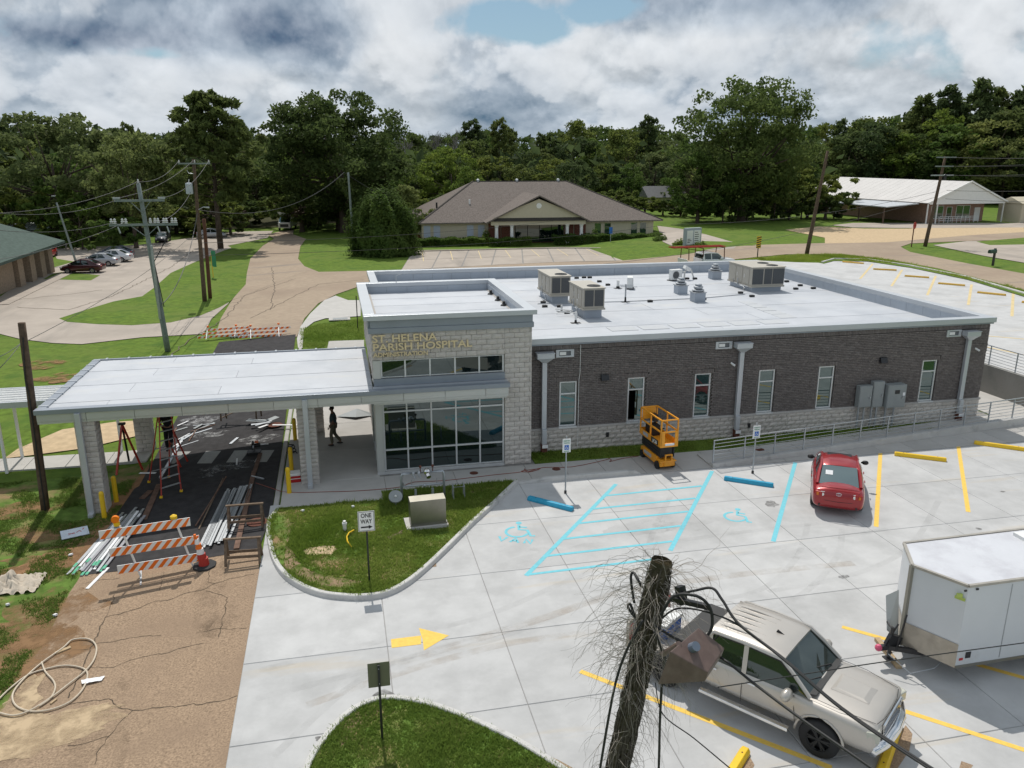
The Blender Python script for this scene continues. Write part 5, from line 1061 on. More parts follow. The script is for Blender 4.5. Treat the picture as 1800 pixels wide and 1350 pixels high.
# house car park: old slabs with faded lines
hpk = tag(bpy.data.objects.new('house_car_park', None), kind='structure'); COL.objects.link(hpk)
top = [(9.92, 106.83), (20.18, 106.7), (30.08, 106.73), (40.74, 103.49), (44.09, 100.8)]; bot = [(6.98, 89.33), (16.58, 91.24), (27.21, 92.71), (37.68, 91.82), (41.99, 90.79)]
B().prism(top+bot[::-1], -.2, .01).build('joint_bed', M['joint'], hpk)
def lerpl(L, t):
    t *= len(L)-1; i = min(int(t), len(L)-2); f = t-i; return tuple(a+(b_-a)*f for a, b_ in zip(L[i], L[i+1]))
for i in range(11):
    for j in range(2):
        t0, t1 = i/11+.002, (i+1)/11-.002; a, b1, c, d = lerpl(top, t0), lerpl(top, t1), lerpl(bot, t1), lerpl(bot, t0); mx = lambda p, q, k: (p[0]+(q[0]-p[0])*k, p[1]+(q[1]-p[1])*k)
        k0, k1 = (0, .495) if j == 0 else (.505, 1)
        B().prism([mx(a, d, k0), mx(b1, c, k0), mx(b1, c, k1), mx(a, d, k1)], -.1, .035).build('concrete_slab', M['oldconc'], hpk)
    if i % 1 == 0: 
        a, d = lerpl(top, i/11+.03), lerpl(bot, i/11+.07); B().ribbon([(a[0], a[1]-.5, .04), (a[0]+(d[0]-a[0])*.6, a[1]+(d[1]-a[1])*.6, .04)], .10).build('faded_stall_line', M['faded'], hpk)
B().prism([p for p in top]+[(p[0], p[1]+.5) for p in top[::-1]], -.1, .16).build('kerb', M['oldconc'], kind='structure')
# white-roofed brick building on the right
wO = Vector((*(97.76, 118.2), zt(100))); wA = R(4)
wb = thing('brick_shop', 'brown brick building with white ribbed metal roof and gabled front', 'building', tuple(wO), wA)
W = lambda b, name, m, **k: b.build(name, m, wb, world=False, **k)
# local: x right along gabled front, y back
gw = 14.5; dp = 34; eh = 3.4; rh = 3.4
b = B(); b.box(0, gw-2.5, 1.8, dp, 0, eh); W(b, 'wall', mat('brown_brick', (.34, .22, .17), .9, var=.25, scale=6))
sk_ = -9.5    # building runs back to the left
def wp(x, y, z): return (x+(-.42*y), y, z)
wb.children[0].data.vertices.foreach_set('co', [c for v in [tuple(v.co) for v in wb.children[0].data.vertices] for c in v])
b = B(); n = 22
for k in range(n):
    y0, y1 = -.6+(dp+.6)*k/n, -.6+(dp+.6)*(k+1)/n-.03
    b = B(); b.add([(-2, y0, eh), (-2, y1, eh), (gw/2-1, y1, eh+rh), (gw/2-1, y0, eh+rh), (-2, y0, eh-.08), (-2, y1, eh-.08)], [(0, 3, 2, 1), (4, 0, 1, 5)]); W(b, 'roof_panel', M['metalroof'])
b = B(); b.add([(gw, -.6, eh), (gw, dp, eh), (gw/2-1, dp, eh+rh), (gw/2-1, -.6, eh+rh)], [(0, 1, 2, 3)]); W(b, 'roof_panel', M['metalroof'])
b = B(); b.add([(-1.6, -.45, eh-.25), (gw-.4, -.45, eh-.25), (gw-.4, -.45, eh+.0), (gw/2-1, -.45, eh+rh-.15), (-1.6, -.45, eh)], [(0, 1, 2, 3, 4)]); W(b, 'gable', M['white'])
b = B(); b.bar((-2, -.6, eh-.03), (gw/2-1, -.6, eh+rh), .12, .25); b.bar((gw, -.6, eh-.03), (gw/2-1, -.6, eh+rh), .12, .25); W(b, 'barge_board', M['white'])
for x in (-1.8, 3.0-3.0+.1, gw-.6): B().box(x-.08, x+.08, -.4, -.24, 0, eh-.2).build('post', M['white'], wb, world=False)
pane(wb, 1.0, 3.4, .7, 2.7, 1.78, M['glassg'], M['white'], 2); pane(wb, 6.2, 9.0, .7, 2.7, 1.78, M['glassg'], M['white'], 2)
pane(wb, 4.2, 5.2, .1, 2.5, 1.78, M['glass'], M['white']); B().box(10.0, 11.2, 1.7, 1.82, .1, 2.4).build('door', M['white'], wb, world=False)
b = B()
for z in (.45, .75, 1.05): b.bar((1.5, .3, z), (9.6, .3, z), .06)
for k in range(10): b.bar((1.5+k*.9, .3, 0), (1.5+k*.9, .3, 1.05), .06)
for k in range(4): b.bar((1.5+k*.3, .3+k*.4, .3), (1.5+k*.3, .3+k*.4, 1.0), .06)
b.build('porch_railing', M['white'], wb, world=False)
# side carport
b = B(); b.add([(-2, 1.5, eh-.15), (-2, 15, eh-.15), (-8.5, 15, eh-.6), (-8.5, 1.5, eh-.6), (-2, 1.5, eh-.3), (-2, 15, eh-.3), (-8.5, 15, eh-.75), (-8.5, 1.5, eh-.75)], [(0, 3, 2, 1), (4, 5, 6, 7), (3, 7, 6, 2), (0, 4, 7, 3)]); W(b, 'carport_roof', M['coping'])
for y in (2.0, 8.0, 14.5): B().box(-8.4, -8.2, y, y+.2, 0, eh-.8).build('post', M['polewood'], wb, world=False)
B().box(-.05, 0, 24, 27, .1, 2.6).build('garage_door', M['coping'], wb, world=False)
# green-roofed building on the left
gb = thing('tan_brick_office', 'tan brick building with deep piers and green shingle roof at the left edge', 'building', ((-30.89, 99.17)[0], (-30.89, 99.17)[1], -.42), math.atan2((-30.89, 99.17)[1]-(-30.46, 81.87)[1], (-30.89, 99.17)[0]-(-30.46, 81.87)[0]))
b = B(); b.box(-26, 0, .9, 16, 0, 3.3); gb_w = b.build('wall', M['tanbrick'], gb, world=False)
for u in (-.75, -3.6, -7.0, -10.6): B().box(u-.75, u+.75, .0, .95, 0, 3.3).build('brick_pier', M['tanbrick'], gb, world=False)
B().box(-26, -11.6, .4, .95, 0, 3.3).build('brick_panel', M['tanbrick'], gb, world=False)
for u in (-2.1, -5.3, -8.8): B().box(u-.7, u+.7, .86, .89, .2, 3.2).build('window', M['glass'], gb, world=False)
b = B(); hip_roof(b, -28, 1.0, -1.2, 17.5, 3.35, 4.6, 9, th=.25); b.build('roof', M['greenroof'], gb, world=False)
for k in range(12): slab_ = B().box(-22+k*2.2, -22+(k+1)*2.2-.03, -2.2, -.9, -.1, .06).build('paving_slab', M['oldconc'], gb, world=False)
# buildings half hidden by the trees
def small_house(px_, d, L, label, roofm, wallm, h=2.6, rh=2.2, rz=0.):
    p = world_at(px_, d); t = thing('house', label, 'building', (p.x, p.y, zt(p.x)), rz); B().box(-L/2, L/2, -3, 3, 0, h).build('wall', wallm, t, world=False)
    b = B(); b.add([(-L/2-.5, -3.6, h), (L/2+.5, -3.6, h), (L/2+.5, 3.6, h), (-L/2-.5, 3.6, h), (-L/2-.5, 0, h+rh), (L/2+.5, 0, h+rh)], [(0, 1, 5, 4), (2, 3, 4, 5), (1, 2, 5), (3, 0, 4)]); b.build('roof', roofm, t, world=False)
    for k in range(3): B().box(-L/2+1+k*L/3, -L/2+2.2+k*L/3, -3.03, -2.98, .9, 2.1).build('window', M['glass'], t, world=False)
small_house(1150, 178, 9, 'small grey-roofed house in the trees right of the hipped-roof house', mat('grey_shingles', (.15, .15, .15), .9), M['tan'])
small_house(30, 139, 16, 'low building with pale metal roof behind the green shingle roof', mat('pale_metal', (.30, .35, .34), .6), mat('dark_wall', (.06, .055, .05), .9), 2.5, .8)
t = thing('storage_shed', 'tan boxy shed at the far right edge beside the white-roofed building', 'shed', (*(112.93, 116.23), 1.4)); b = B(); b.box(0, 6, 0, 5, 0, 3.2); b.build('wall', M['tan'], t, world=False); b = B(); b.add([(-.2, -.2, 3.2), (6.2, -.2, 3.2), (6.2, 5.2, 3.2), (-.2, 5.2, 3.2), (-.2, 2.5, 4.2), (6.2, 2.5, 4.2)], [(0, 1, 5, 4), (2, 3, 4, 5), (1, 2, 5), (3, 0, 4)]); b.build('roof', M['tan'], t, world=False)
# monument sign, round bushes, small signs, mailbox
t = thing('monument_sign', 'grey monument sign with white lettered panels between two round bushes', 'sign', (*(45.58, 98.54), 0), R(15))
B().box(-1.3, 1.3, -.25, .25, 0, 3.2).build('sign_body', M['parapet'], t, world=False); 
for x0, x1 in ((-1.1, -.1), (.05, 1.1)): B().box(x0, x1, -.3, -.255, 1.1, 2.9).build('sign_panel', M['white'], t, world=False)
q = random.Random(3)
for k in range(6): B().box(.15, .15+q.uniform(.5, .8), -.308, -.302, 1.25+k*.27, 1.33+k*.27).build('lettering_line', M['blackm'], t, world=False)
for k in range(3): B().box(-1.0, -1.0+q.uniform(.4, .7), -.308, -.302, 1.35+k*.2, 1.43+k*.2).build('lettering_line', M['blackm'], t, world=False)
for (x, y), l in (((44.54, 99.6), 'round clipped bush left of the monument sign'), ((45.71, 96.26), 'round clipped bush in front of the monument sign on its right'), ((44.25, 106.09), 'round clipped bush at the right end of the house hedge')):
    t = thing('round_bush', l, 'bush', (x, y, 0)); f = bpy.data.objects.new('foliage', bush_mesh(int(x*7), 1.25, 1.25, 1.5, 1400, .18, LM[3])); COL.objects.link(f); f.parent = t
x, y = (46.11, 82.42); t = thing('chevron_sign', 'small black and yellow striped marker sign on the grass verge', 'sign', (x, y, zt(x))); B().box(-.04, .04, -.04, .04, 0, 2.3).build('post', M['blackm'], t, world=False)
b = B(); b.box(-.28, .28, -.07, -.05, 1.2, 2.5, 0)
for k in range(5): b.add([(-.28, -.075, 1.22+k*.25), (.28, -.075, 1.45+k*.25-.08), (.28, -.075, 1.57+k*.25-.08), (-.28, -.075, 1.34+k*.25)], [(0, 1, 2, 3)], 1)
b.build('sign_face', [M['yellow'], M['blackm']], t, world=False)
x, y = (69.44, 87.11); t = thing('stop_sign', 'red stop sign at the far road junction', 'sign', (x, y, zt(x)), .5); B().box(-.05, .05, -.05, .05, 0, 2.9).build('post', M['rust'], t, world=False); B().cyl((0, -.06, 2.6), (0, -.09, 2.6), .45, n=8).build('sign_face', M['red'], t, world=False)
x, y = (65.4, 69.74); t = thing('mailbox', 'dark green mailbox on a post by the far road', 'mailbox', (x, y, zt(x)), .3); B().box(-.09, .09, -.09, .09, 0, 1.75).build('post', M['blackm'], t, world=False)
b = B(); b.box(-.95, .1, -.17, .17, 1.3, 1.5); b.cyl((-.95, 0, 1.5), (.1, 0, 1.5), .17, n=12); b.build('box', mat('mailbox_green', (.015, .06, .035), .5), t, world=False)
x, y = (-12.93, 90.78); t = thing('street_sign', 'green sign on a post beside the brown utility pole', 'sign', (x, y, zt(x)), -.9); B().box(-.03, .03, -.03, .03, 0, 2.6).build('post', M['yellow'], t, world=False); B().box(.1, .9, -.05, -.02, 1.2, 2.9).build('sign_face', M['green'], t, world=False)
x, y = (48.71, 85.62); t = thing('accessible_parking_sign', 'small blue parking sign before the hedge of the hipped-roof house', 'sign', (*(38.35, 109.91), 0)); B().box(-.04, .04, -.04, .04, 0, 2.2).build('post', M['galv'], t, world=False); B().box(-.25, .25, -.07, -.05, 1.6, 2.5).build('sign_face', M['blue'], t, world=False)

# ============================================================= utility poles and wires
def pole(base, top_h, r0, r1, lean, label, m, cat='utility pole', name='utility_pole'):
    t = thing(name, label, cat, (base[0], base[1], zt(base[0]))); b = B(); n = 8; pts = [(lean[0]*k/n, lean[1]*k/n, top_h*k/n) for k in range(n+1)]
    b.tube(pts, [r0+(r1-r0)*k/n for k in range(n+1)], 10); b.build('pole', m, t, world=False, smooth=True); return t
def leanof(px, py, base_y, h, bx):
    d = R2*((px-900)/f_)-U2*((py-675)/f_)+Fw; k = base_y/d.y; return (d.x*k-bx, 0)
def wire(p0, p1, sag, r, label, name='power_line', m=None, n=18):
    p0, p1 = Vector(p0), Vector(p1); B().tube([p0.lerp(p1, k/n)-Vector((0, 0, 4*sag*(k/n)*(1-k/n))) for k in range(n+1)], r, 5).build(name, m or M['wire'], None, label=label, cat='wire', group='overhead wires')
pb = (-10.92, 30.11); pL = pole(pb, 6.94, .15, .12, leanof(38, 568, pb[1], 0, pb[0]), 'dark brown wooden pole in front of the canopy at the left', M['polewood'])
b = B(); hL = 6.94; lL = leanof(38, 568, pb[1], 0, pb[0])[0]
b.tube([(.05, -.17, 0), (.02+lL*.3, -.17, hL*.3), (lL*.62, -.16, hL*.62), (lL*.7-.06, -.15, hL*.72), (lL*.93+.03, -.13, hL*.93)], .022, 6); b.build('conduit', M['black'], pL, world=False)
pb2 = (-11.27, 55.75); h2 = 10.84; l2 = leanof(243, 322, pb2[1], 0, pb2[0])[0]
pM = pole(pb2, h2, .19, .12, (l2, 0), 'grey utility pole with two wooden crossarms and white insulators', M['poleg'])
def arm(t, z, lx, x0, x1, name='crossarm', y=-.18, rz=0., hh=.13):
    b = B(); b.box(x0, x1, y-.06, y+.06, z-hh/2, z+hh/2); b.bar((lx, y, z-.75), (lx+(x0-lx)*.4, y, z-.06), .04); b.bar((lx, y, z-.75), (lx+(x1-lx)*.4, y, z-.06), .04); return b.build(name, M['poleg'], t, world=False)
fz = lambda z: l2*z/h2
for z, x0, x1 in ((h2-1.05, -1.55, 1.4), (h2-2.55, -2.1, 1.95)):
    lx = fz(z); a_ = arm(pM, z, lx, lx+x0, lx+x1)
def insulator(t, x, y, z, s=1.): B().lathe((x, y, z), [(.03*s, 0), (.085*s, .03*s), (.04*s, .07*s), (.08*s, .11*s), (.04*s, .15*s), (.06*s, .2*s), (.02*s, .26*s)], 8).build('insulator', M['insul'], t, world=False)
for dx in (-1.95, -1.75, -1.3, -1.1, .35, .62, .8, 1.15, 1.3, 1.65, 1.85): insulator(pM, fz(h2-2.5)+dx, -.18, h2-2.48, 1.35)
for dx in (-.0,): insulator(pM, fz(h2), 0, h2, 1.)
for dx in (-1.4, 1.25): B().obox((fz(h2-1)+dx, -.18, h2-.9), (.42, .14, .12)).build('cutout_switch', M['galv'], pM, world=False)
for dx in (-1.6, .75, 1.3): B().cyl((fz(h2-2.6)+dx, -.24, h2-2.65), (fz(h2-2.6)+dx+.1, -.24, h2-3.05), .05, n=6).build('cutout_fuse', M['galv'], pM, world=False)
b = B(); b.tube([(fz(h2-3)+1.5, -.2, h2-2.7), (fz(h2-3)+1.2, -.2, h2-3.4), (fz(h2-4)+.2, -.16, h2-4.9), (fz(1)+.17, -.16, 3)], .03, 5); b.build('riser_cable', M['black'], pM, world=False)
B().box(fz(2)-.17, fz(2)-.02, -.24, -.12, 2.2, 7.0).build('riser_guard', M['galv'], pM, world=False)
pb3 = (-11.66, 75.34); h3 = 12.25; l3 = leanof(340, 280, pb3[1], 0, pb3[0])[0]
p3 = pole(pb3, h3, .2, .13, (l3, 0), 'tall brown utility pole carrying a grey transformer can', M['polewood']); g_ = lambda z: l3*z/h3
b = B(); z = h3-.35; b.box(g_(z)-1.25, g_(z)+1.35, -.22, -.1, z-.06, z+.06); b.build('crossarm', M['poleg'], p3, world=False)
for dx in (-1.15, 0.1, 1.25): insulator(p3, g_(z)+dx, -.16, z+.06, .9)
b = B(); z = h3-2.9; b.lathe((g_(z)-.5, -.1, z), [(.2, 0), (.3, .04), (.3, .85), (.27, .93), (.08, .97)], 14); t_ = b.build('transformer', mat('transformer_grey', (.42, .46, .5), .4, metal=.2), p3, world=False); B().cyl((g_(z)-.5, -.1, z+.95), (g_(z)-.45, -.1, z+1.25), .04, n=6).build('bushing', M['insul'], t_, world=False)
b = B(); b.tube([(g_(h3-1), -.1, h3-1.2), (g_(h3)-.5, -.1, h3-1.15), (g_(h3)-.6, -.1, h3-.9)], .03, 5); b.build('pole_bracket', M['galv'], p3, world=False); b = B(); b.tube([(g_(h3-4)+.1, -.1, h3-4.2), (g_(h3-4)+.5, -.1, h3-4.0), (g_(h3-4)+1.0, -.1, h3-4.05)], [.03, .04, .09], 6); b.build('lamp_arm', M['galv'], p3, world=False)
pb4 = (-12.03, 76.96); pole((pb4[0]+.62, pb4[1]), 7.14, .17, .15, (.15, 0), 'short reddish brown pole stub beside the transformer pole', mat('red_brown_pole', (.12, .06, .04), .9))
pb5 = (-37.01, 124.99); t5 = pole(pb5, 7.2, .13, .08, (leanof(102, 345, pb5[1], 0, pb5[0])[0], 0), 'pale metal car park light pole with a twin head at the far left', M['galv'], 'light pole', 'light_pole')
h5 = 7.2; lx5 = leanof(102, 345, pb5[1], 0, pb5[0])[0]; B().box(lx5-.8, lx5+.8, -.2, .2, h5-.05, h5+.12).build('lamp_head', M['galv'], t5, world=False)
pb6 = (2.38, 108.43); h6 = 10.14; pole(pb6, h6, .17, .12, (leanof(612, 303, pb6[1], 0, pb6[0])[0], 0), 'slim plain pole left of the large clipped shrub', M['poleg'])
pb7 = (52.4, 82.72); h7 = 11.32; p7 = pole(pb7, h7, .24, .15, (leanof(1455, 265, pb7[1], 0, pb7[0])[0], 0), 'dark leaning pole on the verge behind the flat roof', M['polewood'])
pb8 = (71.56, 87.34); h8 = 10.74; l8 = leanof(1662, 275, pb8[1], 0, pb8[0])[0]; p8 = pole(pb8, h8, .24, .15, (l8, 0), 'dark leaning utility pole with crossarms before the white-roofed building', M['polewood'])
for z, w_ in ((h8-.1, 1.3), (h8-1.15, 1.2), (h8-2.2, 1.5)): B().obox((l8*z/h8, -.2, z), (w_*2.1, .12, .14)).build('crossarm', M['poleg'] if z > h8-2 else M['galv'], p8, world=False)
B().lathe((l8*.75+.45, -.15, h8*.74), [(.16, 0), (.2, .05), (.2, .6), (.06, .7)], 10).build('transformer', M['blackm'], p8, world=False)
bp = (-29.42, 107.13); pole((-30.98, 107.47), 7.2, .13, .09, (-1.2, 0), 'thin leaning pole behind the silver parked cars', M['poleg'])
A2 = lambda z, dx: (pb2[0]+fz(z)+dx, pb2[1]-.18, zt(pb2[0])+z); A3 = lambda z, dx: (pb3[0]+g_(z)+dx, pb3[1]-.16, zt(pb3[0])+z)
wire(A3(h3-.1, -1.15), A2(h2+.1, 0), .5, .018, 'wire between the transformer pole and the two-armed pole, leftmost'); wire(A3(h3-.1, 0), A2(h2-.9, -1.4), .5, .018, 'wire from the transformer pole top to the left end of the upper crossarm')
wire(A3(h3-.1, 1.25), A2(h2-.9, 1.3), .6, .018, 'wire from the right end of the brown pole crossarm to the grey pole'); wire(A3(h3-2.7, -.4), A2(h2-2.4, .7), .5, .02, 'slack wire from the transformer can to the lower crossarm')
wire(A2(h2-1, -1.4), (-15.177, 38.863, 9.869), .5, .014, 'uppermost wire running off the left edge'); wire(A2(h2+.1, 0), (-15.189, 38.811, 9.684), .5, .014, 'second wire running off the left edge')
wire(A2(h2-2.4, -1.9), (-16.114, 40.946, 9.008), .4, .014, 'third wire running off the left edge'); wire(A2(h2-2.4, -1.2), (-15.71, 40.404, 7.437), .3, .014, 'lowest wire from the lower crossarm off the left edge')
wire(A3(h3-4.2, 0), (pb6[0]-.7, pb6[1], h6), 2., .03, 'sagging cable from the transformer pole to the slim pole'); wire((pb6[0]-.7, pb6[1], h6), (hp(2, 3)[0], hp(2, 3)[1], 3.6), .6, .025, 'service drop from the slim pole to the clinic roof')
wire(A3(h3-4.5, 0), A2(3.2, .2), 1.2, .03, 'slack cable from the transformer pole down to the grey pole'); wire(A3(5.2, 0), hp(18, -4.4)+(3.4,), .5, .02, 'low cable crossing in front of the hipped-roof house'); wire(A3(4.1, 0), hp(34, -5)+(2.6,), .7, .02, 'lowest cable passing the columned porch')
wire((-11.56, 32.508, 5.336), (-11.789, 70.904, 5.535), .4, .012, 'thin wire from the dark wooden pole across the old concrete'); wire((-11.403, 31.998, 5.527), (-11.028, 25.979, 5.228), .2, .012, 'thin wire from the dark wooden pole off the left edge'); wire((-11.444, 32.095, 5.465), (-10.979, 26.205, 6.046), .2, .012, 'upper thin wire from the dark pole off the left edge')
for i, (z, y) in enumerate(((-.1, 270), (-1.15, 276), (-1.15, 272), (-2.2, 288), (-2.2, 293), (-4, 312), (-5, 331))):
    wire((pb8[0]+l8*.95+.9, pb8[1], zt(pb8[0])+h8+z), world_at(1960, 96)+Vector((0, 0, 12+96*(277-y)/f_)), .3, .022, ('topmost', 'second', 'third', 'fourth', 'fifth', 'sixth', 'lowest')[i]+' of the wires leaving the right edge from the crossarm pole')
wire((pb8[0]+l8*.7, pb8[1], h8*.62+1.4), (41.066, 95.075, 4.009), 1.0, .02, 'long cable from the crossarm pole in front of the broad oak'); wire((pb8[0]+l8*.7, pb8[1], h8*.56+1.4), (24.904, 84.802, 0.403), 1.2, .02, 'lower long cable from the crossarm pole toward the flat roof')

# ============================================================= vehicles
def loft(b, rings, m=0, caps=True):
    n = len(rings[0]); o = len(b.v)
    for rg in rings: b.v += [tuple(p) for p in rg]
    F = [(o+i*n+j, o+i*n+(j+1) % n, o+(i+1)*n+(j+1) % n, o+(i+1)*n+j) for i in range(len(rings)-1) for j in range(n)]
    if caps: F += [tuple(o+j for j in range(n))[::-1], tuple(o+(len(rings)-1)*n+j for j in range(n))]
    b.f += F; b.m += [m]*len(F); return b
def wheel(t, x, y, r, w_, rimm, side, spokes=5):
    b = B(); n = 28; prof = [(r*.60, -w_/2), (r*.9, -w_/2), (r, -w_/2+.03), (r, w_/2-.03), (r*.9, w_/2), (r*.60, w_/2)]
    b.v = [(rr*math.cos(2*PI*j/n), h, rr*math.sin(2*PI*j/n)) for rr, h in prof for j in range(n)]; k = len(prof)
    b.f = [(i*n+j, (i+1)*n+j, (i+1)*n+(j+1) % n, i*n+(j+1) % n) for i in range(k-1) for j in range(n)]; b.m = [0]*len(b.f)
    root = bpy.data.objects.new('wheel', None); COL.objects.link(root); root.parent = t; root.location = (x, y, r)
    b.build('tyre', M['tyre'], root, world=False, smooth=True)
    b = B(); s = side; b.cyl((0, -s*w_*.2, 0), (0, s*w_*.05, 0), r*.60, n=24); yo = s*w_*.40
    for i in range(spokes):
        a = 2*PI*i/spokes
        for da in (-.13, .13): b.bar((r*.1*math.cos(a), yo, r*.1*math.sin(a)), (r*.60*math.cos(a+da), yo*.96, r*.60*math.sin(a+da)), r*.09, .03, up=(0, 1, 0))
    b.tube([(r*.60*math.cos(2*PI*j/24), yo*.95, r*.60*math.sin(2*PI*j/24)) for j in range(25)], r*.045, 5, cap=False); b.cyl((0, yo*.6, 0), (0, yo*1.08, 0), r*.13, n=10)
    b.build('rim', rimm, root, world=False)
    return root
def shell(name, st, m, parent, wells, sub=2):
    """lower body: st = (x, zbottom, zshoulder, zcentre, half width low, half width shoulder)"""
    rings = []
    for x, zb, zs, zc, wl, ws in st:
        h = [(0, zb), (wl*.8, zb), (wl*.97, zb+.07), (wl, (zb+zs)*.5), (wl*.99, zs-.12), (ws+.02, zs-.02), (ws*.9, zs+.01), (ws*.5, zc-.01), (0, zc)]
        rings.append([(x, y, z) for y, z in h]+[(x, -y, z) for y, z in h[-2:0:-1]])
    b = loft(B(), rings); o = b.build(name, m, parent, world=False, smooth=True)
    mod = o.modifiers.new('s', 'SUBSURF'); mod.levels = sub; mod.render_levels = sub
    cut = B()
    for x, z, r in wells: cut.cyl((x, -3, z), (x, -.55, z), r, n=32); cut.cyl((x, .55, z), (x, 3, z), r, n=32)
    c = cut.build('cut', m); bo = o.modifiers.new('b', 'BOOLEAN'); bo.object = c; bo.operation = 'DIFFERENCE'; bo.solver = 'EXACT'
    pl, pr = parent.location.copy(), parent.rotation_euler.copy(); parent.location = (0, 0, 0); parent.rotation_euler = (0, 0, 0); apply_mods(o); parent.location = pl; parent.rotation_euler = pr
    bpy.data.objects.remove(c); o.data.name = name
    for p in o.data.polygons: p.use_smooth = True
    o.data.set_sharp_from_angle(angle=R(38)); return o
def house_glass(st, m, parent, zb):
    rings = []
    for x, wb, wt, zt_ in st: rings.append([(x, -wb, zb), (x, wb, zb), (x, (wb+wt)/2+.015, (zb+zt_)/2), (x, wt, zt_), (x, 0, zt_+.02 if zt_ > zb+.2 else zt_), (x, -wt, zt_), (x, -(wb+wt)/2-.015, (zb+zt_)/2)])
    o = loft(B(), rings).build('windows', m, parent, world=False); return o
def mirror_part(t, x, y, z, m, s, big=1.): b = B(); b.ball((x, s*(y+.12*big), z), .11*big, 10, sz=(.7, 1.15, .8)); b.bar((x+.02, s*(y-.02), z-.02), (x, s*(y+.05), z), .05); return b.build('mirror', m, t, world=False, smooth=True)
def seam(t, pts, r=.006): return B().tube(pts, r, 4).build('panel_gap', M['black'], t, world=False)
def sedan(label, pm, loc, rz, group=None, detail=True, hz=1., name='sedan_car', cat='car'):
    t = thing(name, label, cat, loc, rz, group)
    st = [(-2.27, .42, .70, .74, .58, .52), (-2.22, .32, .86, .92, .78, .70), (-2.08, .27, .965, 1.05, .85, .74), (-1.6, .22, .97, 1.07, .88, .77), (-.9, .2, .955, 1.04, .88, .80), (0, .2, .93, .99, .88, .81), (.9, .2, .915, .97, .88, .79), (1.35, .22, .88, .96, .87, .75), (1.8, .25, .78, .87, .84, .68), (2.15, .28, .64, .72, .74, .56), (2.27, .36, .54, .60, .55, .44)]
    shell('body', st, pm, t, [(1.36, .31, .36), (-1.26, .31, .36)], 2)
    house_glass([(-1.72, .70, .66, .98), (-1.3, .73, .64, 1.21), (-.88, .75, .60, 1.415), (-.2, .77, .58, 1.45), (.32, .77, .58, 1.41), (.8, .76, .62, 1.19), (1.32, .73, .68, .95)], M['carglass'] if not detail else M['carglass'], t, .93)
    rings = []
    for x, w_, z in ((-.93, .61, 1.40), (-.86, .62, 1.43), (-.2, .60, 1.47), (.25, .60, 1.45), (.36, .59, 1.41)): rings.append([(x, -w_, z-.03), (x, w_, z-.03), (x, w_*.92, z), (x, w_*.5, z+.025), (x, 0, z+.032), (x, -w_*.5, z+.025), (x, -w_*.92, z)])
    b = loft(B(), rings)
    for s in (-1, 1):
        b.tube([(1.33, s*.745, .955), (.85, s*.69, 1.20), (.36, s*.59, 1.42), (-.2, s*.60, 1.455), (-.88, s*.615, 1.42), (-1.3, s*.68, 1.21), (-1.74, s*.715, .985)], [.04, .035, .045, .04, .06, .07, .06], 6)
        b.add([(-1.74, s*.735, .97), (-.9, s*.645, 1.40), (-.62, s*.64, 1.42), (-.98, s*.782, .95)], [(0, 1, 2, 3) if s < 0 else (3, 2, 1, 0)])
        b.bar((-.05, s*.785, .93), (-.08, s*.625, 1.43), .07, .03)
    b.build('roof', pm, t, world=False, smooth=True).data.set_sharp_from_angle(angle=R(40))
    for s in (-1, 1):
        mirror_part(t, .92, .84, 1.0, M['black'] if detail else pm, s)
        for x in (1.36, -1.26): wheel(t, x, s*.77, .31, .2, M['rim'], s)
        b = B(); b.obox((-2.17, s*.63, .80), (.14, .26, .17), s*-.35); b.build('tail_light', mat('tail_red', (.35, .02, .015), .25), t, world=False, bevel=.03); 
        if detail:
            B().cyl((-2.24, s*.52, .80), (-2.262, s*.52, .80), .055, n=14).build('reverse_light', M['plast'], t, world=False); B().obox((-2.20, s*.66, .80), (.1, .07, .1), s*-.4).build('indicator', mat('amber', (.6, .16, .01), .3), t, world=False)
            B().cyl((-2.25, s*.6, .42), (-2.275, s*.6, .42), .035, n=8).build('reflector', M['blackm'], t, world=False)
        b = B(); b.obox((2.08, s*.58, .64), (.26, .24, .12), s*-.5); b.build('headlight', M['plast'], t, world=False, bevel=.03)
    if detail:
        b = B(); b.add([(-.60, -.40, 1.492), (-.60, .40, 1.492), (-.0, .40, 1.505), (-.0, -.40, 1.505)], [(0, 1, 2, 3)]); b = B(); b.box(.02, .30, -.42, .42, 1.45, 1.483); b.build('sunroof', M['blackm'], t, world=False, bevel=.01)
        b = B(); rg = [[(-1.735, -.63, .992), (-1.735, .63, .992), (-.945, .55, 1.408), (-.945, -.55, 1.408)]]; b.add([(-1.74, -.645, 1.0), (-1.74, .645, 1.0), (-.96, .565, 1.425), (-.96, -.565, 1.425)], [(0, 3, 2, 1)]); b.build('rear_window', M['carglass2'], t, world=False)
        B().add([(-1.18, .46, 1.318), (-1.18, .22, 1.318), (-1.36, .22, 1.22), (-1.36, .46, 1.22)], [(0, 1, 2, 3)]).build('window_sticker', M['paper'], t, world=False)
        b = B(); b.add([(x, y, z) for x, y, z in ((-1.735, -.66, .985), (-1.735, .66, .985), (-1.70, .66, 1.01), (-1.70, -.66, 1.01))], [(0, 1, 2, 3)])
        b = B(); b.tube([(-2.13, -.66, 1.03), (-2.20, -.3, 1.065), (-2.22, 0, 1.075), (-2.20, .3, 1.065), (-2.13, .66, 1.03)], [.012, .022, .025, .022, .012], 6); b.build('spoiler', pm, t, world=False, smooth=True)
        seam(t, [(-2.13, -.70, .99), (-2.235, -.50, .72), (-2.262, -.45, .60), (-2.275, 0, .585), (-2.262, .45, .60), (-2.235, .50, .72), (-2.13, .70, .99)], .007)
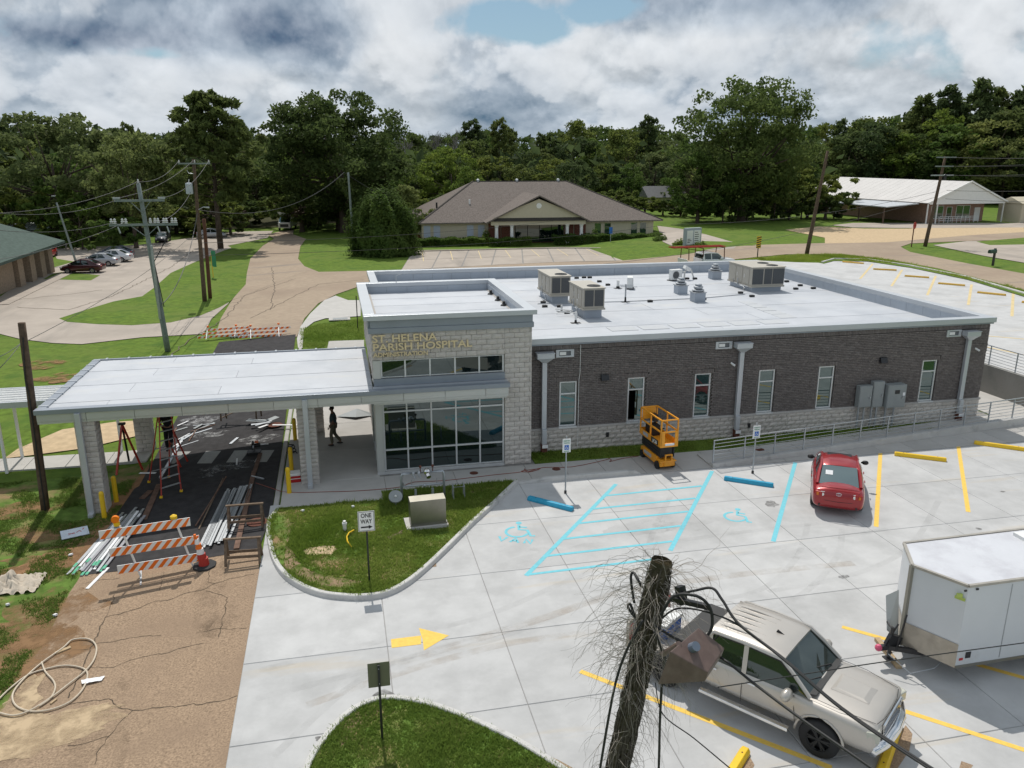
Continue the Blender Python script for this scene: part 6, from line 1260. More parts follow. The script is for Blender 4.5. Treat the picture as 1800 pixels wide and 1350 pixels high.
        B().tube([(-2.262+.0*a, .085*math.cos(a), .86+.055*math.sin(a)) for a in [2*PI*k/16 for k in range(17)]], .008, 4, cap=False).build('badge', M['chrome'], t, world=False); B().tube([(-2.262, .04*math.cos(a), .875+.03*math.sin(a)) for a in [2*PI*k/12 for k in range(13)]], .007, 4, cap=False).build('badge', M['chrome'], t, world=False)
        B().obox((-2.245, .52, .90), (.01, .13, .02)).build('badge', M['chrome'], t, world=False); B().obox((-2.245, -.5, .90), (.01, .07, .02)).build('badge', M['chrome'], t, world=False)
        for s in (-1, 1):
            for x in (-.05, -.95, .95): seam(t, [(x, s*.886, .35), (x, s*.882, .75), (x-.02, s*.80, .94)], .005)
            for x in (.2, -.7): B().bar((x, s*.895, .82), (x+.18, s*.895, .82), .03).build('door_handle', pm, t, world=False)
            B().bar((-2.28, s*.0, .3), (-2.28, s*.01, .3), .01)
    t.scale = (1, 1, hz); return t
car_red = paint('deep_red_paint', (.30, .008, .012), .25)
hd = math.atan2(.84, .54); sedan('shiny red sedan parked askew in the striped bay beside the railing', car_red, (17.63, 24.42, 0), hd)
for px, py, l, c, a in ((148, 481, 'dark maroon sedan nearest the tan brick building', (.06, .008, .012), 0), (176, 468, 'silver sedan between the maroon and the white parked cars', (.42, .44, .47), 0), (200, 461, 'white sedan in the row, right of the silver one', (.62, .63, .65), 0), (206, 453, 'dark grey blue sedan at the far end of the parked row', (.09, .10, .14), 0)):
    x, y = (-27.31, 96.99); x, y = {148: (-27.64, 98), 176: (-27.42, 103.97), 200: (-26.79, 107.71), 206: (-27.61, 112.06)}[px]
    sedan(l, paint('paint%d' % px, c), (x, y, zt(x)), PI-.1, 'cars parked beside the tan brick building', detail=False)
x, y = (-35.13, 114.29); sedan('bright red car seen past the corner of the tan brick building', paint('bright_red', (.5, .02, .02)), (x-1.2, y, -.42), PI*.5, detail=False)
x, y = (-25.55, 132.28); sedan('dark car with white roof parked under the trees behind the grey pole', paint('charcoal', (.03, .03, .035)), (x, y, -.42), -PI/2, detail=False)
x, y = (-19.22, 137.38); sedan('silver car half hidden under the trees behind the transformer pole', paint('silver2', (.4, .42, .45)), (x, y, -.42), .1, detail=False)
def pickup(label, pm, loc, rz, wheels_m, detail=True, name='pickup_truck'):
    t = thing(name, label, 'pickup truck', loc, rz)
    st = [(-.96, .48, 1.20, 1.22, .98, .93), (-.92, .48, 1.21, 1.24, 1.0, .94), (-.5, .46, 1.22, 1.26, 1.0, .94), (.4, .46, 1.21, 1.26, 1.0, .93), (1.3, .46, 1.20, 1.27, 1.0, .94), (1.55, .5, 1.195, 1.275, 1.005, .94), (2.1, .5, 1.18, 1.255, 1.01, .94), (2.55, .5, 1.165, 1.235, 1.005, .93), (2.78, .5, 1.14, 1.20, .985, .90), (2.86, .52, 1.08, 1.13, .96, .86), (2.885, .58, 1.0, 1.03, .90, .80)]
    shell('body', st, pm, t, [(1.80, .46, .49)], 2)
    b = B(); b.box(-2.86, -.99, -1.0, -.90, .55, 1.28); b.box(-2.86, -.99, .90, 1.0, .55, 1.28); b.box(-2.90, -2.80, -.98, .98, .58, 1.27); b.box(-1.06, -1.0, -.9, .9, .6, 1.27); b.box(-2.8, -1.06, -.9, .9, .58, .66)
    bed = b.build('cargo_bed', pm, t, world=False, bevel=.03)
    cut = B().cyl((-1.82, -3, .46), (-1.82, 3, .46), .49, n=32).build('cut', pm); bo = bed.modifiers.new('b', 'BOOLEAN'); bo.object = cut; bo.solver = 'EXACT'; t.location = (0, 0, 0); t.rotation_euler = (0, 0, 0); apply_mods(bed); t.location = loc; t.rotation_euler = (0, 0, rz); bpy.data.objects.remove(cut); bed.data.name = 'cargo_bed'
    house_glass([(-.88, .90, .80, 1.40), (-.84, .92, .79, 1.72), (-.70, .92, .785, 1.80), (.0, .93, .785, 1.835), (.82, .92, .77, 1.79), (1.48, .89, .86, 1.25)], M['carglass'], t, 1.19)
    rings = []
    for x, w_, z in ((-.90, .785, 1.74), (-.84, .81, 1.81), (-.6, .81, 1.845), (.1, .81, 1.868), (.62, .80, 1.85), (.86, .785, 1.80)): rings.append([(x, -w_, z-.04), (x, w_, z-.04), (x, w_*.95, z-.005), (x, w_*.7, z+.01), (x, 0, z+.02), (x, -w_*.7, z+.01), (x, -w_*.95, z-.005)])
    b = loft(B(), rings)
    for s in (-1, 1):
        b.tube([(1.52, s*.90, 1.235), (1.16, s*.845, 1.55), (.84, s*.79, 1.79), (.0, s*.80, 1.835), (-.72, s*.80, 1.81), (-.86, s*.82, 1.70), (-.90, s*.92, 1.2)], [.045, .045, .05, .05, .05, .06, .06], 6)
        b.bar((.08, s*.94, 1.19), (.05, s*.815, 1.80), .10, .04); b.add([(-.90, s*.945, 1.2), (-.87, s*.81, 1.8), (-.74, s*.82, 1.8), (-.70, s*.95, 1.2)], [(0, 1, 2, 3) if s < 0 else (3, 2, 1, 0)])
    for y in (-.5, -.3, -.1, .1, .3, .5): b.tube([(-.75, y, 1.862), (-.3, y, 1.884), (.25, y, 1.877)], [.006, .016, .004], 5)
    b.build('roof', pm, t, world=False, smooth=True).data.set_sharp_from_angle(angle=R(40))
    b = B(); b.add([(.47, -.68, 1.80), (.47, .68, 1.80), (.50, .68, 1.77), (.50, -.68, 1.77)], [(0, 1, 2, 3)])
    b = B(); b.tube([(2.80, -.93, .66), (2.93, -.55, .66), (2.97, 0, .66), (2.93, .55, .66), (2.80, .93, .66)], .13, 8); b.build('bumper', M['chrome'] if detail else pm, t, world=False, smooth=True)
    b = B(); b.box(2.80, 2.905, -.55, .55, .78, 1.07); g = b.build('grille', M['blackm'], t, world=False)
    b = B(); b.tube([(2.91, -.56, .78), (2.91, .56, .78), (2.90, .58, 1.08), (2.90, -.58, 1.08), (2.91, -.56, .78)], .026, 6)
    for k in range(4): b.bar((2.912, -.55, .84+.058*k), (2.912, .55, .84+.058*k), .02)
    b.build('grille_surround', M['chrome'], g, world=False)
    for s in (-1, 1):
        b = B(); b.obox((2.76, s*.79, .965), (.26, .34, .23), s*-.30); b.build('headlight', mat('headlight_lens', (.45, .45, .38), .12, var=.1, coat=.6), t, world=False, bevel=.03)
        mirror_part(t, 1.12, .98, 1.27, pm, s, 1.5)
        for x in (1.80, -1.82): wheel(t, x, s*.87, .42, .27, wheels_m, s, 6)
        b = B(); b.bar((1.2, s*1.08, .42), (-.85, s*1.08, .42), .12, .07); b.bar((.5, s*.95, .40), (.5, s*1.06, .40), .05); b.bar((-.7, s*.95, .40), (-.7, s*1.06, .40), .05); b.build('running_board', M['chrome'], t, world=False, bevel=.01)
        if detail:
            for x in (1.2, .08, -.86): seam(t, [(x+(.1 if x > 1 else 0), s*.999, .52), (x+(.05 if x > 1 else 0), s*1.012, .85), (x, s*.95, 1.19)], .006)
            for x in (.18, -.72): b = B(); b.bar((x, s*1.03, 1.06), (x+.22, s*1.03, 1.06), .035); b.build('door_handle', M['chrome'], t, world=False, bevel=.008)
            b = B(); b.add([(-.25, s*.905, 1.235), (.62, s*.895, 1.235), (.62, s*.83, 1.55), (.38, s*.765, 1.75), (-.25, s*.765, 1.77)], [(0, 1, 2, 3, 4)])
            b = B(); b.tube([(1.12, s*.875, 1.53), (.80, s*.835, 1.765), (.14, s*.84, 1.80)], .014, 5); b.tube([(-.02, s*.84, 1.80), (-.62, s*.84, 1.785), (-.74, s*.865, 1.6)], .014, 5); b.build('rain_guard', M['black'], t, world=False)
            B().obox((-2.84, s*.90, 1.0), (.1, .14, .4)).build('tail_light', mat('tail_red', (.35, .02, .015), .25), t, world=False)
            b = B(); b.tube([(1.80+.50*math.cos(a), s*1.0, .46+.50*math.sin(a)) for a in [PI*k/14 for k in range(15)]], .03, 6); b.build('wheel_arch', pm, t, world=False, smooth=True)
    if detail:
        b = B(); b.add([(1.74, -.34, 1.262), (1.74, .34, 1.262), (2.50, .30, 1.23), (2.50, -.30, 1.23), (1.82, -.27, 1.298), (1.82, .27, 1.298), (2.38, .24, 1.268), (2.38, -.24, 1.268)], [(4, 7, 6, 5), (0, 4, 5, 1), (1, 5, 6, 2), (2, 6, 7, 3), (3, 7, 4, 0)]); b.build('hood_bulge', pm, t, world=False, bevel=.03)
        b = B(); b.add([(1.44, -.82, 1.262), (1.44, .82, 1.262), (1.60, .78, 1.285), (1.60, -.78, 1.285)], [(0, 3, 2, 1)]); b.build('cowl', M['black'], t, world=False)
        b = B(); b.bar((1.46, -.1, 1.29), (1.30, -.6, 1.385), .02); b.bar((1.46, .5, 1.29), (1.30, .0, 1.395), .02); b.build('wiper', M['black'], t, world=False)
        b = B(); b.add([(.36, -.02, 1.875), (.36, .02, 1.875), (.58, 0, 1.86), (.39, 0, 1.95)], [(0, 1, 3), (1, 2, 3), (2, 0, 3)]); b.build('roof_antenna', M['black'], t, world=False)
        for s in (-1, 1): seam(t, [(1.5, s*.86, 1.25), (2.1, s*.86, 1.232), (2.78, s*.74, 1.17)], .006)
        seam(t, [(2.80, -.72, 1.16), (2.86, -.4, 1.135), (2.875, 0, 1.135), (2.86, .4, 1.135), (2.80, .72, 1.16)], .006)
    return t
silver = mat('pewter_paint', (.50, .465, .42), .36, metal=.45, var=.02, coat=.5)
pk = pickup('pewter crew-cab pickup truck parked across the yellow-striped bay behind the vine-covered pole', silver, (8.86, 14.33, 0), R(-52.7), M['black'])
def onpk(u, v, z): a = R(-52.7); return (8.86+u*math.cos(a)-v*math.sin(a), 14.33+u*math.sin(a)+v*math.cos(a), z)
tb = thing('tool_box', 'black truck tool box across the front of the pickup bed', 'tool box', onpk(-1.38, 0, .67), R(-52.7)); b = B(); b.box(-.25, .25, -.86, .86, 0, .62); b.build('box', M['blackm'], tb, world=False, bevel=.02); B().box(-.28, .28, -.93, .93, .62, .70).build('lid', M['black'], tb, world=False, bevel=.015)
ib = thing('ice_chest', 'white ice chest with blue side in the open pickup bed', 'cooler', onpk(-2.45, .15, .66), R(-52.7)); b = B(); b.box(-.22, .22, -.4, .4, 0, .3); b.build('chest', M['blue'], ib, world=False, bevel=.02); B().box(-.24, .24, -.42, .42, .3, .4).build('lid', M['plast'], ib, world=False, bevel=.02)
x, y = (41.22, 82.1); pw = pickup('white pickup truck with ladder rack on the road behind the flat roof', paint('white_car_paint', (.7, .7, .7), 0), (38.6, 79.6, zt(38.6)), .08, M['rim'], False)
b = B()
for u in (-2.6, -.9, 1.6):
    for s in (-1, 1): b.bar((u, s*.9, 1.2), (u, s*.8, 2.35), .07)
    b.bar((u, -.85, 2.35), (u, .85, 2.35), .07)
b.build('ladder_rack', M['rust'], pw, world=False)
lad = thing('extension_ladder', 'red extension ladder carried on the rack of the white pickup truck', 'ladder', (38.6, 79.6, zt(38.6)+2.42), .08)
for s in (-.45, .0, .45): B().bar((-4.3, s, .05), (1.9, s, .05), .09, .12).build('rail', M['ladder'], lad, world=False)
for k in range(15): B().bar((-4.1+k*.39, -.45, .05), (-4.1+k*.39, .45, .05), .04).build('rung', M['ladder'], lad, world=False)
x, y = (-8.23, 148.34); rv = thing('box_truck', 'white boxy truck driving toward the camera on the narrow road', 'truck', (x, y, zt(x)), -PI/2-.1)
b = B(); b.box(-6, .2, -1.2, 1.2, .6, 3.3); b.build('box', M['white'], rv, world=False, bevel=.08); b = B(); b.box(.2, 1.6, -1.05, 1.05, .5, 1.5); b.build('cab', M['white'], rv, world=False, bevel=.15); b = B(); b.add([(.25, -.95, 1.5), (.25, .95, 1.5), (.25, .9, 2.3), (.25, -.9, 2.3), (1.0, -.95, 1.5), (1.0, .95, 1.5)], [(3, 2, 5, 4), (0, 3, 4), (1, 5, 2)]); b.build('windshield', M['carglass'], rv, world=False)
b = B(); b.box(1.6, 1.64, -.7, .7, .7, 1.2); b.build('grille', M['blackm'], rv, world=False)
for s in (-1, 1):
    wheel(rv, .9, s*.95, .4, .25, M['rim'], s); wheel(rv, -4.5, s*1.05, .4, .25, M['rim'], s)
    B().box(1.61, 1.66, s*.85-.12, s*.85+.12, .85, 1.1).build('headlight', M['plast'], rv, world=False)
# enclosed trailer
tr = thing('cargo_trailer', 'white enclosed V-nose cargo trailer at the right edge resting its tongue on a timber', 'trailer', (13.66, 13.74, 0), R(.6))
tz0, tz1 = .48, 2.62; Wd = 2.16; Pn = [(-.60, 1.12), (-.02, 0), (7.2, 0), (7.2, Wd), (-.02, Wd)]
b = B(); b.prism([(x, y) for x, y in Pn], tz0, tz1-.01); b.build('body', mat('trailer_white', (.62, .64, .66), .35, metal=.1, var=.03, scale=1, dark=((.50, .50, .49), .8, .6, .8)), tr, world=False)
rm = mat('trailer_roof', (.58, .59, .62), .5, metal=.1, var=.04, scale=.9, bump=1., bscale=1.4, dark=((.47, .47, .50), 1.1, .45, .7))
bm = bmesh.new(); q = random.Random(4); f = bm.faces.new([bm.verts.new((x, y, tz1+.0)) for x, y in [(-.56, 1.12), (.0, .05), (7.15, .05), (7.15, Wd-.05), (.0, Wd-.05)]])
for k in range(1, 18): bmesh.ops.bisect_plane(bm, geom=bm.verts[:]+bm.edges[:]+bm.faces[:], plane_co=(k*.4-.4, 0, 0), plane_no=(1, 0, 0))
for k in range(1, 8): bmesh.ops.bisect_plane(bm, geom=bm.verts[:]+bm.edges[:]+bm.faces[:], plane_co=(0, k*.27, 0), plane_no=(0, 1, 0))
bmesh.ops.triangulate(bm, faces=bm.faces[:])
for v in bm.verts: v.co.z += .006+.035*abs(noise.noise(Vector((v.co.x*.9+v.co.y*.5, v.co.y*1.3, 2))))*min(1, 4*min(v.co.y-.05, Wd-.05-v.co.y)+.0)
me = bpy.data.meshes.new('roof'); bm.to_mesh(me); bm.free(); me.materials.append(rm); me.polygons.foreach_set('use_smooth', [True]*len(me.polygons)); o = bpy.data.objects.new('roof', me); COL.objects.link(o); o.parent = tr
b = B(); e = [(x, y, tz1) for x, y in Pn]; e.append(e[0])
for p, q_ in zip(e, e[1:]): b.bar(p, q_, .07, .06)
b.build('roof_trim', mat('trailer_trim', (.42, .39, .34), .4, metal=.4), tr, world=False)
b = B(); b.bar((-.61, 1.12, tz0), (-.61, 1.12, tz1), .09); b.build('nose_trim', M['steel'], tr, world=False)
b = B(); b.add([(-.615, 1.11, tz0), (-.03, -.012, tz0), (-.03, -.012, tz0+.62), (-.615, 1.11, tz0+.62)], [(0, 1, 2, 3)]); b.build('gravel_guard', mat('scuffed_guard', (.42, .38, .32), .4, metal=.5, var=.15, scale=4), tr, world=False)
b = B(); b.add([(-.615, 1.13, tz0), (-.03, Wd+.012, tz0), (-.03, Wd+.012, tz0+.62), (-.615, 1.13, tz0+.62)], [(0, 3, 2, 1)]); b.build('gravel_guard', MATS['scuffed_guard'], tr, world=False)
for k in range(6): B().box(1.18+k*1.2, 1.20+k*1.2, -.008, .0, tz0+.1, tz1-.1).build('panel_seam', M['galv'], tr, world=False)
B().box(-.02, 7.2, -.02, -.002, tz0-.02, tz0+.05).build('bottom_trim', M['steel'], tr, world=False)
b = B(); b.add([(-.16, .20, 2.22), (-.05, -.0, 2.22), (-.05, -.0, 2.30), (-.16, .20, 2.30)], [(0, 1, 2, 3)]); b.obox((-.13, .10, 2.34), (.05, .12, .09), 1.1); b.build('sticker', mat('lime_sticker', (.45, .55, .12), .5), tr, world=False)
for x in (-.1, .22): B().box(x-.03, x+.03, -.03, .0, tz1-.12, tz1-.08).build('marker_light', M['blackm'], tr, world=False)
B().box(.22, .36, -.012, -.002, .70, .86).build('logo_sticker', M['blackm'], tr, world=False); B().box(.06, .16, -.012, -.002, .66, .72).build('logo_sticker', M['red'], tr, world=False)
b = B(); b.bar((.4, .35, tz0-.06), (-1.0, 1.1, .46), .08, .12); b.bar((.4, 1.85, tz0-.06), (-1.0, 1.1, .46), .08, .12); b.bar((-.9, 1.1, .47), (-1.2, 1.1, .47), .10, .12); b.bar((-.5, .8, .46), (-.5, 1.4, .46), .07); b.build('tongue', M['blackm'], tr, world=False)
B().ball((-1.24, 1.1, .48), .09, 10).build('coupler', mat('coupler_pink', (.55, .08, .16), .5), tr, world=False)
b = B(); b.cyl((-.92, 1.1, .14), (-.92, 1.1, 1.0), .045, n=8); b.bar((-.92, 1.1, .95), (-.92, 1.32, 1.02), .03); b.box(-1.02, -.82, 1.0, 1.2, .12, .15); b.bar((-1.15, 1.05, .5), (-.75, 1.12, 1.05), .03); b.bar((-.9, .9, .5), (-.7, .95, 1.4), .03); b.obox((-.85, 1.1, .62), (.35, .12, .3), 0, 0, .4); b.build('jack', M['blackm'], tr, world=False)
B().tube([(-1.2, .8, .5), (-.9, .35, .22), (-.3, .3, .3), (.2, .5, .42)], .012, 5).build('safety_chain', M['galv'], tr, world=False)
b = B(); b.add([(-.86, 1.35, .75), (-.62, 1.2, .55), (-.55, 1.5, 1.75), (-.80, 1.62, 1.55)], [(0, 1, 2, 3)]); b.build('access_flap', M['panel'], tr, world=False)
B().box(3.0, 3.6, 1.2, 1.9, tz1, tz1+.1).build('roof_vent', M['plast'], tr, world=False)
for x in (3.2, 4.1):
    for s, y in ((-1, .14), (1, Wd-.14)): wheel(tr, x, y, .36, .2, M['galv'], s)
x0, y0 = (13.08, 15.73); x1, y1 = (12.84, 14.55); wb_ = thing('timber_block', 'short pale timber under the trailer jack', 'timber', ((x0+x1)/2, (y0+y1)/2, 0), math.atan2(y1-y0, x1-x0)); L = math.hypot(x1-x0, y1-y0); B().box(-L/2, L/2, -.07, .07, 0.003, .10).build('beam', M['lumber'], wb_, world=False, bevel=.006); B().box(-.25, .1, -.08, .06, .101, .13).build('wood_pad', M['wood'], wb_, world=False)

# ============================================================= scissor lift
sx = thing('scissor_lift', 'orange folded scissor lift on the walk below the second window', 'scissor lift', (12.38, 28.82, .012), R(4))
b = B(); b.box(-.32, .32, -.92, .92, .13, .42); b.box(-.37, .37, -.62, .62, .18, .50); b.build('chassis', M['lift'], sx, world=False, bevel=.02)
for x in (-.33, .33):
    for y in (-.68, .68): w_ = B(); w_.cyl((x-.06, y, .16), (x+.06, y, .16), .16, n=18); w_.build('wheel', M['tyre'], sx, world=False)
b = B()
for k in range(4):
    z = .54+k*.105
    for x in (-.28, .28): b.bar((x, -.85, z), (x, .85, z+.05), .05, .09)
    b.cyl((-.3, -.8+.2*k, z+.03), (.3, -.8+.2*k, z+.03), .03, n=6)
b.box(-.24, .24, -.8, .8, .5, .93); b.build('scissor_stack', M['black'], sx, world=False)
B().box(-.38, .38, -.95, .95, .96, 1.01).build('platform', M['lift'], sx, world=False)
b = B(); t_ = .015
for x in (-.38, .38-t_): b.box(x, x+t_, -.95, .95, 1.01, 1.22)
b.box(-.365, .365, .935, .95, 1.01, 1.22); b.box(-.365, .365, -.95, -.935, 1.01, 1.10); b.build('toe_board', M['lift'], sx, world=False)
for x in (-.36, .36):
    for y in (-.93, -.0, .93): B().bar((x, y, 1.0), (x, y, 2.08), .05).build('post', M['lift'], sx, world=False)
for z in (1.60, 2.08):
    for x in (-.36, .36): B().bar((x, -.93, z), (x, .93, z), .05).build('guard_rail', M['lift'], sx, world=False)
    B().bar((-.36, .93, z), (.36, .93, z), .05).build('guard_rail', M['lift'], sx, world=False)
B().bar((-.36, -.93, 2.08), (.36, -.93, 2.08), .045).build('guard_rail', M['lift'], sx, world=False)
B().box(-.3, .3, .91, .925, 1.62, 2.05).build('end_panel', M['lift'], sx, world=False)
b = B(); b.box(-.36, -.20, -.955, -.94, 1.02, 1.62); b.box(.24, .36, -.955, -.94, 1.02, 1.62); b.box(-.20, .24, -.955, -.94, 1.56, 1.62); b.box(-.2, .24, -.95, -.93, 1.02, 1.10); b.build('gate', M['lift'], sx, world=False)
B().box(-.18, .22, -.965, -.956, 1.03, 1.12).build('decal', M['paper'], sx, world=False); B().box(.02, .2, .45, .8, 1.55, 1.85).build('control_box', M['blackm'], sx, world=False, bevel=.01)
b = B(); b.box(-.22, .22, .3, .75, 1.02, 1.45); b.cyl((.1, .2, 1.3), (.2, -.1, 1.45), .03, n=6); b.build('tool_bag', M['black'], sx, world=False)
B().box(-.399, -.386, -.75, -.15, 1.0, 1.20).build('brand_panel', M['blackm'], sx, world=False)
_off = sx.location.copy(); sx.location = (0, 0, 0)
text_line('JCB', lambda u, v, w_: (-.402-w_, -.30-.38*u, 1.03+.13*v), sx, M['white'], ex=.002); sx.location = _off
for o in sx.children:
    if o.name.startswith('letter'): pass
B().box(-.395, -.386, .15, .6, 1.03, 1.17).build('decal', mat('grey_decal', (.4, .42, .45), .5), sx, world=False); B().box(-.376, -.372, -.2, .5, .28, .42).build('decal', MATS['grey_decal'], sx, world=False)
b = B(); b.box(-.17, .15, -.96, -.925, .16, .36); b.box(-.36, .34, -.99, -.93, .36, .40); b.box(-.15, -.11, -.99, -.93, .40, .62); b.box(.12, .16, -.99, -.93, .40, .62); b.box(-.15, .16, -.99, -.93, .62, .66); b.build('step', M['lift'], sx, world=False)

# ============================================================= railings
def railing(label, P0, P1, z0, z1, n, rails=7, h=1.02, gap=1.45):
    t = thing('guard_railing', label, 'railing', (P0[0], P0[1], z0)); P0 = Vector((*P0, z0)); P1 = Vector((*P1, z1))
    for k in range(n+1): p = P0.lerp(P1, k/n); B().box(p.x-.02, p.x+.02, p.y-.025, p.y+.025, p.z, p.z+h+.02).build('post', M['rail'], t)
    for k in range(rails): hh = .12+(h-.12)*k/(rails-1); B().bar(P0+Vector((0, 0, hh)), P1+Vector((0, 0, hh)), .035 if k == rails-1 else .018, .035 if k == rails-1 else .018).build('rail', M['rail'], t)
railing('long grey metal railing with many horizontal bars along the ramp', (14.35, 27.82), (36.0, 30.35), .10, .34, 15)
railing('grey metal railing on top of the retaining wall right of the building', (33.37, 29.6), (33.37, 55.5), 1.47, 1.47, 15)
railing('short grey railing at the ramp head past the corner of the building', (33.6, 29.3), (36, 29.6), .3, .3, 2)

# ============================================================= wheel stops, bollards, signs
def stop(p, q_, m, label, group, z=0.):
    p = Vector((*p, z)); q_ = Vector((*q_, z)); d = q_-p; L = d.length; a = math.atan2(d.y, d.x); t = thing('wheel_stop', label, 'wheel stop', tuple((p+q_)/2), a, group)
    b = B(); loft(b, [[(x, -.11*k, 0), (x, .11*k, 0), (x, .11*k, .07), (x, .065*k, .15*kk), (x, -.065*k, .15*kk), (x, -.11*k, .07)] for x, k, kk in ((-L/2, .9, .9), (-L/2+.04, 1, 1), (L/2-.04, 1, 1), (L/2, .9, .9))]); b.build('bar', m, t, world=False, bevel=.01)
    for x in (-L*.33, L*.33): B().cyl((x, 0, .145), (x, 0, .156), .018, n=8).build('bolt', M['rust'], t, world=False)
stop((6.36, 26.28), (7.66, 24.99), M['bstop'], 'blue wheel stop in the van bay, half in the tower shadow', 'wheel stops of the front row'); stop((14.2, 26.5), (15.68, 25.44), M['bstop'], 'blue wheel stop behind the right-hand accessible sign', 'wheel stops of the front row')
stop((22.4, 27.44), (24, 26.35), M['yellow'], 'yellow wheel stop right of the red sedan', 'wheel stops of the front row'); stop((26.71, 27.92), (28.24, 26.65), M['yellow'], 'yellow wheel stop at the right edge of the front row', 'wheel stops of the front row')
stop((7.8, 12.74), (6.82, 11.86), M['yellow'], 'thick yellow wheel stop left of the pickup nose at the bottom edge', 'wheel stops by the pickup'); stop((11.47, 12.79), (10.07, 11.49), M['yellow'], 'thick yellow wheel stop just in front of the pickup bumper', 'wheel stops by the pickup')
fm = mat('aged_yellow', (.62, .38, .06), .6)
for k, (a, c) in enumerate(([(52.06, 75.42), (53.35, 73.7)], [(51.54, 69.62), (53.24, 68.41)], [(51.39, 64.84), (52.84, 63.41)], [(51.21, 60.26), (52.54, 58.66)], [(50.85, 55.34), (52.01, 53.66)], [(50.72, 50.74), (51.77, 49.03)])): stop(a, c, fm, ('first', 'second', 'third', 'fourth', 'fifth', 'sixth')[k]+' wheel stop from the far corner of the upper car park', 'wheel stops of the upper car park', 1.4)
def bollard(p, z, label):
    t = thing('bollard', label, 'bollard', (p[0], p[1], z), 0, 'yellow bollards'); b = B(); b.lathe((0, 0, -.05), [(.085, 0), (.085, .97), (.078, 1.03), (.055, 1.07), (.0, 1.09)], 16); b.build('sleeve', M['yellow'], t, world=False, smooth=True).data.set_sharp_from_angle(angle=R(50))
for p, l in (((-8.58, 28.76), 'near left yellow bollard in front of the left canopy column'), ((-8.52, 30.2), 'far left yellow bollard behind the first, by the left canopy column'), ((-2.18, 28.73), 'yellow bollard nearest the camera left of the middle column'), ((-2.19, 30.92), 'yellow bollard behind the red cooler'), ((-2.2, 34.67), 'yellow bollard farthest back beside the plaza')): bollard(p, zt(p[0]), l)
def acc_sign(p, h, label, van):
    t = thing('accessible_parking_sign', label, 'sign', (p[0], p[1], 0), R(0)); b = B(); b.cyl((0, 0, 0), (0, 0, h), .028, n=10); b.build('post', M['galv'], t, world=False); B().lathe((0, 0, 0), [(.05, 0), (.05, .1), (.03, .12)], 10).build('post_base', M['blackm'], t, world=False)
    B().box(-.155, .155, -.045, -.03, h-.62, h-.10).build('sign_plate', M['white'], t, world=False, bevel=.004)
    B().box(-.08, .08, -.052, -.046, h-.52, h-.34).build('symbol_panel', M['blue'], t, world=False)
    b = B(); yy = -.055; c = (0, h-.43)
    b.tube([(c[0]-.012+.038*math.cos(a), yy, c[1]-.018+.038*math.sin(a)) for a in [R(100+k*18) for k in range(15)]], .007, 4); b.tube([(-.01, yy, c[1]+.045), (-.005, yy, c[1]), (.03, yy, c[1]), (.045, yy, c[1]-.05)], .008, 4); b.ball((-.012, yy, c[1]+.06), .012, 6); b.build('symbol', M['white'], t, world=False)
    lo = t.location.copy(); t.location = (0, 0, 0)
    text_line('RESERVED', lambda u, v, w_: (-.12+.24*u, -.046-w_, h-.20+.05*v), t, M['green'], ex=.001); text_line('PARKING', lambda u, v, w_: (-.11+.22*u, -.046-w_, h-.28+.05*v), t, M['green'], ex=.001); t.location = lo
    b = B(); b.box(-.1, .1, -.05, -.046, h-.585, h-.565); b.build('arrow', M['green'], t, world=False)
acc_sign((7.83, 26.54), 2.25, 'accessible parking sign on a galvanised post in front of the tower corner', True); acc_sign((15.59, 26.85), 2.1, 'accessible parking sign on a galvanised post in front of the ramp railing', False)
ow = (0.42, 21.35); t = thing('one_way_sign', 'black and white ONE WAY sign on a dark post in the kerbed grass island', 'sign', (ow[0], ow[1], .1)); hh = 2.33
B().box(-.025, .025, -.02, .02, 0, hh-.1).build('post', mat('sign_post_black', (.012, .016, .012), .5), t, world=False)
B().box(-.235, .235, -.032, -.022, hh-.70, hh-.08).build('sign_plate', M['white'], t, world=False, bevel=.004)
b = B(); z0, z1 = hh-.685, hh-.095
for a, c, e, f in ((-.222, .222, z0, z0+.012), (-.222, .222, z1-.012, z1), (-.222, -.21, z0+.012, z1-.012), (.21, .222, z0+.012, z1-.012)): b.box(a, c, -.0345, -.0325, e, f)
b.build('border', M['blackm'], t, world=False)
lo = t.location.copy(); t.location = (0, 0, 0); tb_ = mat('sign_black', (.01, .01, .01), .6)
text_line('ONE', lambda u, v, w_: (-.15+.30*u, -.033-w_, hh-.275+.135*v), t, tb_, ex=.002); text_line('WAY', lambda u, v, w_: (-.16+.32*u, -.033-w_, hh-.455+.135*v), t, tb_, ex=.002); t.location = lo
b = B(); zc = hh-.57; b.box(-.16, .06, -.036, -.032, zc-.022, zc+.022); b.prism([(0, 0), (1, 0), (0, 1)], 0, .001) if False else None; b.add([(.06, -.036, zc-.06), (.17, -.036, zc), (.06, -.036, zc+.06)], [(0, 1, 2)]); b.build('arrow', tb_, t, world=False)
ob = (0.38, 14.64); hb = 1.93; t = thing('road_sign', 'olive grey back of a road sign on a dark post in the lower grass island', 'sign', (ob[0], ob[1], .1)); B().box(-.025, .025, -.02, .02, 0, hb-.12).build('post', MATS['sign_post_black'], t, world=False); b = B(); b.box(-.225, .225, .022, .032, hb-.66, hb-.08); b.build('sign_plate', M['signgreen'], t, world=False, bevel=.02)
for z in (hb-.2, hb-.55): B().cyl((0, -.02, z), (0, -.03, z), .01, n=6).build('bolt', M['galv'], t, world=False)

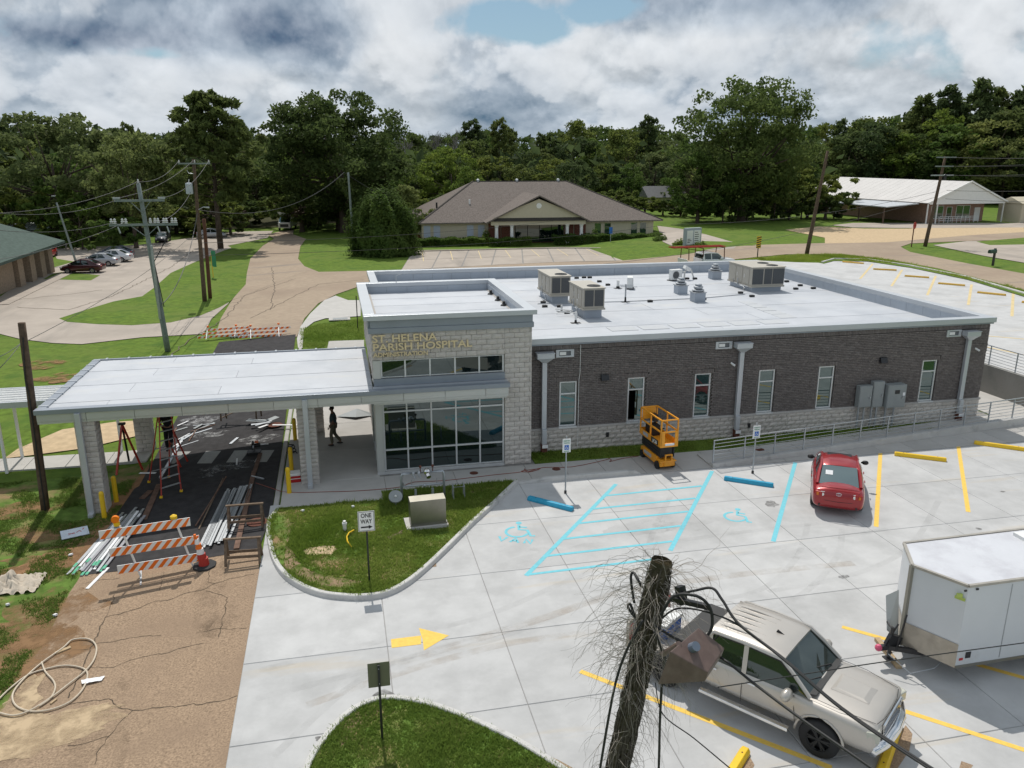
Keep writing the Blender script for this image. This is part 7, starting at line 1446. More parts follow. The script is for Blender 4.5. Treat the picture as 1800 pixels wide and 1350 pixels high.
# ============================================================= rooftop equipment
RZ = 4.255
def rtu(label, x0, y0, sx_, sy, h, ch, fans, face='y'):
    t = thing('rooftop_unit', label, 'air conditioner', (x0, y0, RZ))
    b = B(); b.box(.12, sx_-.12, .12, sy-.12, 0, ch); b.build('roof_curb', M['parapet'], t, world=False); b = B(); b.box(-.02, sx_+.02, -.02, sy+.02, ch, ch+.09); b.build('base_rail', M['rtu'], t, world=False)
    z0, z1 = ch+.09, ch+.09+h
    b = B(); b.box(0.02, sx_-.02, .02, sy-.02, z0, z1-.03); b.box(-.03, sx_+.03, -.03, sy+.03, z1-.03, z1+.02); b.build('cabinet', M['rtu'], t, world=False, bevel=.012)
    n = 2 if sx_ < 2 else 3; w_ = (sx_-.1)/n if n == 2 else None
    X = [(.06+k*(sx_-.12)/2+.03, .06+(k+1)*(sx_-.12)/2-.03) for k in range(2)] if n == 2 else [(.05, sx_*.36-.05), (sx_*.36+.04, sx_*.62-.03), (sx_*.62+.03, sx_-.05)]
    for a, c in X:
        g = B(); g.box(a, c, -.005, .018, z0+.10, z1-.10)
        k = z0+.12
        while k < z1-.12: g.box(a, c, -.014, -.006, k, k+.02); k += .045
        g.build('condenser_grille', M['grille'], t, world=False)
    for k in range(3): b = B(); y = sy*(.12+.28*k); b.box(-.004, .018, y, y+sy*.24, z0+.08, z1-.12); b.build('access_panel', M['rtu'], t, world=False, bevel=.004)
    for k in range(2): B().box(-.03, .0, sy*(.3+.3*k), sy*(.3+.3*k)+.03, z0+.4, z0+.62).build('panel_handle', M['plast'], t, world=False)
    for fx, fy in fans:
        b = B(); b.tube([(fx+.33*math.cos(a), fy+.33*math.sin(a), z1+.035) for a in [2*PI*k/20 for k in range(21)]], .02, 5, cap=False)
        for k in range(4): r_ = .07+.07*k; b.tube([(fx+r_*math.cos(a), fy+r_*math.sin(a), z1+.04) for a in [2*PI*j/16 for j in range(17)]], .005, 3, cap=False)
        f = b.build('fan_guard', M['grille'], t, world=False); B().cyl((fx, fy, z1+.018), (fx, fy, z1+.024), .32, n=20).build('fan_opening', M['black'], f, world=False)
    b = B(); b.tube([(-.12, sy*.5, z0+.3), (-.1, sy*.5, z0-.1), (-.1, sy*.25, z0-.12), (-.1, sy*.2, .15), (-.3, sy*.15, .1)], .03, 6); b.tube([(-.08, sy*.7, z0+.2), (-.08, sy*.7, z0-.05), (-.08, .2, z0-.06)], .02, 5); b.build('pipework', M['rust'] if False else M['galv'], t, world=False)
    return t
aA = (11.52, 42.41); aB = (11.96, 37.83); aC = (24.4, 43.63)
rtu('beige rooftop air unit, left and rear of the pair near the tower', aA[0]-.12, aA[1]-.12, 1.16, 2.9, 1.02, .38, [(.74, .6)])
rtu('beige rooftop air unit in front of its twin, nearest the roof edge', aB[0]-.12, aB[1]-.12, 1.14, 2.5, 1.0, .43, [(.72, .6)])
rtu('wide beige rooftop air unit standing alone at the far right of the roof', aC[0]-.3, aC[1]-.12, 2.15, 3.0, 1.1, .27, [(1.6, .6), (1.6, 1.7)])
def fan_unit(p, label, s=1.):
    t = thing('exhaust_fan', label, 'roof fan', (p[0], p[1], RZ), 0, 'roof exhaust fans'); b = B(); b.box(-.32*s, .32*s, -.32*s, .32*s, 0, .52*s); b.build('roof_curb', M['parapet'], t, world=False)
    b = B(); b.box(-.37*s, .37*s, -.37*s, .37*s, .52*s, .56*s); b.build('flange', M['galv'], t, world=False); B().lathe((0, 0, .56*s), [(.24*s, 0), (.34*s, .06*s), (.34*s, .12*s), (.18*s, .16*s), (.26*s, .20*s), (.26*s, .30*s), (.16*s, .33*s), (.20*s, .36*s), (.18*s, .42*s), (.0, .45*s)], 16).build('hood', M['galv'], t, world=False)
fan_unit((19.81, 43.98), 'galvanised exhaust fan behind the nearest one, left of roof centre', .95); fan_unit((19.62, 41.23), 'galvanised exhaust fan nearest the roof edge', 1.)
fan_unit((24.5, 49.13), 'galvanised exhaust fan left of the lone air unit', 1.); fan_unit((26.08, 49.33), 'galvanised exhaust fan touching the left side of the lone air unit', 1.)
def mini(p, label, rz):
    t = thing('condensing_unit', label, 'air conditioner', (p[0], p[1], RZ), rz); B().box(-.5, .5, -.25, .25, 0, .05).build('base_pad', M['black'], t, world=False); B().box(-.42, .42, -.17, .17, .05, .72).build('cabinet', M['plast'], t, world=False, bevel=.02)
    b = B(); b.tube([(-.1+.24*math.cos(a), -.18, .38+.24*math.sin(a)) for a in [2*PI*k/18 for k in range(19)]], .012, 4, cap=False); b.cyl((-.1, -.172, .38), (-.1, -.18, .38), .22, n=16); b.build('fan_guard', M['grille'], t, world=False)
mini((17.55, 46.44), 'small pale condensing unit beside the thin roof pipe', R(70)); mini((21.64, 48.96), 'small white condensing unit with round fan face', R(15))
t = thing('refrigerant_line_stand', 'bundle of pale refrigerant lines with a white cover beside the round-fan unit', 'pipe', (*(22.32, 49.07), RZ)); b = B(); b.tube([(0, 0, .1), (0, 0, .5), (.2, .1, .7), (.5, .1, .6), (.7, .1, .1)], .05, 6); b.tube([(.1, .3, 0), (.1, .3, .5), (-.3, .3, .5)], .04, 6); b.build('pipes', M['insul'], t, world=False); B().obox((.15, 0, .75), (.5, .25, .2), .3, 0, .5).build('cover', M['plast'], t, world=False)
def supports(pts, label, gr):
    for k, p in enumerate(pts): t = thing('pipe_support', label, 'roof support', (p[0], p[1], RZ), 0, gr); b = B(); b.prism([(-.16, -.1), (.16, -.1), (.11, .1), (-.11, .1)], 0, .12); b.build('block', M['black'], t, world=False, bevel=.02)
supports([(11.03, 42.52), (10.81, 41.31), (11.59, 41.15), (11.48, 39.33)], 'black rubber pipe support block on the roof by the paired air units', 'black rubber supports by the paired units')
supports([(15.52, 51.05), (16.08, 51.2), (16.45, 51.12), (16.52, 49.29), (16.59, 47.81)], 'black rubber support block behind the front air unit', 'black rubber supports behind the front air unit')
supports([(16.94, 41.62), (22.58, 49.28), (23.09, 49.17), (20.18, 41.68)], 'black rubber support block in mid roof', 'black rubber supports in mid roof')
supports([(23.27, 43.24), (23.33, 41.99), (28.35, 46.75), (27.28, 43.9), (28.29, 45.06), (28.45, 43.87)], 'black rubber support block around the lone air unit', 'black rubber supports around the lone unit')
def vent(p, h, r_, label, cross=True):
    t = thing('vent_pipe', label, 'pipe', (p[0], p[1], RZ)); b = B(); b.box(-.24, .24, -.16, .16, 0, .012); b.build('flashing', M['black'], t, world=False); B().cyl((0, 0, 0), (0, 0, h*.28), r_*1.3, r_*1.1, 10).build('boot', M['black'], t, world=False); b = B(); b.cyl((0, 0, h*.28), (0, 0, h), r_, n=8)
    if cross: b.bar((-.35, 0, h*.95), (.45, 0, h*.93), .04); b.bar((-.3, 0, h*.88), (.7, .1, h*.8), .03)
    b.build('pipe', M['plast'] if not cross else M['galv'], t, world=False)
vent((11.21, 36.82), .55, .05, 'short white pipe with black boot in front of the front air unit', False); vent((15.61, 41.91), 1.0, .045, 'thin roof pipe with cross bracket in mid roof'); vent((16.84, 46.59), .5, .09, 'stubby vent pipe behind the thin pipe', False); vent((11.35, 39.84), .35, .05, 'low black booted pipe between the paired units', False)
b = B(); p0 = Vector((*(10.66, 42.23), RZ+.03)); b.tube([p0, Vector((*(15.61, 41.91), RZ+.03)), Vector((*(20.31, 42.04), RZ+.03)), Vector((*(23.36, 42.8), RZ+.03))], .02, 5); b.build('gas_line', M['galv'], None, label='thin gas line crossing the flat roof from left to right', cat='pipe')
b = B(); q = ((11.38, 38.56)); b.tube([(q[0]-.6, q[1]+.3, RZ+.25), (q[0], q[1], RZ+.2), (q[0]+.35, q[1]-.2, RZ+.2), (q[0]+.35, q[1]-.2, RZ+.9)], .03, 6); b.tube([(q[0]-.5, q[1]+.8, RZ+.25), (q[0]+.3, q[1]+.3, RZ+.22)], .03, 6); b.build('condensate_pipe', M['plast'], None, label='white condensate pipe in front of the paired air units', cat='pipe')
p = (2.71, 37.89); t = thing('roof_hydrant', 'thin bent pipe standing on the tower roof with black feet', 'pipe', (p[0], p[1], 5.89)); b = B(); b.tube([(0, 0, .05), (0, 0, .75), (.1, 0, .8), (.35, 0, .86)], .022, 6); b.tube([(-.5, 0, .12), (.0, 0, .14)], .02, 5); b.build('pipe', M['galv'], t, world=False)
for x in (-.5, .0): B().box(x-.14, x+.14, -.1, .1, 0, .12).build('foot', M['black'], t, world=False, bevel=.02)
# electrical cabinets on the brick wall
for x0, x1, z0, z1, d, l in ((22.66, 23.3, 1.12, 2.12, .28, 'left grey electrical cabinet on the brick wall, with side handle'), (23.36, 23.92, 1.08, 2.28, .26, 'tall middle grey electrical cabinet on the brick wall'), (24.0, 24.95, 1.05, 2.12, .42, 'widest grey electrical cabinet, right of the three, with a small display')):
    t = thing('electrical_cabinet', l, 'electrical box', ((x0+x1)/2, HY0-.08, z0), 0, 'electrical cabinets on the brick wall'); w_ = x1-x0; h = z1-z0; b = B(); b.box(-w_/2, w_/2, -d, 0, 0, h); b.build('enclosure', M['elec'], t, world=False, bevel=.01); B().box(-w_/2+.03, w_/2-.03, -d-.012, -d-.001, .04, h-.04).build('door', M['elec'], t, world=False, bevel=.004)
    b = B()
    for x in (-w_*.25, w_*.2): b.cyl((x, -.1, -z0+.03), (x, -.1, 0), .045, n=8)
    b.build('conduit', M['rail'], t, world=False); B().box(w_*.28, w_*.36, -d-.05, -d-.012, h*.4, h*.5).build('latch', M['galv'], t, world=False)
    if w_ > .9: B().box(-w_*.12, w_*.12, -d-.03, -d-.012, h*.62, h*.78).build('display', M['blackm'], t, world=False); B().box(w_*.3, w_*.42, -d-.03, -d-.013, h*.52, h*.66).build('sticker', M['paper'], t, world=False)

# ============================================================= pipe assembly and stainless box on the island
IZ = .10
pl, pr = (1.83, 26.88), (3.36, 26.9); t = thing('backflow_pipework', 'grey pipe frame with two valves rising behind the stainless box', 'pipework', (pl[0], pl[1], IZ)); dx = pr[0]-pl[0]; H1, H2 = 1.05, .70
b = B(); b.tube([(0, 0, 0), (0, 0, H1-.1), (.04, 0, H1-.02), (.14, 0, H1), (dx-.14, 0, H1), (dx-.04, 0, H1-.02), (dx, 0, H1-.1), (dx, 0, 0)], .045, 8); b.tube([(0, 0, H2*.8), (dx, 0, H2*.8)], .035, 8); b.build('pipe_frame', M['rail'], t, world=False, smooth=True)
for x in (dx*.32, dx*.72): B().cyl((x, -.1, 0), (x, -.1, .45), .045, n=8).build('riser', M['rail'], t, world=False)
for x in (dx*.45, dx*.74): b = B(); b.cyl((x, 0, H1), (x, 0, H1+.18), .02, n=6); b.ball((x, 0, H1+.22), .055, 8); b.build('valve_stem', M['rust'], t, world=False)
b = B(); b.ball((dx*.6, -.04, H1+.02), .13, 10); b.cyl((dx*.6, 0, H1), (dx*.63, -.22, H1-.12), .09, n=10); b.build('pressure_valve', M['chrome'], t, world=False)
b = B()
for x in (dx*.25, dx*.38): b.cyl((x, -.0, H1), (x+.05, -.12, H1+.05), .05, n=8); b.cyl((x, -.1, H1+.02), (x+.12, -.18, H1-.15), .025, n=6)
b.tube([(dx*.05, 0, H2*.8), (dx*.05, 0, H2)], .03, 6); b.tube([(dx*.24, 0, H2*.8), (dx*.24, 0, H2+.1)], .012, 5); b.tube([(dx*.83, 0, H2*.8), (dx*.83, 0, H2+.1)], .012, 5); b.ball((dx*.54, -.03, H2*.8), .07, 8); b.build('fittings', M['galv'], t, world=False)
b = B(); b.tube([(dx+.3, 0, 0), (dx+.3, 0, .5), (dx+.7, 0, .5), (dx+.7, 0, 0)], .02, 5); b.tube([(dx+.3, -.3, 0), (dx+.3, -.3, .5), (dx+.7, -.3, .5), (dx+.7, -.3, 0)], .02, 5); b.tube([(dx+.3, 0, .5), (dx+.3, -.3, .5)], .02, 5); b.tube([(dx+.7, 0, .5), (dx+.7, -.3, .5)], .02, 5); b.build('valve_guard', M['elec'], t, world=False)
d0, d1 = (1.94, 24.51), (3.12, 24.56); t = thing('stainless_cabinet', 'boxy stainless steel enclosure on a pale pad in the grass island', 'utility box', (d0[0], d0[1], IZ), math.atan2(d1[1]-d0[1], d1[0]-d0[0])); L = math.hypot(d1[0]-d0[0], d1[1]-d0[1])
B().box(-.16, L+.05, -.12, .75, -.08, .10).build('pad', M['walk'], t, world=False); b = B(); b.add([(0, 0, .1), (L, 0, .1), (L, .6, .1), (0, .6, .1), (-.02, .02, .98), (L+.0, .02, .98), (L, .42, 1.02), (-.02, .42, 1.02)], [(0, 1, 5, 4), (1, 2, 6, 5), (2, 3, 7, 6), (3, 0, 4, 7), (4, 5, 6, 7), (3, 2, 1, 0)]); b.build('enclosure', M['steel'], t, world=False, bevel=.012); B().box(-.03, L+.03, -.03, -.001, .10, .16).build('base_flange', M['steel'], t, world=False)
p = (1.58, 26.48); t = thing('round_utility_cover', 'round grey disc on a short post left of the stainless box', 'utility cover', (p[0], p[1], IZ)); B().cyl((0, 0, 0), (0, 0, .35), .03, n=8).build('post', M['rail'], t, world=False); b = B(); b.cyl((0, .0, .35), (0, -.05, .41), .24, n=22); b.build('disc', M['elec'], t, world=False); B().ball((0, -.07, .42), .045, 8).build('knob', M['plast'], t, world=False)
p = (-0.22, 24.93); t = thing('capped_pipe', 'white capped pipe stub in the grass island', 'pipe', (p[0], p[1], IZ)); B().lathe((0, 0, 0), [(.06, 0), (.06, .2), (.08, .2), (.08, .27), (.05, .29), (.05, .34), (.0, .35)], 12).build('pipe', M['plast'], t, world=False)
s_ = [(0.07, 24.77), (-0.09, 24.51), (-0.17, 24.23), (-0.15, 23.95), (-0.03, 23.64)]; B().tube([(x, y, .15+.06*math.sin(k)) for k, (x, y) in enumerate(s_)], .025, 5).build('marker_strip', M['yellow'], None, label='bent yellow strip lying in the grass island', cat='strip')
p = (1.44, 24.15); b = B(); b.obox((p[0], p[1], .14), (.35, .1, .06), .5); b.obox((p[0]+.1, p[1]+.1, .16), (.28, .06, .04), .9); b.obox((p[0]-.2, p[1]-.2, .14), (.2, .2, .05), .2); b.build('scrap_wood', M['wood'], None, label='dark scrap of timber in the grass before the stainless box', cat='debris')
def cover(p, z, r_, label, name='manhole_cover'): t = thing(name, label, 'manhole cover', (p[0], p[1], z)); B().lathe((0, 0, 0), [(r_, 0), (r_, .008), (r_*.92, .012), (0, .012)], 24).build('lid', M['rust'], t, world=False); B().tube([(r_*.55*math.cos(a), r_*.55*math.sin(a), .014) for a in [2*PI*k/16 for k in range(17)]], .008, 4, cap=False).build('raised_ring', M['rust'], t, world=False)
cover((4.84, 29.18), .012, .17, 'small rusty cover on the walk in front of the tower glass'); cover((8.13, 28.9), .012, .17, 'small rusty cover on the walk in front of the brick wall'); cover((17.11, 29.07), .07, .2, 'dark round cover on the ramp behind the railing')
cover((-3.15, 26.5), zt(-3)+.02, .35, 'rusty round cover under the upper sawhorse'); cover((-3.22, 36.99), .02, .35, 'rusty round cover at the back edge of the asphalt')
cp = [(-3.5, 30.15), (-2.92, 29.47), (-2.25, 28.78), (-0.98, 28.51), (0.34, 28.33), (1.81, 28.35), (2.44, 28.73), (3.64, 28.63), (5.53, 28.79), (6.69, 28.87), (6.89, 29.17), (6.93, 28.78), (7.51, 29.03)] + [(6.71, 28.95), (6.94, 28.82), (7.67, 29.14), (8.8, 28.96), (10.35, 29.4), (10.54, 29.54), (10.6, 29.34), (10.48, 29.19), (11.11, 29.42), (11.85, 29.54)]
B().tube(smooth_poly([(x, y, max(zt(x), -.2)+.03) for x, y in cp], 3), .012, 5).build('floor_cord', mat('cord_red', (.25, .06, .035), .6), None, label='thin red extension cord snaking along the walk to the scissor lift', cat='cord')

# ============================================================= work site under the canopy
fl, fr_ = (-6.57, 23.71), (-4.67, 23.91); dv = Vector((fr_[0]-fl[0], fr_[1]-fl[1], 0)); aB_ = math.atan2(dv.y, dv.x); LB = dv.length
bc = thing('road_barricade', 'tilted three-board orange and white striped barricade across the brown road', 'barricade', (fl[0], fl[1], zt(fl[0])), aB_)
def striped(parent, x0, z0, L, h, y, slope=.0, n=9, rz=0):
    q = B(); q.add([(x0, y-.012, z0), (x0+L, y-.012, z0+slope), (x0+L, y-.012, z0+h+slope), (x0, y-.012, z0+h), (x0, y+.012, z0), (x0+L, y+.012, z0+slope), (x0+L, y+.012, z0+h+slope), (x0, y+.012, z0+h)], [(0, 1, 2, 3), (5, 4, 7, 6), (3, 2, 6, 7), (0, 4, 5, 1), (0, 3, 7, 4), (1, 5, 6, 2)])
    bd = q.build('board', M['white'], parent, world=False)
    for k in range(n):
        w_ = L/n; a = x0+k*w_; sh = h*.85; s = lambda x: slope*(x-x0)/L; e = min(a+w_*.5+sh, x0+L); P = [(a, z0), (a+w_*.5, z0), (min(a+w_*.5+sh, x0+L), z0+h), (min(a+sh, x0+L), z0+h)]
        B().add([(x, y-.0135, z+s(x)) for x, z in P]+[(x, y+.0135, z+s(x)) for x, z in P], [(0, 1, 2, 3), (7, 6, 5, 4)]).build('stripe', M['orange'], bd, world=False)
striped(bc, -.35, .25, LB+.55, .27, -.03, .05); striped(bc, -.5, .84, LB+.6, .27, -.03, .05); striped(bc, -.7, 1.44, LB+.6, .27, -.03, .07)
for x in (.25, LB-.15):
    B().bar((x, .03, .0), (x-.38, .03, 1.76), .05).build('upright', M['white'], bc, world=False); B().bar((x+.05, -.55, .03), (x-.05, .55, .03), .05).build('foot', M['galv'], bc, world=False)
wl = B().lathe((-.20, 0, 1.78), [(.03, 0), (.09, .02), (.09, .12), (.03, .13)], 12); wl.build('light_base', M['yellow'], bc, world=False); B().cyl((-.22, -.05, 2.0), (-.22, .06, 2.0), .11, n=18).build('warning_light', mat('amber_lens', (.8, .2, .0), .3), bc, world=False); B().lathe((LB-.55, 0, 1.78), [(.03, 0), (.10, .02), (.10, .10), (.04, .14)], 12).build('light_base', M['yellow'], bc, world=False)
B().bar((-.3, .1, .95), (LB, .1, .98), .03).build('brace', M['galv'], bc, world=False)
p = (-4.49, 23.81); hc = 1.05; t = thing('traffic_cone', 'tall orange and white banded cone at the right end of the barricade', 'traffic cone', (p[0], p[1], zt(p[0])+.01)); b = B(); b.prism([(.36*math.cos(R(22.5+45*k)), .36*math.sin(R(22.5+45*k))) for k in range(8)], 0, .07); b.build('base', M['conegrey'], t, world=False, bevel=.015)
prof = [(.16, .07), (.135, .30), (.115, .45), (.095, .62), (.075, .78), (.055, .95), (.05, 1.02), (.035, 1.1)]
for k in range(len(prof)-1): B().lathe((-.18*prof[k][1], .0, 0), [prof[k], (prof[k+1][0], prof[k+1][1]-.002)], 18).build('band', [mat('cone_red', (.45, .03, .02), .6), MATS['cone_red'], M['paper'], M['orange'], M['paper'], M['orange'], M['orange']][k], t, world=False)
def horse(p, q_, h, label):
    a = math.atan2(q_[1]-p[1], q_[0]-p[0]); L = math.hypot(q_[0]-p[0], q_[1]-p[1]); t = thing('sawhorse', label, 'sawhorse', ((p[0]+q_[0])/2, (p[1]+q_[1])/2, zt((p[0]+q_[0])/2)+.02), a)
    B().bar((-L/2-.06, 0, h), (L/2+.06, 0, h), .09, .045).build('top_rail', M['wood'], t, world=False)
    for s in (-1, 1):
        for y in (-.26, .26): B().bar((s*L/2, y, .0), (s*(L/2-.02), y*.15, h-.03), .075, .04).build('leg', M['wood'], t, world=False)
    for y in (-.19, .19): B().bar((-L/2, y, h*.34), (L/2, y, h*.34), .03, .09).build('stretcher', M['wood'], t, world=False)
horse((-4.03, 26.31), (-2.93, 26.29), .80, 'upper dark wooden sawhorse beside the metal stud pile'); horse((-3.81, 23.73), (-2.8, 23.66), .80, 'lower dark wooden sawhorse at the edge of the brown road')
def board(p, q_, z0, z1, w_, th, m, label, name='board', cat='board', group=None):
    P, Q = Vector((*p, zt(p[0])+.02+z0)), Vector((*q_, zt(q_[0])+.02+z1)); return B().bar(P, Q, w_, th).build(name, m, None, label=label, cat=cat, group=group)
board((-3.65, 31.28), (-3.59, 33.47), .02, .02, .16, .03, M['plank'], 'far length of brown plank on the asphalt'); board((-3.63, 24.59), (-3.67, 31.4), .05, .03, .17, .035, M['plank'], 'long brown plank running under the upper sawhorse')
board((-7.12, 28.06), (-7.23, 31.33), .02, .02, .2, .03, M['plank'], 'wide brown plank lying left of the stepladder'); board((-7.6, 30.08), (-7.43, 30.78), .02, .02, .22, .03, M['plank'], 'short brown plank beside the wide one'); board((-7.31, 32.01), (-7.23, 36.78), .03, .03, .12, .06, M['galv'], 'grey metal channel lying through the ladder legs')
board((-5.21, 26.85), (-4.62, 30.62), .03, .25, .04, .04, M['plank'], 'thin dark angle bar leaning over the stud pile', cat='metal bar'); board((-5.06, 26.58), (-4.74, 30.61), .02, .2, .04, .04, M['wood'], 'second thin dark bar beside the first', cat='metal bar'); board((-3.72, 30.82), (-3.21, 30.34), .05, .05, .06, .05, M['galv'], 'short steel offcut across the brown plank', cat='metal bar')
board((-5, 35.15), (-4.76, 35.9), .02, .02, .12, .04, M['galv'], 'bright steel offcut on the sunlit asphalt', cat='metal bar'); board((-4.45, 32.45), (-4.5, 33.13), .02, .02, .06, .04, M['paper'], 'small white offcut on the crosswalk', cat='metal bar'); board((-3.75, 34.6), (-3.33, 34.51), .02, .02, .08, .03, M['paper'], 'white strip behind the chop saw', cat='metal bar'); board((-7.05, 38.51), (-6.07, 38.46), .02, .02, .07, .03, M['galv'], 'long pale strip behind the ladders', cat='metal bar')
board((-8.27, 32.91), (-7.61, 32.67), .02, .02, .12, .02, M['paper'], 'white strip lying in front of the far ladder', cat='metal bar')
def channel(P, Q, w_, m, label, group, name='metal_stud', flip=1):
    d = (Q-P).normalized(); x = d.cross(Vector((0, 0, 1))).normalized()*w_/2; u = Vector((0, 0, .035*flip)); V = []
    for p in (P, Q): V += [p-x+u, p-x, p+x, p+x+u]
    b = B(); b.add(V, [(0, 1, 5, 4), (1, 2, 6, 5), (2, 3, 7, 6)]); o = b.build(name, m, None, label=label, cat='metal stud', group=group); sm = o.modifiers.new('t', 'SOLIDIFY'); sm.thickness = .004; return o
q = random.Random(12); A0, A1 = Vector((*(-4.39, 25.37), 0)), Vector((*(-4.08, 29.69), 0))
for k in range(15):
    off = (k % 8-3.5)*.115+q.uniform(-.03, .03); e = q.uniform(-.35, .35); n_ = Vector((A1.y-A0.y, -(A1.x-A0.x), 0)).normalized(); P = A0+n_*off+(A1-A0).normalized()*(e*.6-.2+.25*abs(off)); Q = A1+n_*(off*1.0)+(A1-A0).normalized()*e; z = .03+.05*(k//11)+q.uniform(0, .03)
    P.z = zt(P.x)+z+.02; Q.z = zt(Q.x)+z+.02+q.uniform(0, .05); channel(P, Q, .085, M['galv'], 'galvanised steel stud in the pile beside the sawhorses', 'galvanised studs piled by the sawhorses', flip=1 if k % 2 else -1)
A0, A1 = Vector((*(-8.07, 24.73), 0)), Vector((*(-7.58, 28.7), 0)); gm = mat('stud_green_end', (.06, .38, .22), .5)
for k in range(16):
    off = (k % 8-3.5)*.14+q.uniform(-.05, .05); e = q.uniform(-.5, .5); n_ = Vector((A1.y-A0.y, -(A1.x-A0.x), 0)).normalized(); t0 = Vector((0, 0, 0)); P = A0+n_*off+(A1-A0).normalized()*e*.8; Q = A1+n_*off*.8+(A1-A0).normalized()*(e-.3*abs(off)); Q += n_*q.uniform(-.1, .1); z = .04+.05*(k//10)
    P.z = zt(P.x)+z; Q.z = zt(Q.x)+z+.03; mm = (M['galv'], M['paper'], M['galv'], mat('grey_trim', (.28, .28, .30), .6))[k % 4]
    o = channel(P, Q, .08, mm, 'pale metal stud with green-marked end piled at the road edge', 'pale studs piled left of the barricade', flip=-1)
    if k % 3 != 2: d_ = (Q-P).normalized(); G0 = P+d_*.02+Vector((0, 0, .008)); B().bar(G0, G0+d_*q.uniform(.12, .35), .084, .01).build('green_end', gm, o)
P = Vector((*(-7.77, 23.48), 0)); Q = Vector((*(-7.47, 24.65), 0)); P.z = zt(P.x)+.03; Q.z = zt(Q.x)+.05; channel(P, Q, .1, M['paper'], 'single white stud poking out onto the brown road', None, flip=-1)
q = random.Random(8)
for k in range(12):
    px_, py_ = q.uniform(300, 345), q.uniform(738, 778); d = (R2*((px_-900)/f_)-U2*((py_-675)/f_)+Fw); s_ = 12/-d.z; a = R(60)+q.uniform(-.4, .5); L = q.uniform(.4, 1.5); P = Vector((d.x*s_, d.y*s_, .04+.02*k/8)); P.z += zt(P.x); Q = P+Vector((math.cos(a)*L, math.sin(a)*L, q.uniform(0, .06)))
    B().bar(P, Q, q.uniform(.04, .13), q.uniform(.01, .04)).build('offcut', (M['galv'], M['paper'], M['elec'], M['plank'])[k % 4], None, label='pale offcut in the heap of scrap behind the stepladder', cat='scrap', group='scrap heaped behind the stepladder')
for k in range(6):
    px_, py_ = q.uniform(430, 480), q.uniform(739, 762); d = (R2*((px_-900)/f_)-U2*((py_-675)/f_)+Fw); s_ = 12/-d.z; a = q.uniform(-.5, .9); L = q.uniform(.5, 1.4); P = Vector((d.x*s_, d.y*s_, .05+.02*k)); Q = P+Vector((math.cos(a)*L, math.sin(a)*L, q.uniform(-.02, .05)))
    B().bar(P, Q, q.uniform(.1, .4), .02).build('sheet_offcut', (M['galv'], M['elec'], M['paper'])[k % 3], None, label='bent sheet metal offcut near the back edge of the asphalt', cat='scrap', group='sheet metal offcuts at the back of the canopy')
t = thing('wooden_trestle', 'dark wooden trestle at the back of the canopy with a slanting board', 'sawhorse', (*(-4.83, 38.32), .0)); 
for x in (-.9, -.7, .7, .9): B().bar((x, -.2 if x in (-.9, .7) else .2, 0), (x, 0, .85), .07, .04).build('leg', M['wood'], t, world=False)
B().bar((-1.1, 0, .85), (1.1, 0, .85), .1, .05).build('top_rail', M['wood'], t, world=False); B().bar((-.9, 0, .1), (1.3, -.3, 1.1), .12, .03).build('board', M['wood'], t, world=False)
def stepladder(f1, f2, r1, r2, apex, n, label, m=M['ladder'], topw=.32, foot=True):
    """feet and apex are world points"""
    f1, f2, r1, r2, ap = map(Vector, (f1, f2, r1, r2, apex)); t = thing('stepladder', label, 'ladder', tuple((f1+f2+r1+r2)/4)); d = (f2-f1).normalized()*topw/2; a1, a2 = ap-d, ap+d
    for p, a in ((f1, a1), (f2, a2)): B().bar(p, a, .075, .03, up=d).build('side_rail', m, t)
    for p, a in ((r1, a1), (r2, a2)): B().bar(p, a+Vector((0, 0, -.08)), .05, .03, up=d).build('rear_rail', m, t)
    for k in range(1, n+1): u = k/(n+1); B().bar(f1.lerp(a1, u), f2.lerp(a2, u), .09, .025).build('step', M['galv'], t)
    for k in (1, 3, 5): u = k/7; B().bar(r1.lerp(a1, u), r2.lerp(a2, u), .03).build('rear_brace', M['galv'], t)
    if foot:
        for p in (f1, f2, r1, r2): B().box(p.x-.05, p.x+.05, p.y-.05, p.y+.05, p.z, p.z+.07).build('foot', M['yellow'], t)
    B().obox(tuple(ap), (topw+.08, .16, .05), math.atan2(d.y, d.x)).build('top_cap', m, t)
G3 = lambda p: (p[0], p[1], zt(p[0])+.02)
f1, f2 = G3((-6.89, 29.93)), G3((-6.24, 30.3)); mid = (Vector(f1)+Vector(f2))/2; ap = mid+Vector((-.1, 1.1, 3.0+.3)); stepladder(f1, f2, G3((-7.68, 31.73)), G3((-6.99, 32.02)), tuple(ap), 9, 'tall red stepladder with grey steps standing under the canopy edge', topw=.4)
f1, f2 = G3((-6.54, 33.63)), G3((-6.71, 33.03)); B_ = Vector(f1); ap2 = B_+Vector((-1.2, .9, 3.05)); t = thing('stepladder', 'dark red ladder behind the tall stepladder, leaning up to the canopy', 'ladder', f1)
for p, o_ in ((f1, .0), (f2, -.3)): B().bar(p, tuple(ap2+Vector((o_, o_*.6, 0))), .07, .03).build('side_rail', M['ladder'], t)
for k in range(1, 9): u = k/9.5; B().bar(Vector(f1).lerp(ap2, u), Vector(f2).lerp(ap2+Vector((-.3, -.18, 0)), u), .05, .02).build('step', M['galv'], t)
f1, f2 = Vector(G3((-9.18, 33.03))), Vector(G3((-8.23, 33.28))); ap = Vector((*(-8.91, 33.46), 0)); ap.z = zt(ap.x)+1.95; ap.y += .3
t = thing('tripod_ladder', 'small dark red tripod ladder standing by the left rear column', 'ladder', tuple((f1+f2)/2))
for p, m_ in ((f1, M['ladder']), (f2, M['ladder']), (Vector(G3((-9.04, 34.56))), M['black'])): B().bar(p, ap, .08, .04).build('leg', m_, t)
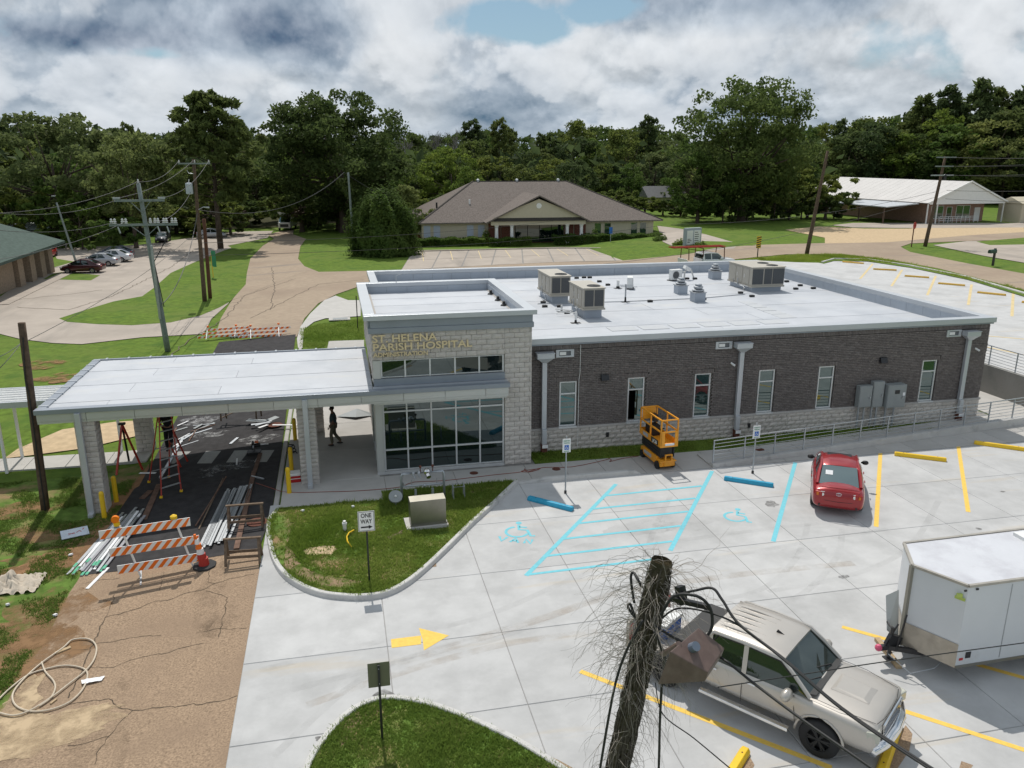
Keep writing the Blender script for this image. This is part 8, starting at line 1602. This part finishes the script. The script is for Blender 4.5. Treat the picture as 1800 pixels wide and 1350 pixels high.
for k in (1, 2, 3): B().bar(f2.lerp(ap, k/5), f2.lerp(ap, k/5)+Vector((-.12, .3, 0)), .06, .02).build('step', M['black'], t)
B().obox(tuple(ap), (.25, .16, .08)).build('top_cap', M['black'], t)
t = thing('chop_saw', 'black chop saw sitting on the asphalt at the end of the brown plank', 'power saw', G3((-3.86, 33.64))); B().box(-.28, .28, -.22, .2, 0, .09).build('base', M['black'], t, world=False, bevel=.01); B().cyl((-.02, -.02, .3), (.03, -.02, .3), .17, n=24).build('blade', M['galv'], t, world=False); b = B(); b.cyl((.03, .0, .33), (.28, 0, .36), .085, n=12); b.box(-.06, -.02, -.18, .18, .2, .5); b.build('motor_housing', M['black'], t, world=False, bevel=.01); b = B(); b.tube([(0, .15, .09), (0, .2, .3), (0, .05, .5), (0, -.2, .45)], .03, 6); b.build('arm', M['black'], t, world=False); B().box(.05, .2, .0, .15, .44, .5).build('handle', M['orange'], t, world=False)
x, y = (-2.08, 29.87); t = thing('ice_chest', 'red ice chest with white lid between the yellow bollards', 'cooler', (x, y, .012), .1); B().box(-.27, .27, -.2, .2, 0, .26).build('chest', M['red'], t, world=False, bevel=.02); B().box(-.28, .28, -.21, .21, .26, .36).build('lid', M['plast'], t, world=False, bevel=.02); B().box(-.272, .272, -.205, .205, .14, .17).build('stripe', M['plast'], t, world=False)
x, y = (-2.27, 32.83); t = thing('hose_reel', 'coiled black hose beside the middle yellow bollards', 'hose', (x, y, .02)); b = B(); b.tube([(.22*math.cos(a*.35)*(1-.01*a), .22*math.sin(a*.35), .03+.008*a) for a in range(54)], .025, 5); b.build('coil', M['black'], t, world=False)
# folded barricades and grate lying across the far road end
for k, (p, l) in enumerate((((-8.24, 59), 'left heap of striped barricade boards lying across the far end of the asphalt'), ((-5.18, 57.87), 'right heap of striped barricade boards lying across the far end of the asphalt'))):
    t = thing('road_barricade', l, 'barricade', (p[0], p[1], zt(p[0])+.02), .05+.1*k)
    for j in range(3): striped(t, -1.6+.3*j-.2*k, .08+.20*j, 3.0, .15, .25*j-.3, .06*(1-2*k), 8)
    for x in (-1., .9): B().bar((x, -.6, .05), (x+.1, .5, .75), .05).build('upright', M['white'], t, world=False); B().lathe((x+.1, .4, .7), [(.03, 0), (.08, .02), (.08, .12), (0, .13)], 8).build('warning_light', M['orange'], t, world=False)
p = (-6.83, 58.88); t = thing('steel_grate', 'steel grate lying between the two heaps of striped boards', 'grate', (p[0], p[1], zt(p[0])+.03)); 
for k in range(8): B().box(-.75+k*.2, -.69+k*.2, -.5, .5, 0, .08).build('grate_bar', M['elec'], t, world=False)
for y in (-.5, .45): B().box(-.8, .8, y, y+.05, 0, .08).build('grate_frame', M['elec'], t, world=False)
# small things on the left lawn
x, y = (-9.26, 27.67); t = thing('lying_sign', 'white sign board with red marks lying face up in the grass', 'sign board', (x, y, zt(x)+.05), .35); B().box(-.42, .42, -.36, .36, 0, .02).build('board', mat('sign_pale', (.62, .68, .74), .4), t, world=False); b = B()
for a, c in (((-.2, -.12), (.0, .0)), ((-.2, .0), (.0, -.12)), ((.05, -.05), (.15, .08)), ((.15, .08), (.2, -.05)), ((.25, .1), (.3, .22))): b.bar((*a, .022), (*c, .022), .03, .003)
b.build('red_marks', M['red'], t, world=False)
t = thing('tarp_heap', 'crumpled beige tarp on the grass at the left edge', 'tarp', (*(-10.21, 24.28), -.42)); bm = bmesh.new(); bmesh.ops.create_grid(bm, x_segments=30, y_segments=18, size=1.)
for v in bm.verts: v.co = Vector((v.co.x*.95, v.co.y*.55, .06+.42*max(0, 1-v.co.length**1.5)*(.5+noise.noise(v.co*3.3))+.16*noise.noise(v.co*7)+.05*noise.noise(v.co*17)))
me = bpy.data.meshes.new('sheet'); bm.to_mesh(me); bm.free(); me.materials.append(M['trash']); me.polygons.foreach_set('use_smooth', [True]*len(me.polygons)); o = bpy.data.objects.new('sheet', me); COL.objects.link(o); o.parent = t
hp_ = smooth_poly([(x, y, zt(x)+.04) for x, y in [(-8.42, 18.33), (-8.28, 18.83), (-8.02, 19.31), (-7.63, 19.45), (-7.19, 19.45), (-6.71, 19.17), (-6.52, 18.79), (-6.5, 18.23), (-6.69, 17.82), (-7.09, 17.68), (-7.52, 17.78), (-7.91, 18.12), (-8.12, 18.6), (-8.07, 19.13), (-7.86, 19.72), (-7.51, 20.31), (-7.37, 20.63), (-6.96, 20.54), (-6.66, 20.12), (-6.55, 19.52), (-6.64, 19.02), (-6.88, 18.59), (-7.09, 18.23), (-7.31, 17.94), (-7.51, 17.75), (-7.79, 17.69), (-8.16, 17.89), (-8.36, 18.09)]], 6)
hp_ = [(x, y, z+.022*(k/len(hp_))) for k, (x, y, z) in enumerate(hp_)]; B().tube(hp_, .022, 7).build('garden_hose', M['hose'], None, label='thick beige hose lying in big loops on the brown road', cat='hose')
hp2 = smooth_poly([(x, y, zt(x)+.05) for x, y in [(-7.86, 19.79), (-7.63, 19.32), (-7.3, 18.84), (-7.16, 18.49), (-7.16, 18.13), (-7.32, 17.89)]], 6); B().tube(hp2, .021, 7).build('garden_hose', M['hose'], None, label='short inner bend of beige hose within the big loops', cat='hose')
x, y = (-6.35, 18.58); bm = bmesh.new(); bmesh.ops.create_grid(bm, x_segments=8, y_segments=5, size=1.)
for v in bm.verts: v.co = Vector((v.co.x*.24*(1+.1*v.co.y), v.co.y*.085, .06+.025*noise.noise(v.co*3)))
me = bpy.data.meshes.new('paper_sheet'); bm.to_mesh(me); bm.free(); me.materials.append(M['paper']); o = bpy.data.objects.new('paper_sheet', me); COL.objects.link(o); o.location = (x, y, zt(x)+.0); o.rotation_euler = (0, 0, .1); tag(o, 'white crumpled paper beside the hose loops', 'paper')
board((-7.65, 20.14), (-7.33, 20.32), .01, .01, .1, .03, M['lumber'], 'broken pale stick inside the hose loops', cat='stick'); board((-7.1, 17.94), (-7.01, 18.08), .01, .01, .04, .03, M['lumber'], 'short pale stick by the lower hose loop', cat='stick')
q = random.Random(5)
for (px_, py_) in (): pass
for p, l in (((0.09, 26.67), 'crumpled white litter at the back of the grass island'), ((-1.63, 26.69), 'white litter near the left end of the grass island'), ((-8.24, 22.14), 'white scrap on the left edge of the brown road'), ((-8.92, 25.99), 'pale scrap on the worn lawn'), ((-9.78, 23.11), 'pale litter beneath the tarp at the left edge')):
    B().obox((p[0], p[1], zt(p[0])+(.16 if p[0] > -2.3 else .05)), (.13, .08, .05), q.uniform(0, 3), 0, .3).build('litter', M['paper'], None, label=l, cat='litter')
x, y = (0.49, 37.43); t = thing('tarp_sheet', 'grey plastic sheet folded on the sunlit paving behind the canopy', 'sheet', (x, y, .02)); B().add([(-.9, .15, .02), (0, -.45, .12), (.1, .5, .25), (.75, -.1, .03), (.7, .35, .05), (0, .55, .03)], [(0, 1, 2), (1, 3, 2), (2, 3, 4), (0, 2, 5), (2, 4, 5)]).build('sheet', M['elec'], t, world=False)
x, y = (0.02, 62.09); t = thing('ground_hatch', 'pale square hatch frame in the grass beyond the canopy roof', 'hatch', (x, y, .03)); B().box(-.8, .8, -.5, .5, 0, .06).build('frame', M['walk'], t, world=False); B().box(-.5, .6, -.3, .3, .061, .08).build('lid', M['elec'], t, world=False)
for p, h, l in (((1.28, 58.55), 2.4, 'thin dark post left of the tower roof'),): t = thing('sign_post', l, 'post', (*p, 0)); B().cyl((0, 0, 0), (0, 0, h), .04, n=6).build('post', M['blackm'], t, world=False)

# ============================================================= people
def skin_body(name, chains, m, parent, lv=2, root=0):
    """chains: dict of joints {name:(co, radius)}, edges list"""
    J, E = chains; names = list(J); me = bpy.data.meshes.new(name); me.from_pydata([J[k][0] for k in names], [(names.index(a), names.index(b_)) for a, b_ in E], [])
    o = bpy.data.objects.new(name, me); COL.objects.link(o); o.modifiers.new('skin', 'SKIN'); 
    if not me.skin_vertices: bpy.context.view_layer.objects.active = o
    sv = me.skin_vertices[0].data
    for k, n_ in enumerate(names): r_ = J[n_][1]; sv[k].radius = r_ if hasattr(r_, '__len__') else (r_, r_); sv[k].use_root = (k == root)
    s = o.modifiers.new('s', 'SUBSURF'); s.levels = lv; s.render_levels = lv; apply_mods(o); o.data.name = name; o.data.materials.clear(); o.data.materials.append(m)
    for p in o.data.polygons: p.use_smooth = True
    o.parent = parent; return o
def person(label, loc, rz, pose, shirt, trous, cap=None, s=1.):
    t = thing('person', label, 'person', loc, rz); J = {}
    # local frame: +x forward, +y left, z up; standing height 1.76
    J = dict(pel=((0, 0, .95), (.15, .11)), bel=((.0, 0, 1.08), (.155, .12)), ches=((.0, 0, 1.27), (.17, .125)), neckb=((0, 0, 1.44), (.085, .07)), neck=((.01, 0, 1.51), .055), head0=((.02, 0, 1.60), (.075, .09)), head1=((.02, 0, 1.69), (.075, .09)))
    E = [('pel', 'bel'), ('bel', 'ches'), ('ches', 'neckb'), ('neckb', 'neck'), ('neck', 'head0'), ('head0', 'head1')]
    for sd, n_ in ((1, 'l'), (-1, 'r')):
        P = pose[n_]; J['sh'+n_] = ((0, sd*.19, 1.40), .062); J['el'+n_] = (P['el'], .043); J['wr'+n_] = (P['wr'], .028); J['hp'+n_] = ((0, sd*.09, .90), .095); J['kn'+n_] = (P['kn'], .062); J['an'+n_] = (P['an'], .04); d = P['an']; J['to'+n_] = ((d[0]+.15, d[1]+sd*.02, d[2]-.05), .035)
        w_ = P['wr']; dd = (Vector(P['wr'])-Vector(P['el'])).normalized(); J['pa'+n_] = (tuple(Vector(w_)+dd*.06), (.035, .02))
        E += [('ches', 'sh'+n_), ('sh'+n_, 'el'+n_), ('el'+n_, 'wr'+n_), ('wr'+n_, 'pa'+n_), ('pel', 'hp'+n_), ('hp'+n_, 'kn'+n_), ('kn'+n_, 'an'+n_), ('an'+n_, 'to'+n_)]
    bd = skin_body('body', (J, E), M['skin'], t)
    for sd, n_ in ((1, 'l'), (-1, 'r')):       # five bent fingers a hand
        w_ = Vector(pose[n_]['wr']); dd = (w_-Vector(pose[n_]['el'])).normalized(); b = B(); pa = w_+dd*.09; fx = Vector((1, 0, 0)); fx = (fx-dd*fx.dot(dd)).normalized()
        for k, L in enumerate((.065, .078, .072, .056)): o_ = fx*(.03-.02*k); cur = dd.cross(fx)*-.02*sd; b.tube([pa+o_, pa+o_+dd*L*.55+cur*.3, pa+o_+dd*L*.95+cur*1.4], [.010, .009, .007], 6)
        b.tube([w_+dd*.03+fx*.03, w_+dd*.06+fx*.055, w_+dd*.10+fx*.055], [.012, .010, .008], 6); b.build('fingers', M['skin'], t, world=False, smooth=True)
    b = B(); b.ball((.035, 0, 1.655), .095, 14, sz=(.9, .78, 1.15)); b.ball((.125, 0, 1.64), .018, 6, sz=(1, .7, 1.2)); b.ball((.02, .077, 1.65), .02, 6, sz=(.8, .5, 1.3)); b.ball((.02, -.077, 1.65), .02, 6, sz=(.8, .5, 1.3)); b.build('face', M['skin'], bd, world=False, smooth=True)
    b = B(); b.ball((.108, .03, 1.67), .010, 6); b.ball((.108, -.03, 1.67), .010, 6); b.box(.112, .118, -.02, .02, 1.598, 1.605); b.build('eyes_and_mouth', M['black'], bd, world=False)
    b = B(); b.ball((.01, 0, 1.69), .10, 14, sz=(1.0, .88, .95)); b.build('hair', M['hair'] if cap is None else cap, t, world=False, smooth=True)
    J2 = {k: (v[0], tuple(x*1.13 for x in v[1]) if hasattr(v[1], '__len__') else v[1]*1.25) for k, v in J.items()}
    sj = {k: J2[k] for k in ('ches', 'bel', 'pel', 'neckb', 'shl', 'shr')}; sj['pel'] = ((0, 0, .97), (.165, .125)); 
    for n_ in 'lr': e = Vector(J['sh'+n_][0]).lerp(Vector(J['el'+n_][0]), .85); sj['sl'+n_] = (tuple(e), .062)
    skin_body('shirt', (sj, [('ches', 'bel'), ('bel', 'pel'), ('ches', 'neckb'), ('ches', 'shl'), ('ches', 'shr'), ('shl', 'sll'), ('shr', 'slr')]), shirt, t)
    tj = dict(pel=((0, 0, .96), (.158, .12)))
    te = []
    for n_ in 'lr': tj['hp'+n_] = (J['hp'+n_][0], .105); tj['kn'+n_] = (J['kn'+n_][0], .08); a = Vector(J['an'+n_][0]); tj['an'+n_] = (tuple(a+Vector((0, 0, .02))), .068); te += [('pel', 'hp'+n_), ('hp'+n_, 'kn'+n_), ('kn'+n_, 'an'+n_)]
    skin_body('trousers', (tj, te), trous, t)
    for n_ in 'lr': a = J['an'+n_][0]; b = B(); b.ball((a[0]+.06, a[1], a[2]-.055), .065, 10, sz=(2.2, .8, .75)); b.build('shoe', M['black'], t, world=False, smooth=True)
    t.scale = (s,)*3; return t
walk = dict(l=dict(el=(-.04, .25, 1.13), wr=(.10, .22, .92), kn=(.10, .10, .50), an=(.06, .10, .10)), r=dict(el=(-.10, -.25, 1.13), wr=(-.02, -.24, .90), kn=(-.02, -.10, .50), an=(-.28, -.10, .13)))
px_, py_ = (-0.52, 33.61); person('person in dark shirt and khaki trousers walking left under the canopy beside the tower', (px_, py_, .012), PI-.15, walk, M['shirt'], M['trouser'])
climb = dict(l=dict(el=(.22, .24, 1.55), wr=(.34, .2, 1.80), kn=(.20, .10, .62), an=(.12, .10, .32)), r=dict(el=(.18, -.26, 1.2), wr=(.36, -.22, 1.4), kn=(.06, -.10, .50), an=(.0, -.10, .10)))
L0 = mid+Vector((-.12, .98, 0)); person('person in black standing on the tall red stepladder, head hidden by the canopy', (L0.x, L0.y+.35, 1.05), -PI/2, climb, mat('black_shirt', (.018, .018, .02), .9), mat('black_trousers', (.02, .02, .024), .9))

# ============================================================= vine-covered pole in the foreground, its cables and fixture
PT = Vector((3.192, 7.157, 7.896)); PBm = Vector((2.8, 7.169, 5.32)); dirp = (PBm-PT).normalized(); PG = PT+dirp*(PT.z/-dirp.z)
vp = thing('old_pole', 'weathered cut-off pole wrapped in dry vine in the foreground', 'utility pole', tuple(PG))
n = 110; m_ = 28; V = []; F = []; xa = dirp.cross(Vector((0, 1, 0))).normalized(); ya = dirp.cross(xa).normalized()
for i in range(n+1):
    c = PT+(PG-PT)*(i/n); tt = (PT-c).length
    rad = .112
    for j in range(m_):
        a = 2*PI*j/m_; d = xa*math.cos(a)+ya*math.sin(a); nn = noise.noise(Vector((math.cos(a)*1.6, math.sin(a)*1.6, tt*1.1)))*.022+noise.noise(Vector((math.cos(a)*7, math.sin(a)*7, tt*2.2)))*.014
        V.append(c+d*(rad+nn*(1 if i > 1 else .4)))
F = [(i*m_+j, i*m_+(j+1) % m_, (i+1)*m_+(j+1) % m_, (i+1)*m_+j) for i in range(n) for j in range(m_)]
b = B(); b.add(V, F); b.build('trunk', M['bark'], vp, smooth=True)
b = B(); C0 = PT-Vector((0, 0, .03)); ring = [V[j] for j in range(m_)]; V2 = [C0+(p-PT)*.82+Vector((0, 0, -.01)) for p in ring]; b.add(ring+V2+[C0-Vector((0, 0, .05))], [(j, (j+1) % m_, m_+(j+1) % m_, m_+j) for j in range(m_)]+[(m_+j, m_+(j+1) % m_, 2*m_) for j in range(m_)]); b.build('cut_top', mat('rotten_wood', (.055, .045, .025), .95, var=.6, scale=35, bump=1.), vp)
q = random.Random(21)
def vines(name, N_, tmin, tmax, Lr, rr, spread, m, grav=.9, seedo=0):
    b = B()
    for k in range(N_):
        tt = tmin+(tmax-tmin)*q.random()**1.0; a = q.uniform(0, 2*PI); c = PT+dirp*tt; d = (xa*math.cos(a)+ya*math.sin(a)); p = c+d*.12; v = (d*q.uniform(.5, 1.2)+Vector((q.uniform(-.3, .3), q.uniform(-.3, .3), q.uniform(-.2, 1.0)))).normalized(); L = q.uniform(*Lr); ns = 9; st = L/ns; pts = [p]; r0 = q.uniform(*rr)
        for i in range(ns):
            v = (v+Vector((q.uniform(-.5, .5), q.uniform(-.5, .5), q.uniform(-.42, .38)-grav*.2*spread))).normalized(); p = p+v*st; pts.append(p.copy())
        b.tube(pts, [r0*(1-.75*i/ns) for i in range(ns+1)], 3, cap=False)
        if L > .4 and q.random() < .6:
            i = q.randrange(2, 7); p = pts[i].copy(); v2 = (pts[i+1]-pts[i]).normalized(); pp = [p]
            for _ in range(4): v2 = (v2+Vector((q.uniform(-.5, .5), q.uniform(-.5, .5), q.uniform(-.5, .2)))).normalized(); p = p+v2*st*.8; pp.append(p.copy())
            b.tube(pp, [r0*.6, r0*.5, r0*.4, r0*.3, r0*.2], 3, cap=False)
    return b.build(name, m, vp, kind='stuff')
vines('dry_vine', 290, .02, 1.3, (.35, 1.1), (.0022, .0042), 1., M['vine']); vines('dry_vine', 420, .1, 4.6, (.06, .2), (.002, .0035), .8, M['vine']); vines('dry_vine', 110, .6, 4.2, (.3, .75), (.0018, .003), 1.3, mat('dead_vine_dark', (.10, .085, .07), .9, var=.4, scale=30))
vines('dry_vine', 120, .7, 3.2, (.45, 1.1), (.002, .0036), 2.6, M['vine'])
b = B()       # stems hugging the bark
for k in range(300):
    t0 = q.uniform(0, 4.6); a = q.uniform(0, 6.28); pts = []
    for i in range(9): tt = t0+i*.1; a += q.uniform(-.16, .16); pts.append(PT+dirp*tt+(xa*math.cos(a)+ya*math.sin(a))*(.117+q.uniform(-.006, .02)))
    b.tube(pts, q.uniform(.004, .010), 4, cap=False)
b.build('clinging_stems', MATS['dead_vine_dark'], vp, kind='stuff')
b = B(); b.tube(smooth_poly([tuple(PT+dirp*.55+xa*.0+Vector((.15, -.1, 0))), (3.506, 6.814, 7.682), (3.551, 6.665, 7.566), (3.529, 6.621, 7.398)], 4), .02, 6)
def D3(*a): return a
HD = thing('cable_bracket', 'black cable bracket and coiled cable ends on the right of the vine pole', 'cable bracket', tuple(PT+dirp*.9))
b = B(); b.bar((3.186, 6.864, 7.614), (3.518, 6.63, 7.604), .05); b.bar((3.28, 6.88, 7.738), (3.298, 6.824, 7.557), .09, .07); b.build('bracket', M['blackm'], HD); 
b = B(); b.tube(smooth_poly([(3.06, 6.838, 7.427), (3.178, 6.782, 7.689), (3.363, 6.65, 7.742), (3.485, 6.591, 7.631), (3.497, 6.538, 7.455), (3.441, 6.521, 7.355)], 5), .016, 7); b.tube(smooth_poly([(2.878, 7.101, 7.461), (2.857, 7.175, 7.705), (2.885, 7.189, 7.774), (2.899, 7.071, 7.744), (2.929, 7.045, 7.675)], 5), .014, 6); b.tube(smooth_poly([(2.875, 7.059, 7.317), (2.811, 7.102, 7.415), (2.836, 7.106, 7.45), (2.885, 7.049, 7.288)], 5), .014, 6); b.build('cable_loops', M['black'], HD, smooth=True)
def cable(pts, r_, label, name='power_cable', m=M['black']): B().tube(smooth_poly(pts, 8), r_, 8).build(name, m, None, label=label, cat='cable', smooth=True)
cable([(3.246, 6.863, 7.653), (3.391, 6.751, 7.745), (3.519, 6.638, 7.819), (3.568, 6.503, 7.756), (3.628, 6.242, 7.634), (3.833, 5.746, 7.545), (4.086, 5.218, 7.381), (4.416, 4.487, 7.31), (4.621, 4.016, 7.305)], .014, 'thick black cable arching from the vine pole across the pickup roof to the lower right')
cable([(3.095, 6.912, 7.343), (3.238, 6.824, 7.512), (3.481, 6.672, 7.538), (3.627, 6.239, 7.623), (3.822, 5.728, 7.547), (4.073, 5.2, 7.384), (4.401, 4.468, 7.307), (4.604, 3.997, 7.3)], .010, 'thinner black cable twisted along the arching one')
cable([(3.034, 6.909, 7.286), (3.291, 6.617, 7.203), (3.508, 6.359, 7.211), (3.659, 5.895, 7.191), (3.841, 5.321, 7.184), (4.075, 4.732, 7.163), (4.26, 4.262, 7.148)], .0135, 'lower thick black cable crossing the pickup doors')
cable([(2.886, 6.868, 7.398), (2.731, 6.865, 7.086), (2.625, 6.85, 6.77), (2.559, 6.852, 6.36), (2.482, 6.872, 5.634), (2.424, 6.849, 5.141)], .014, 'black cable hanging down the left of the vine pole')
cable([(2.994, 6.812, 7.285), (3.081, 6.711, 7.003), (3.072, 6.719, 6.656), (3.07, 6.707, 6.245), (3.102, 6.737, 5.635), (3.094, 6.702, 5.142)], .014, 'dark cable bundle hanging down the right of the vine pole')
cable([(3.011, 6.749, 6.713), (3.032, 6.566, 6.465), (3.213, 6.198, 6.431), (3.377, 5.736, 6.43), (3.65, 5.225, 6.34)], .006, 'thin guy wire from the vine pole to the bottom edge'); cable([(3.735, 6.754, 6.541), (4.723, 6.839, 6.478), (5.846, 6.901, 6.437), (7.936, 7.043, 6.302), (9.327, 7.138, 6.209)], .0065, 'thin black wire crossing the pickup and the trailer')
# brown box luminaire with photocell
c = Vector((3.305, 6.519, 7.06)); t = thing('area_light', 'brown box light fixture with a grey photocell hanging beside the vine pole', 'light fixture', tuple(c))
def DD(x, y, d): return Vector(R2*((x-900)/f_)-U2*((y-675)/f_)+Fw)*d+Vector((0, 0, 12))
tp = [DD(1228, 1103, 8.0), DD(1274, 1139, 8.0), DD(1245, 1182, 7.75), DD(1178, 1145, 7.75)]; dn = Vector((-.12, -.02, -.34)); b = B(); b.add(tp+[p+dn*(1. if i in (3, 0) else .28) for i, p in enumerate(tp)], [(0, 3, 2, 1), (4, 5, 6, 7), (3, 0, 4, 7), (2, 3, 7, 6), (1, 2, 6, 5), (0, 1, 5, 4)]); b.build('housing', M['box'], t, bevel=.008)
ce = (tp[0]*.3+tp[1]*.1+tp[2]*.2+tp[3]*.4); nrm = (tp[1]-tp[0]).cross(tp[3]-tp[0]).normalized(); nrm = nrm if nrm.z > 0 else -nrm; b = B(); b.cyl(ce, ce+nrm*.075, .05, .048, 16); b.build('photocell', mat('photocell_blue', (.14, .17, .22), .3), t); b = B(); b.cyl(DD(1165, 1150, 8.3), tp[3]*.7+tp[0]*.3, .03, n=8); b.build('arm', M['box'], t)
for _o in list(_tmp.children): bpy.data.objects.remove(_o)
bpy.data.objects.remove(_tmp)
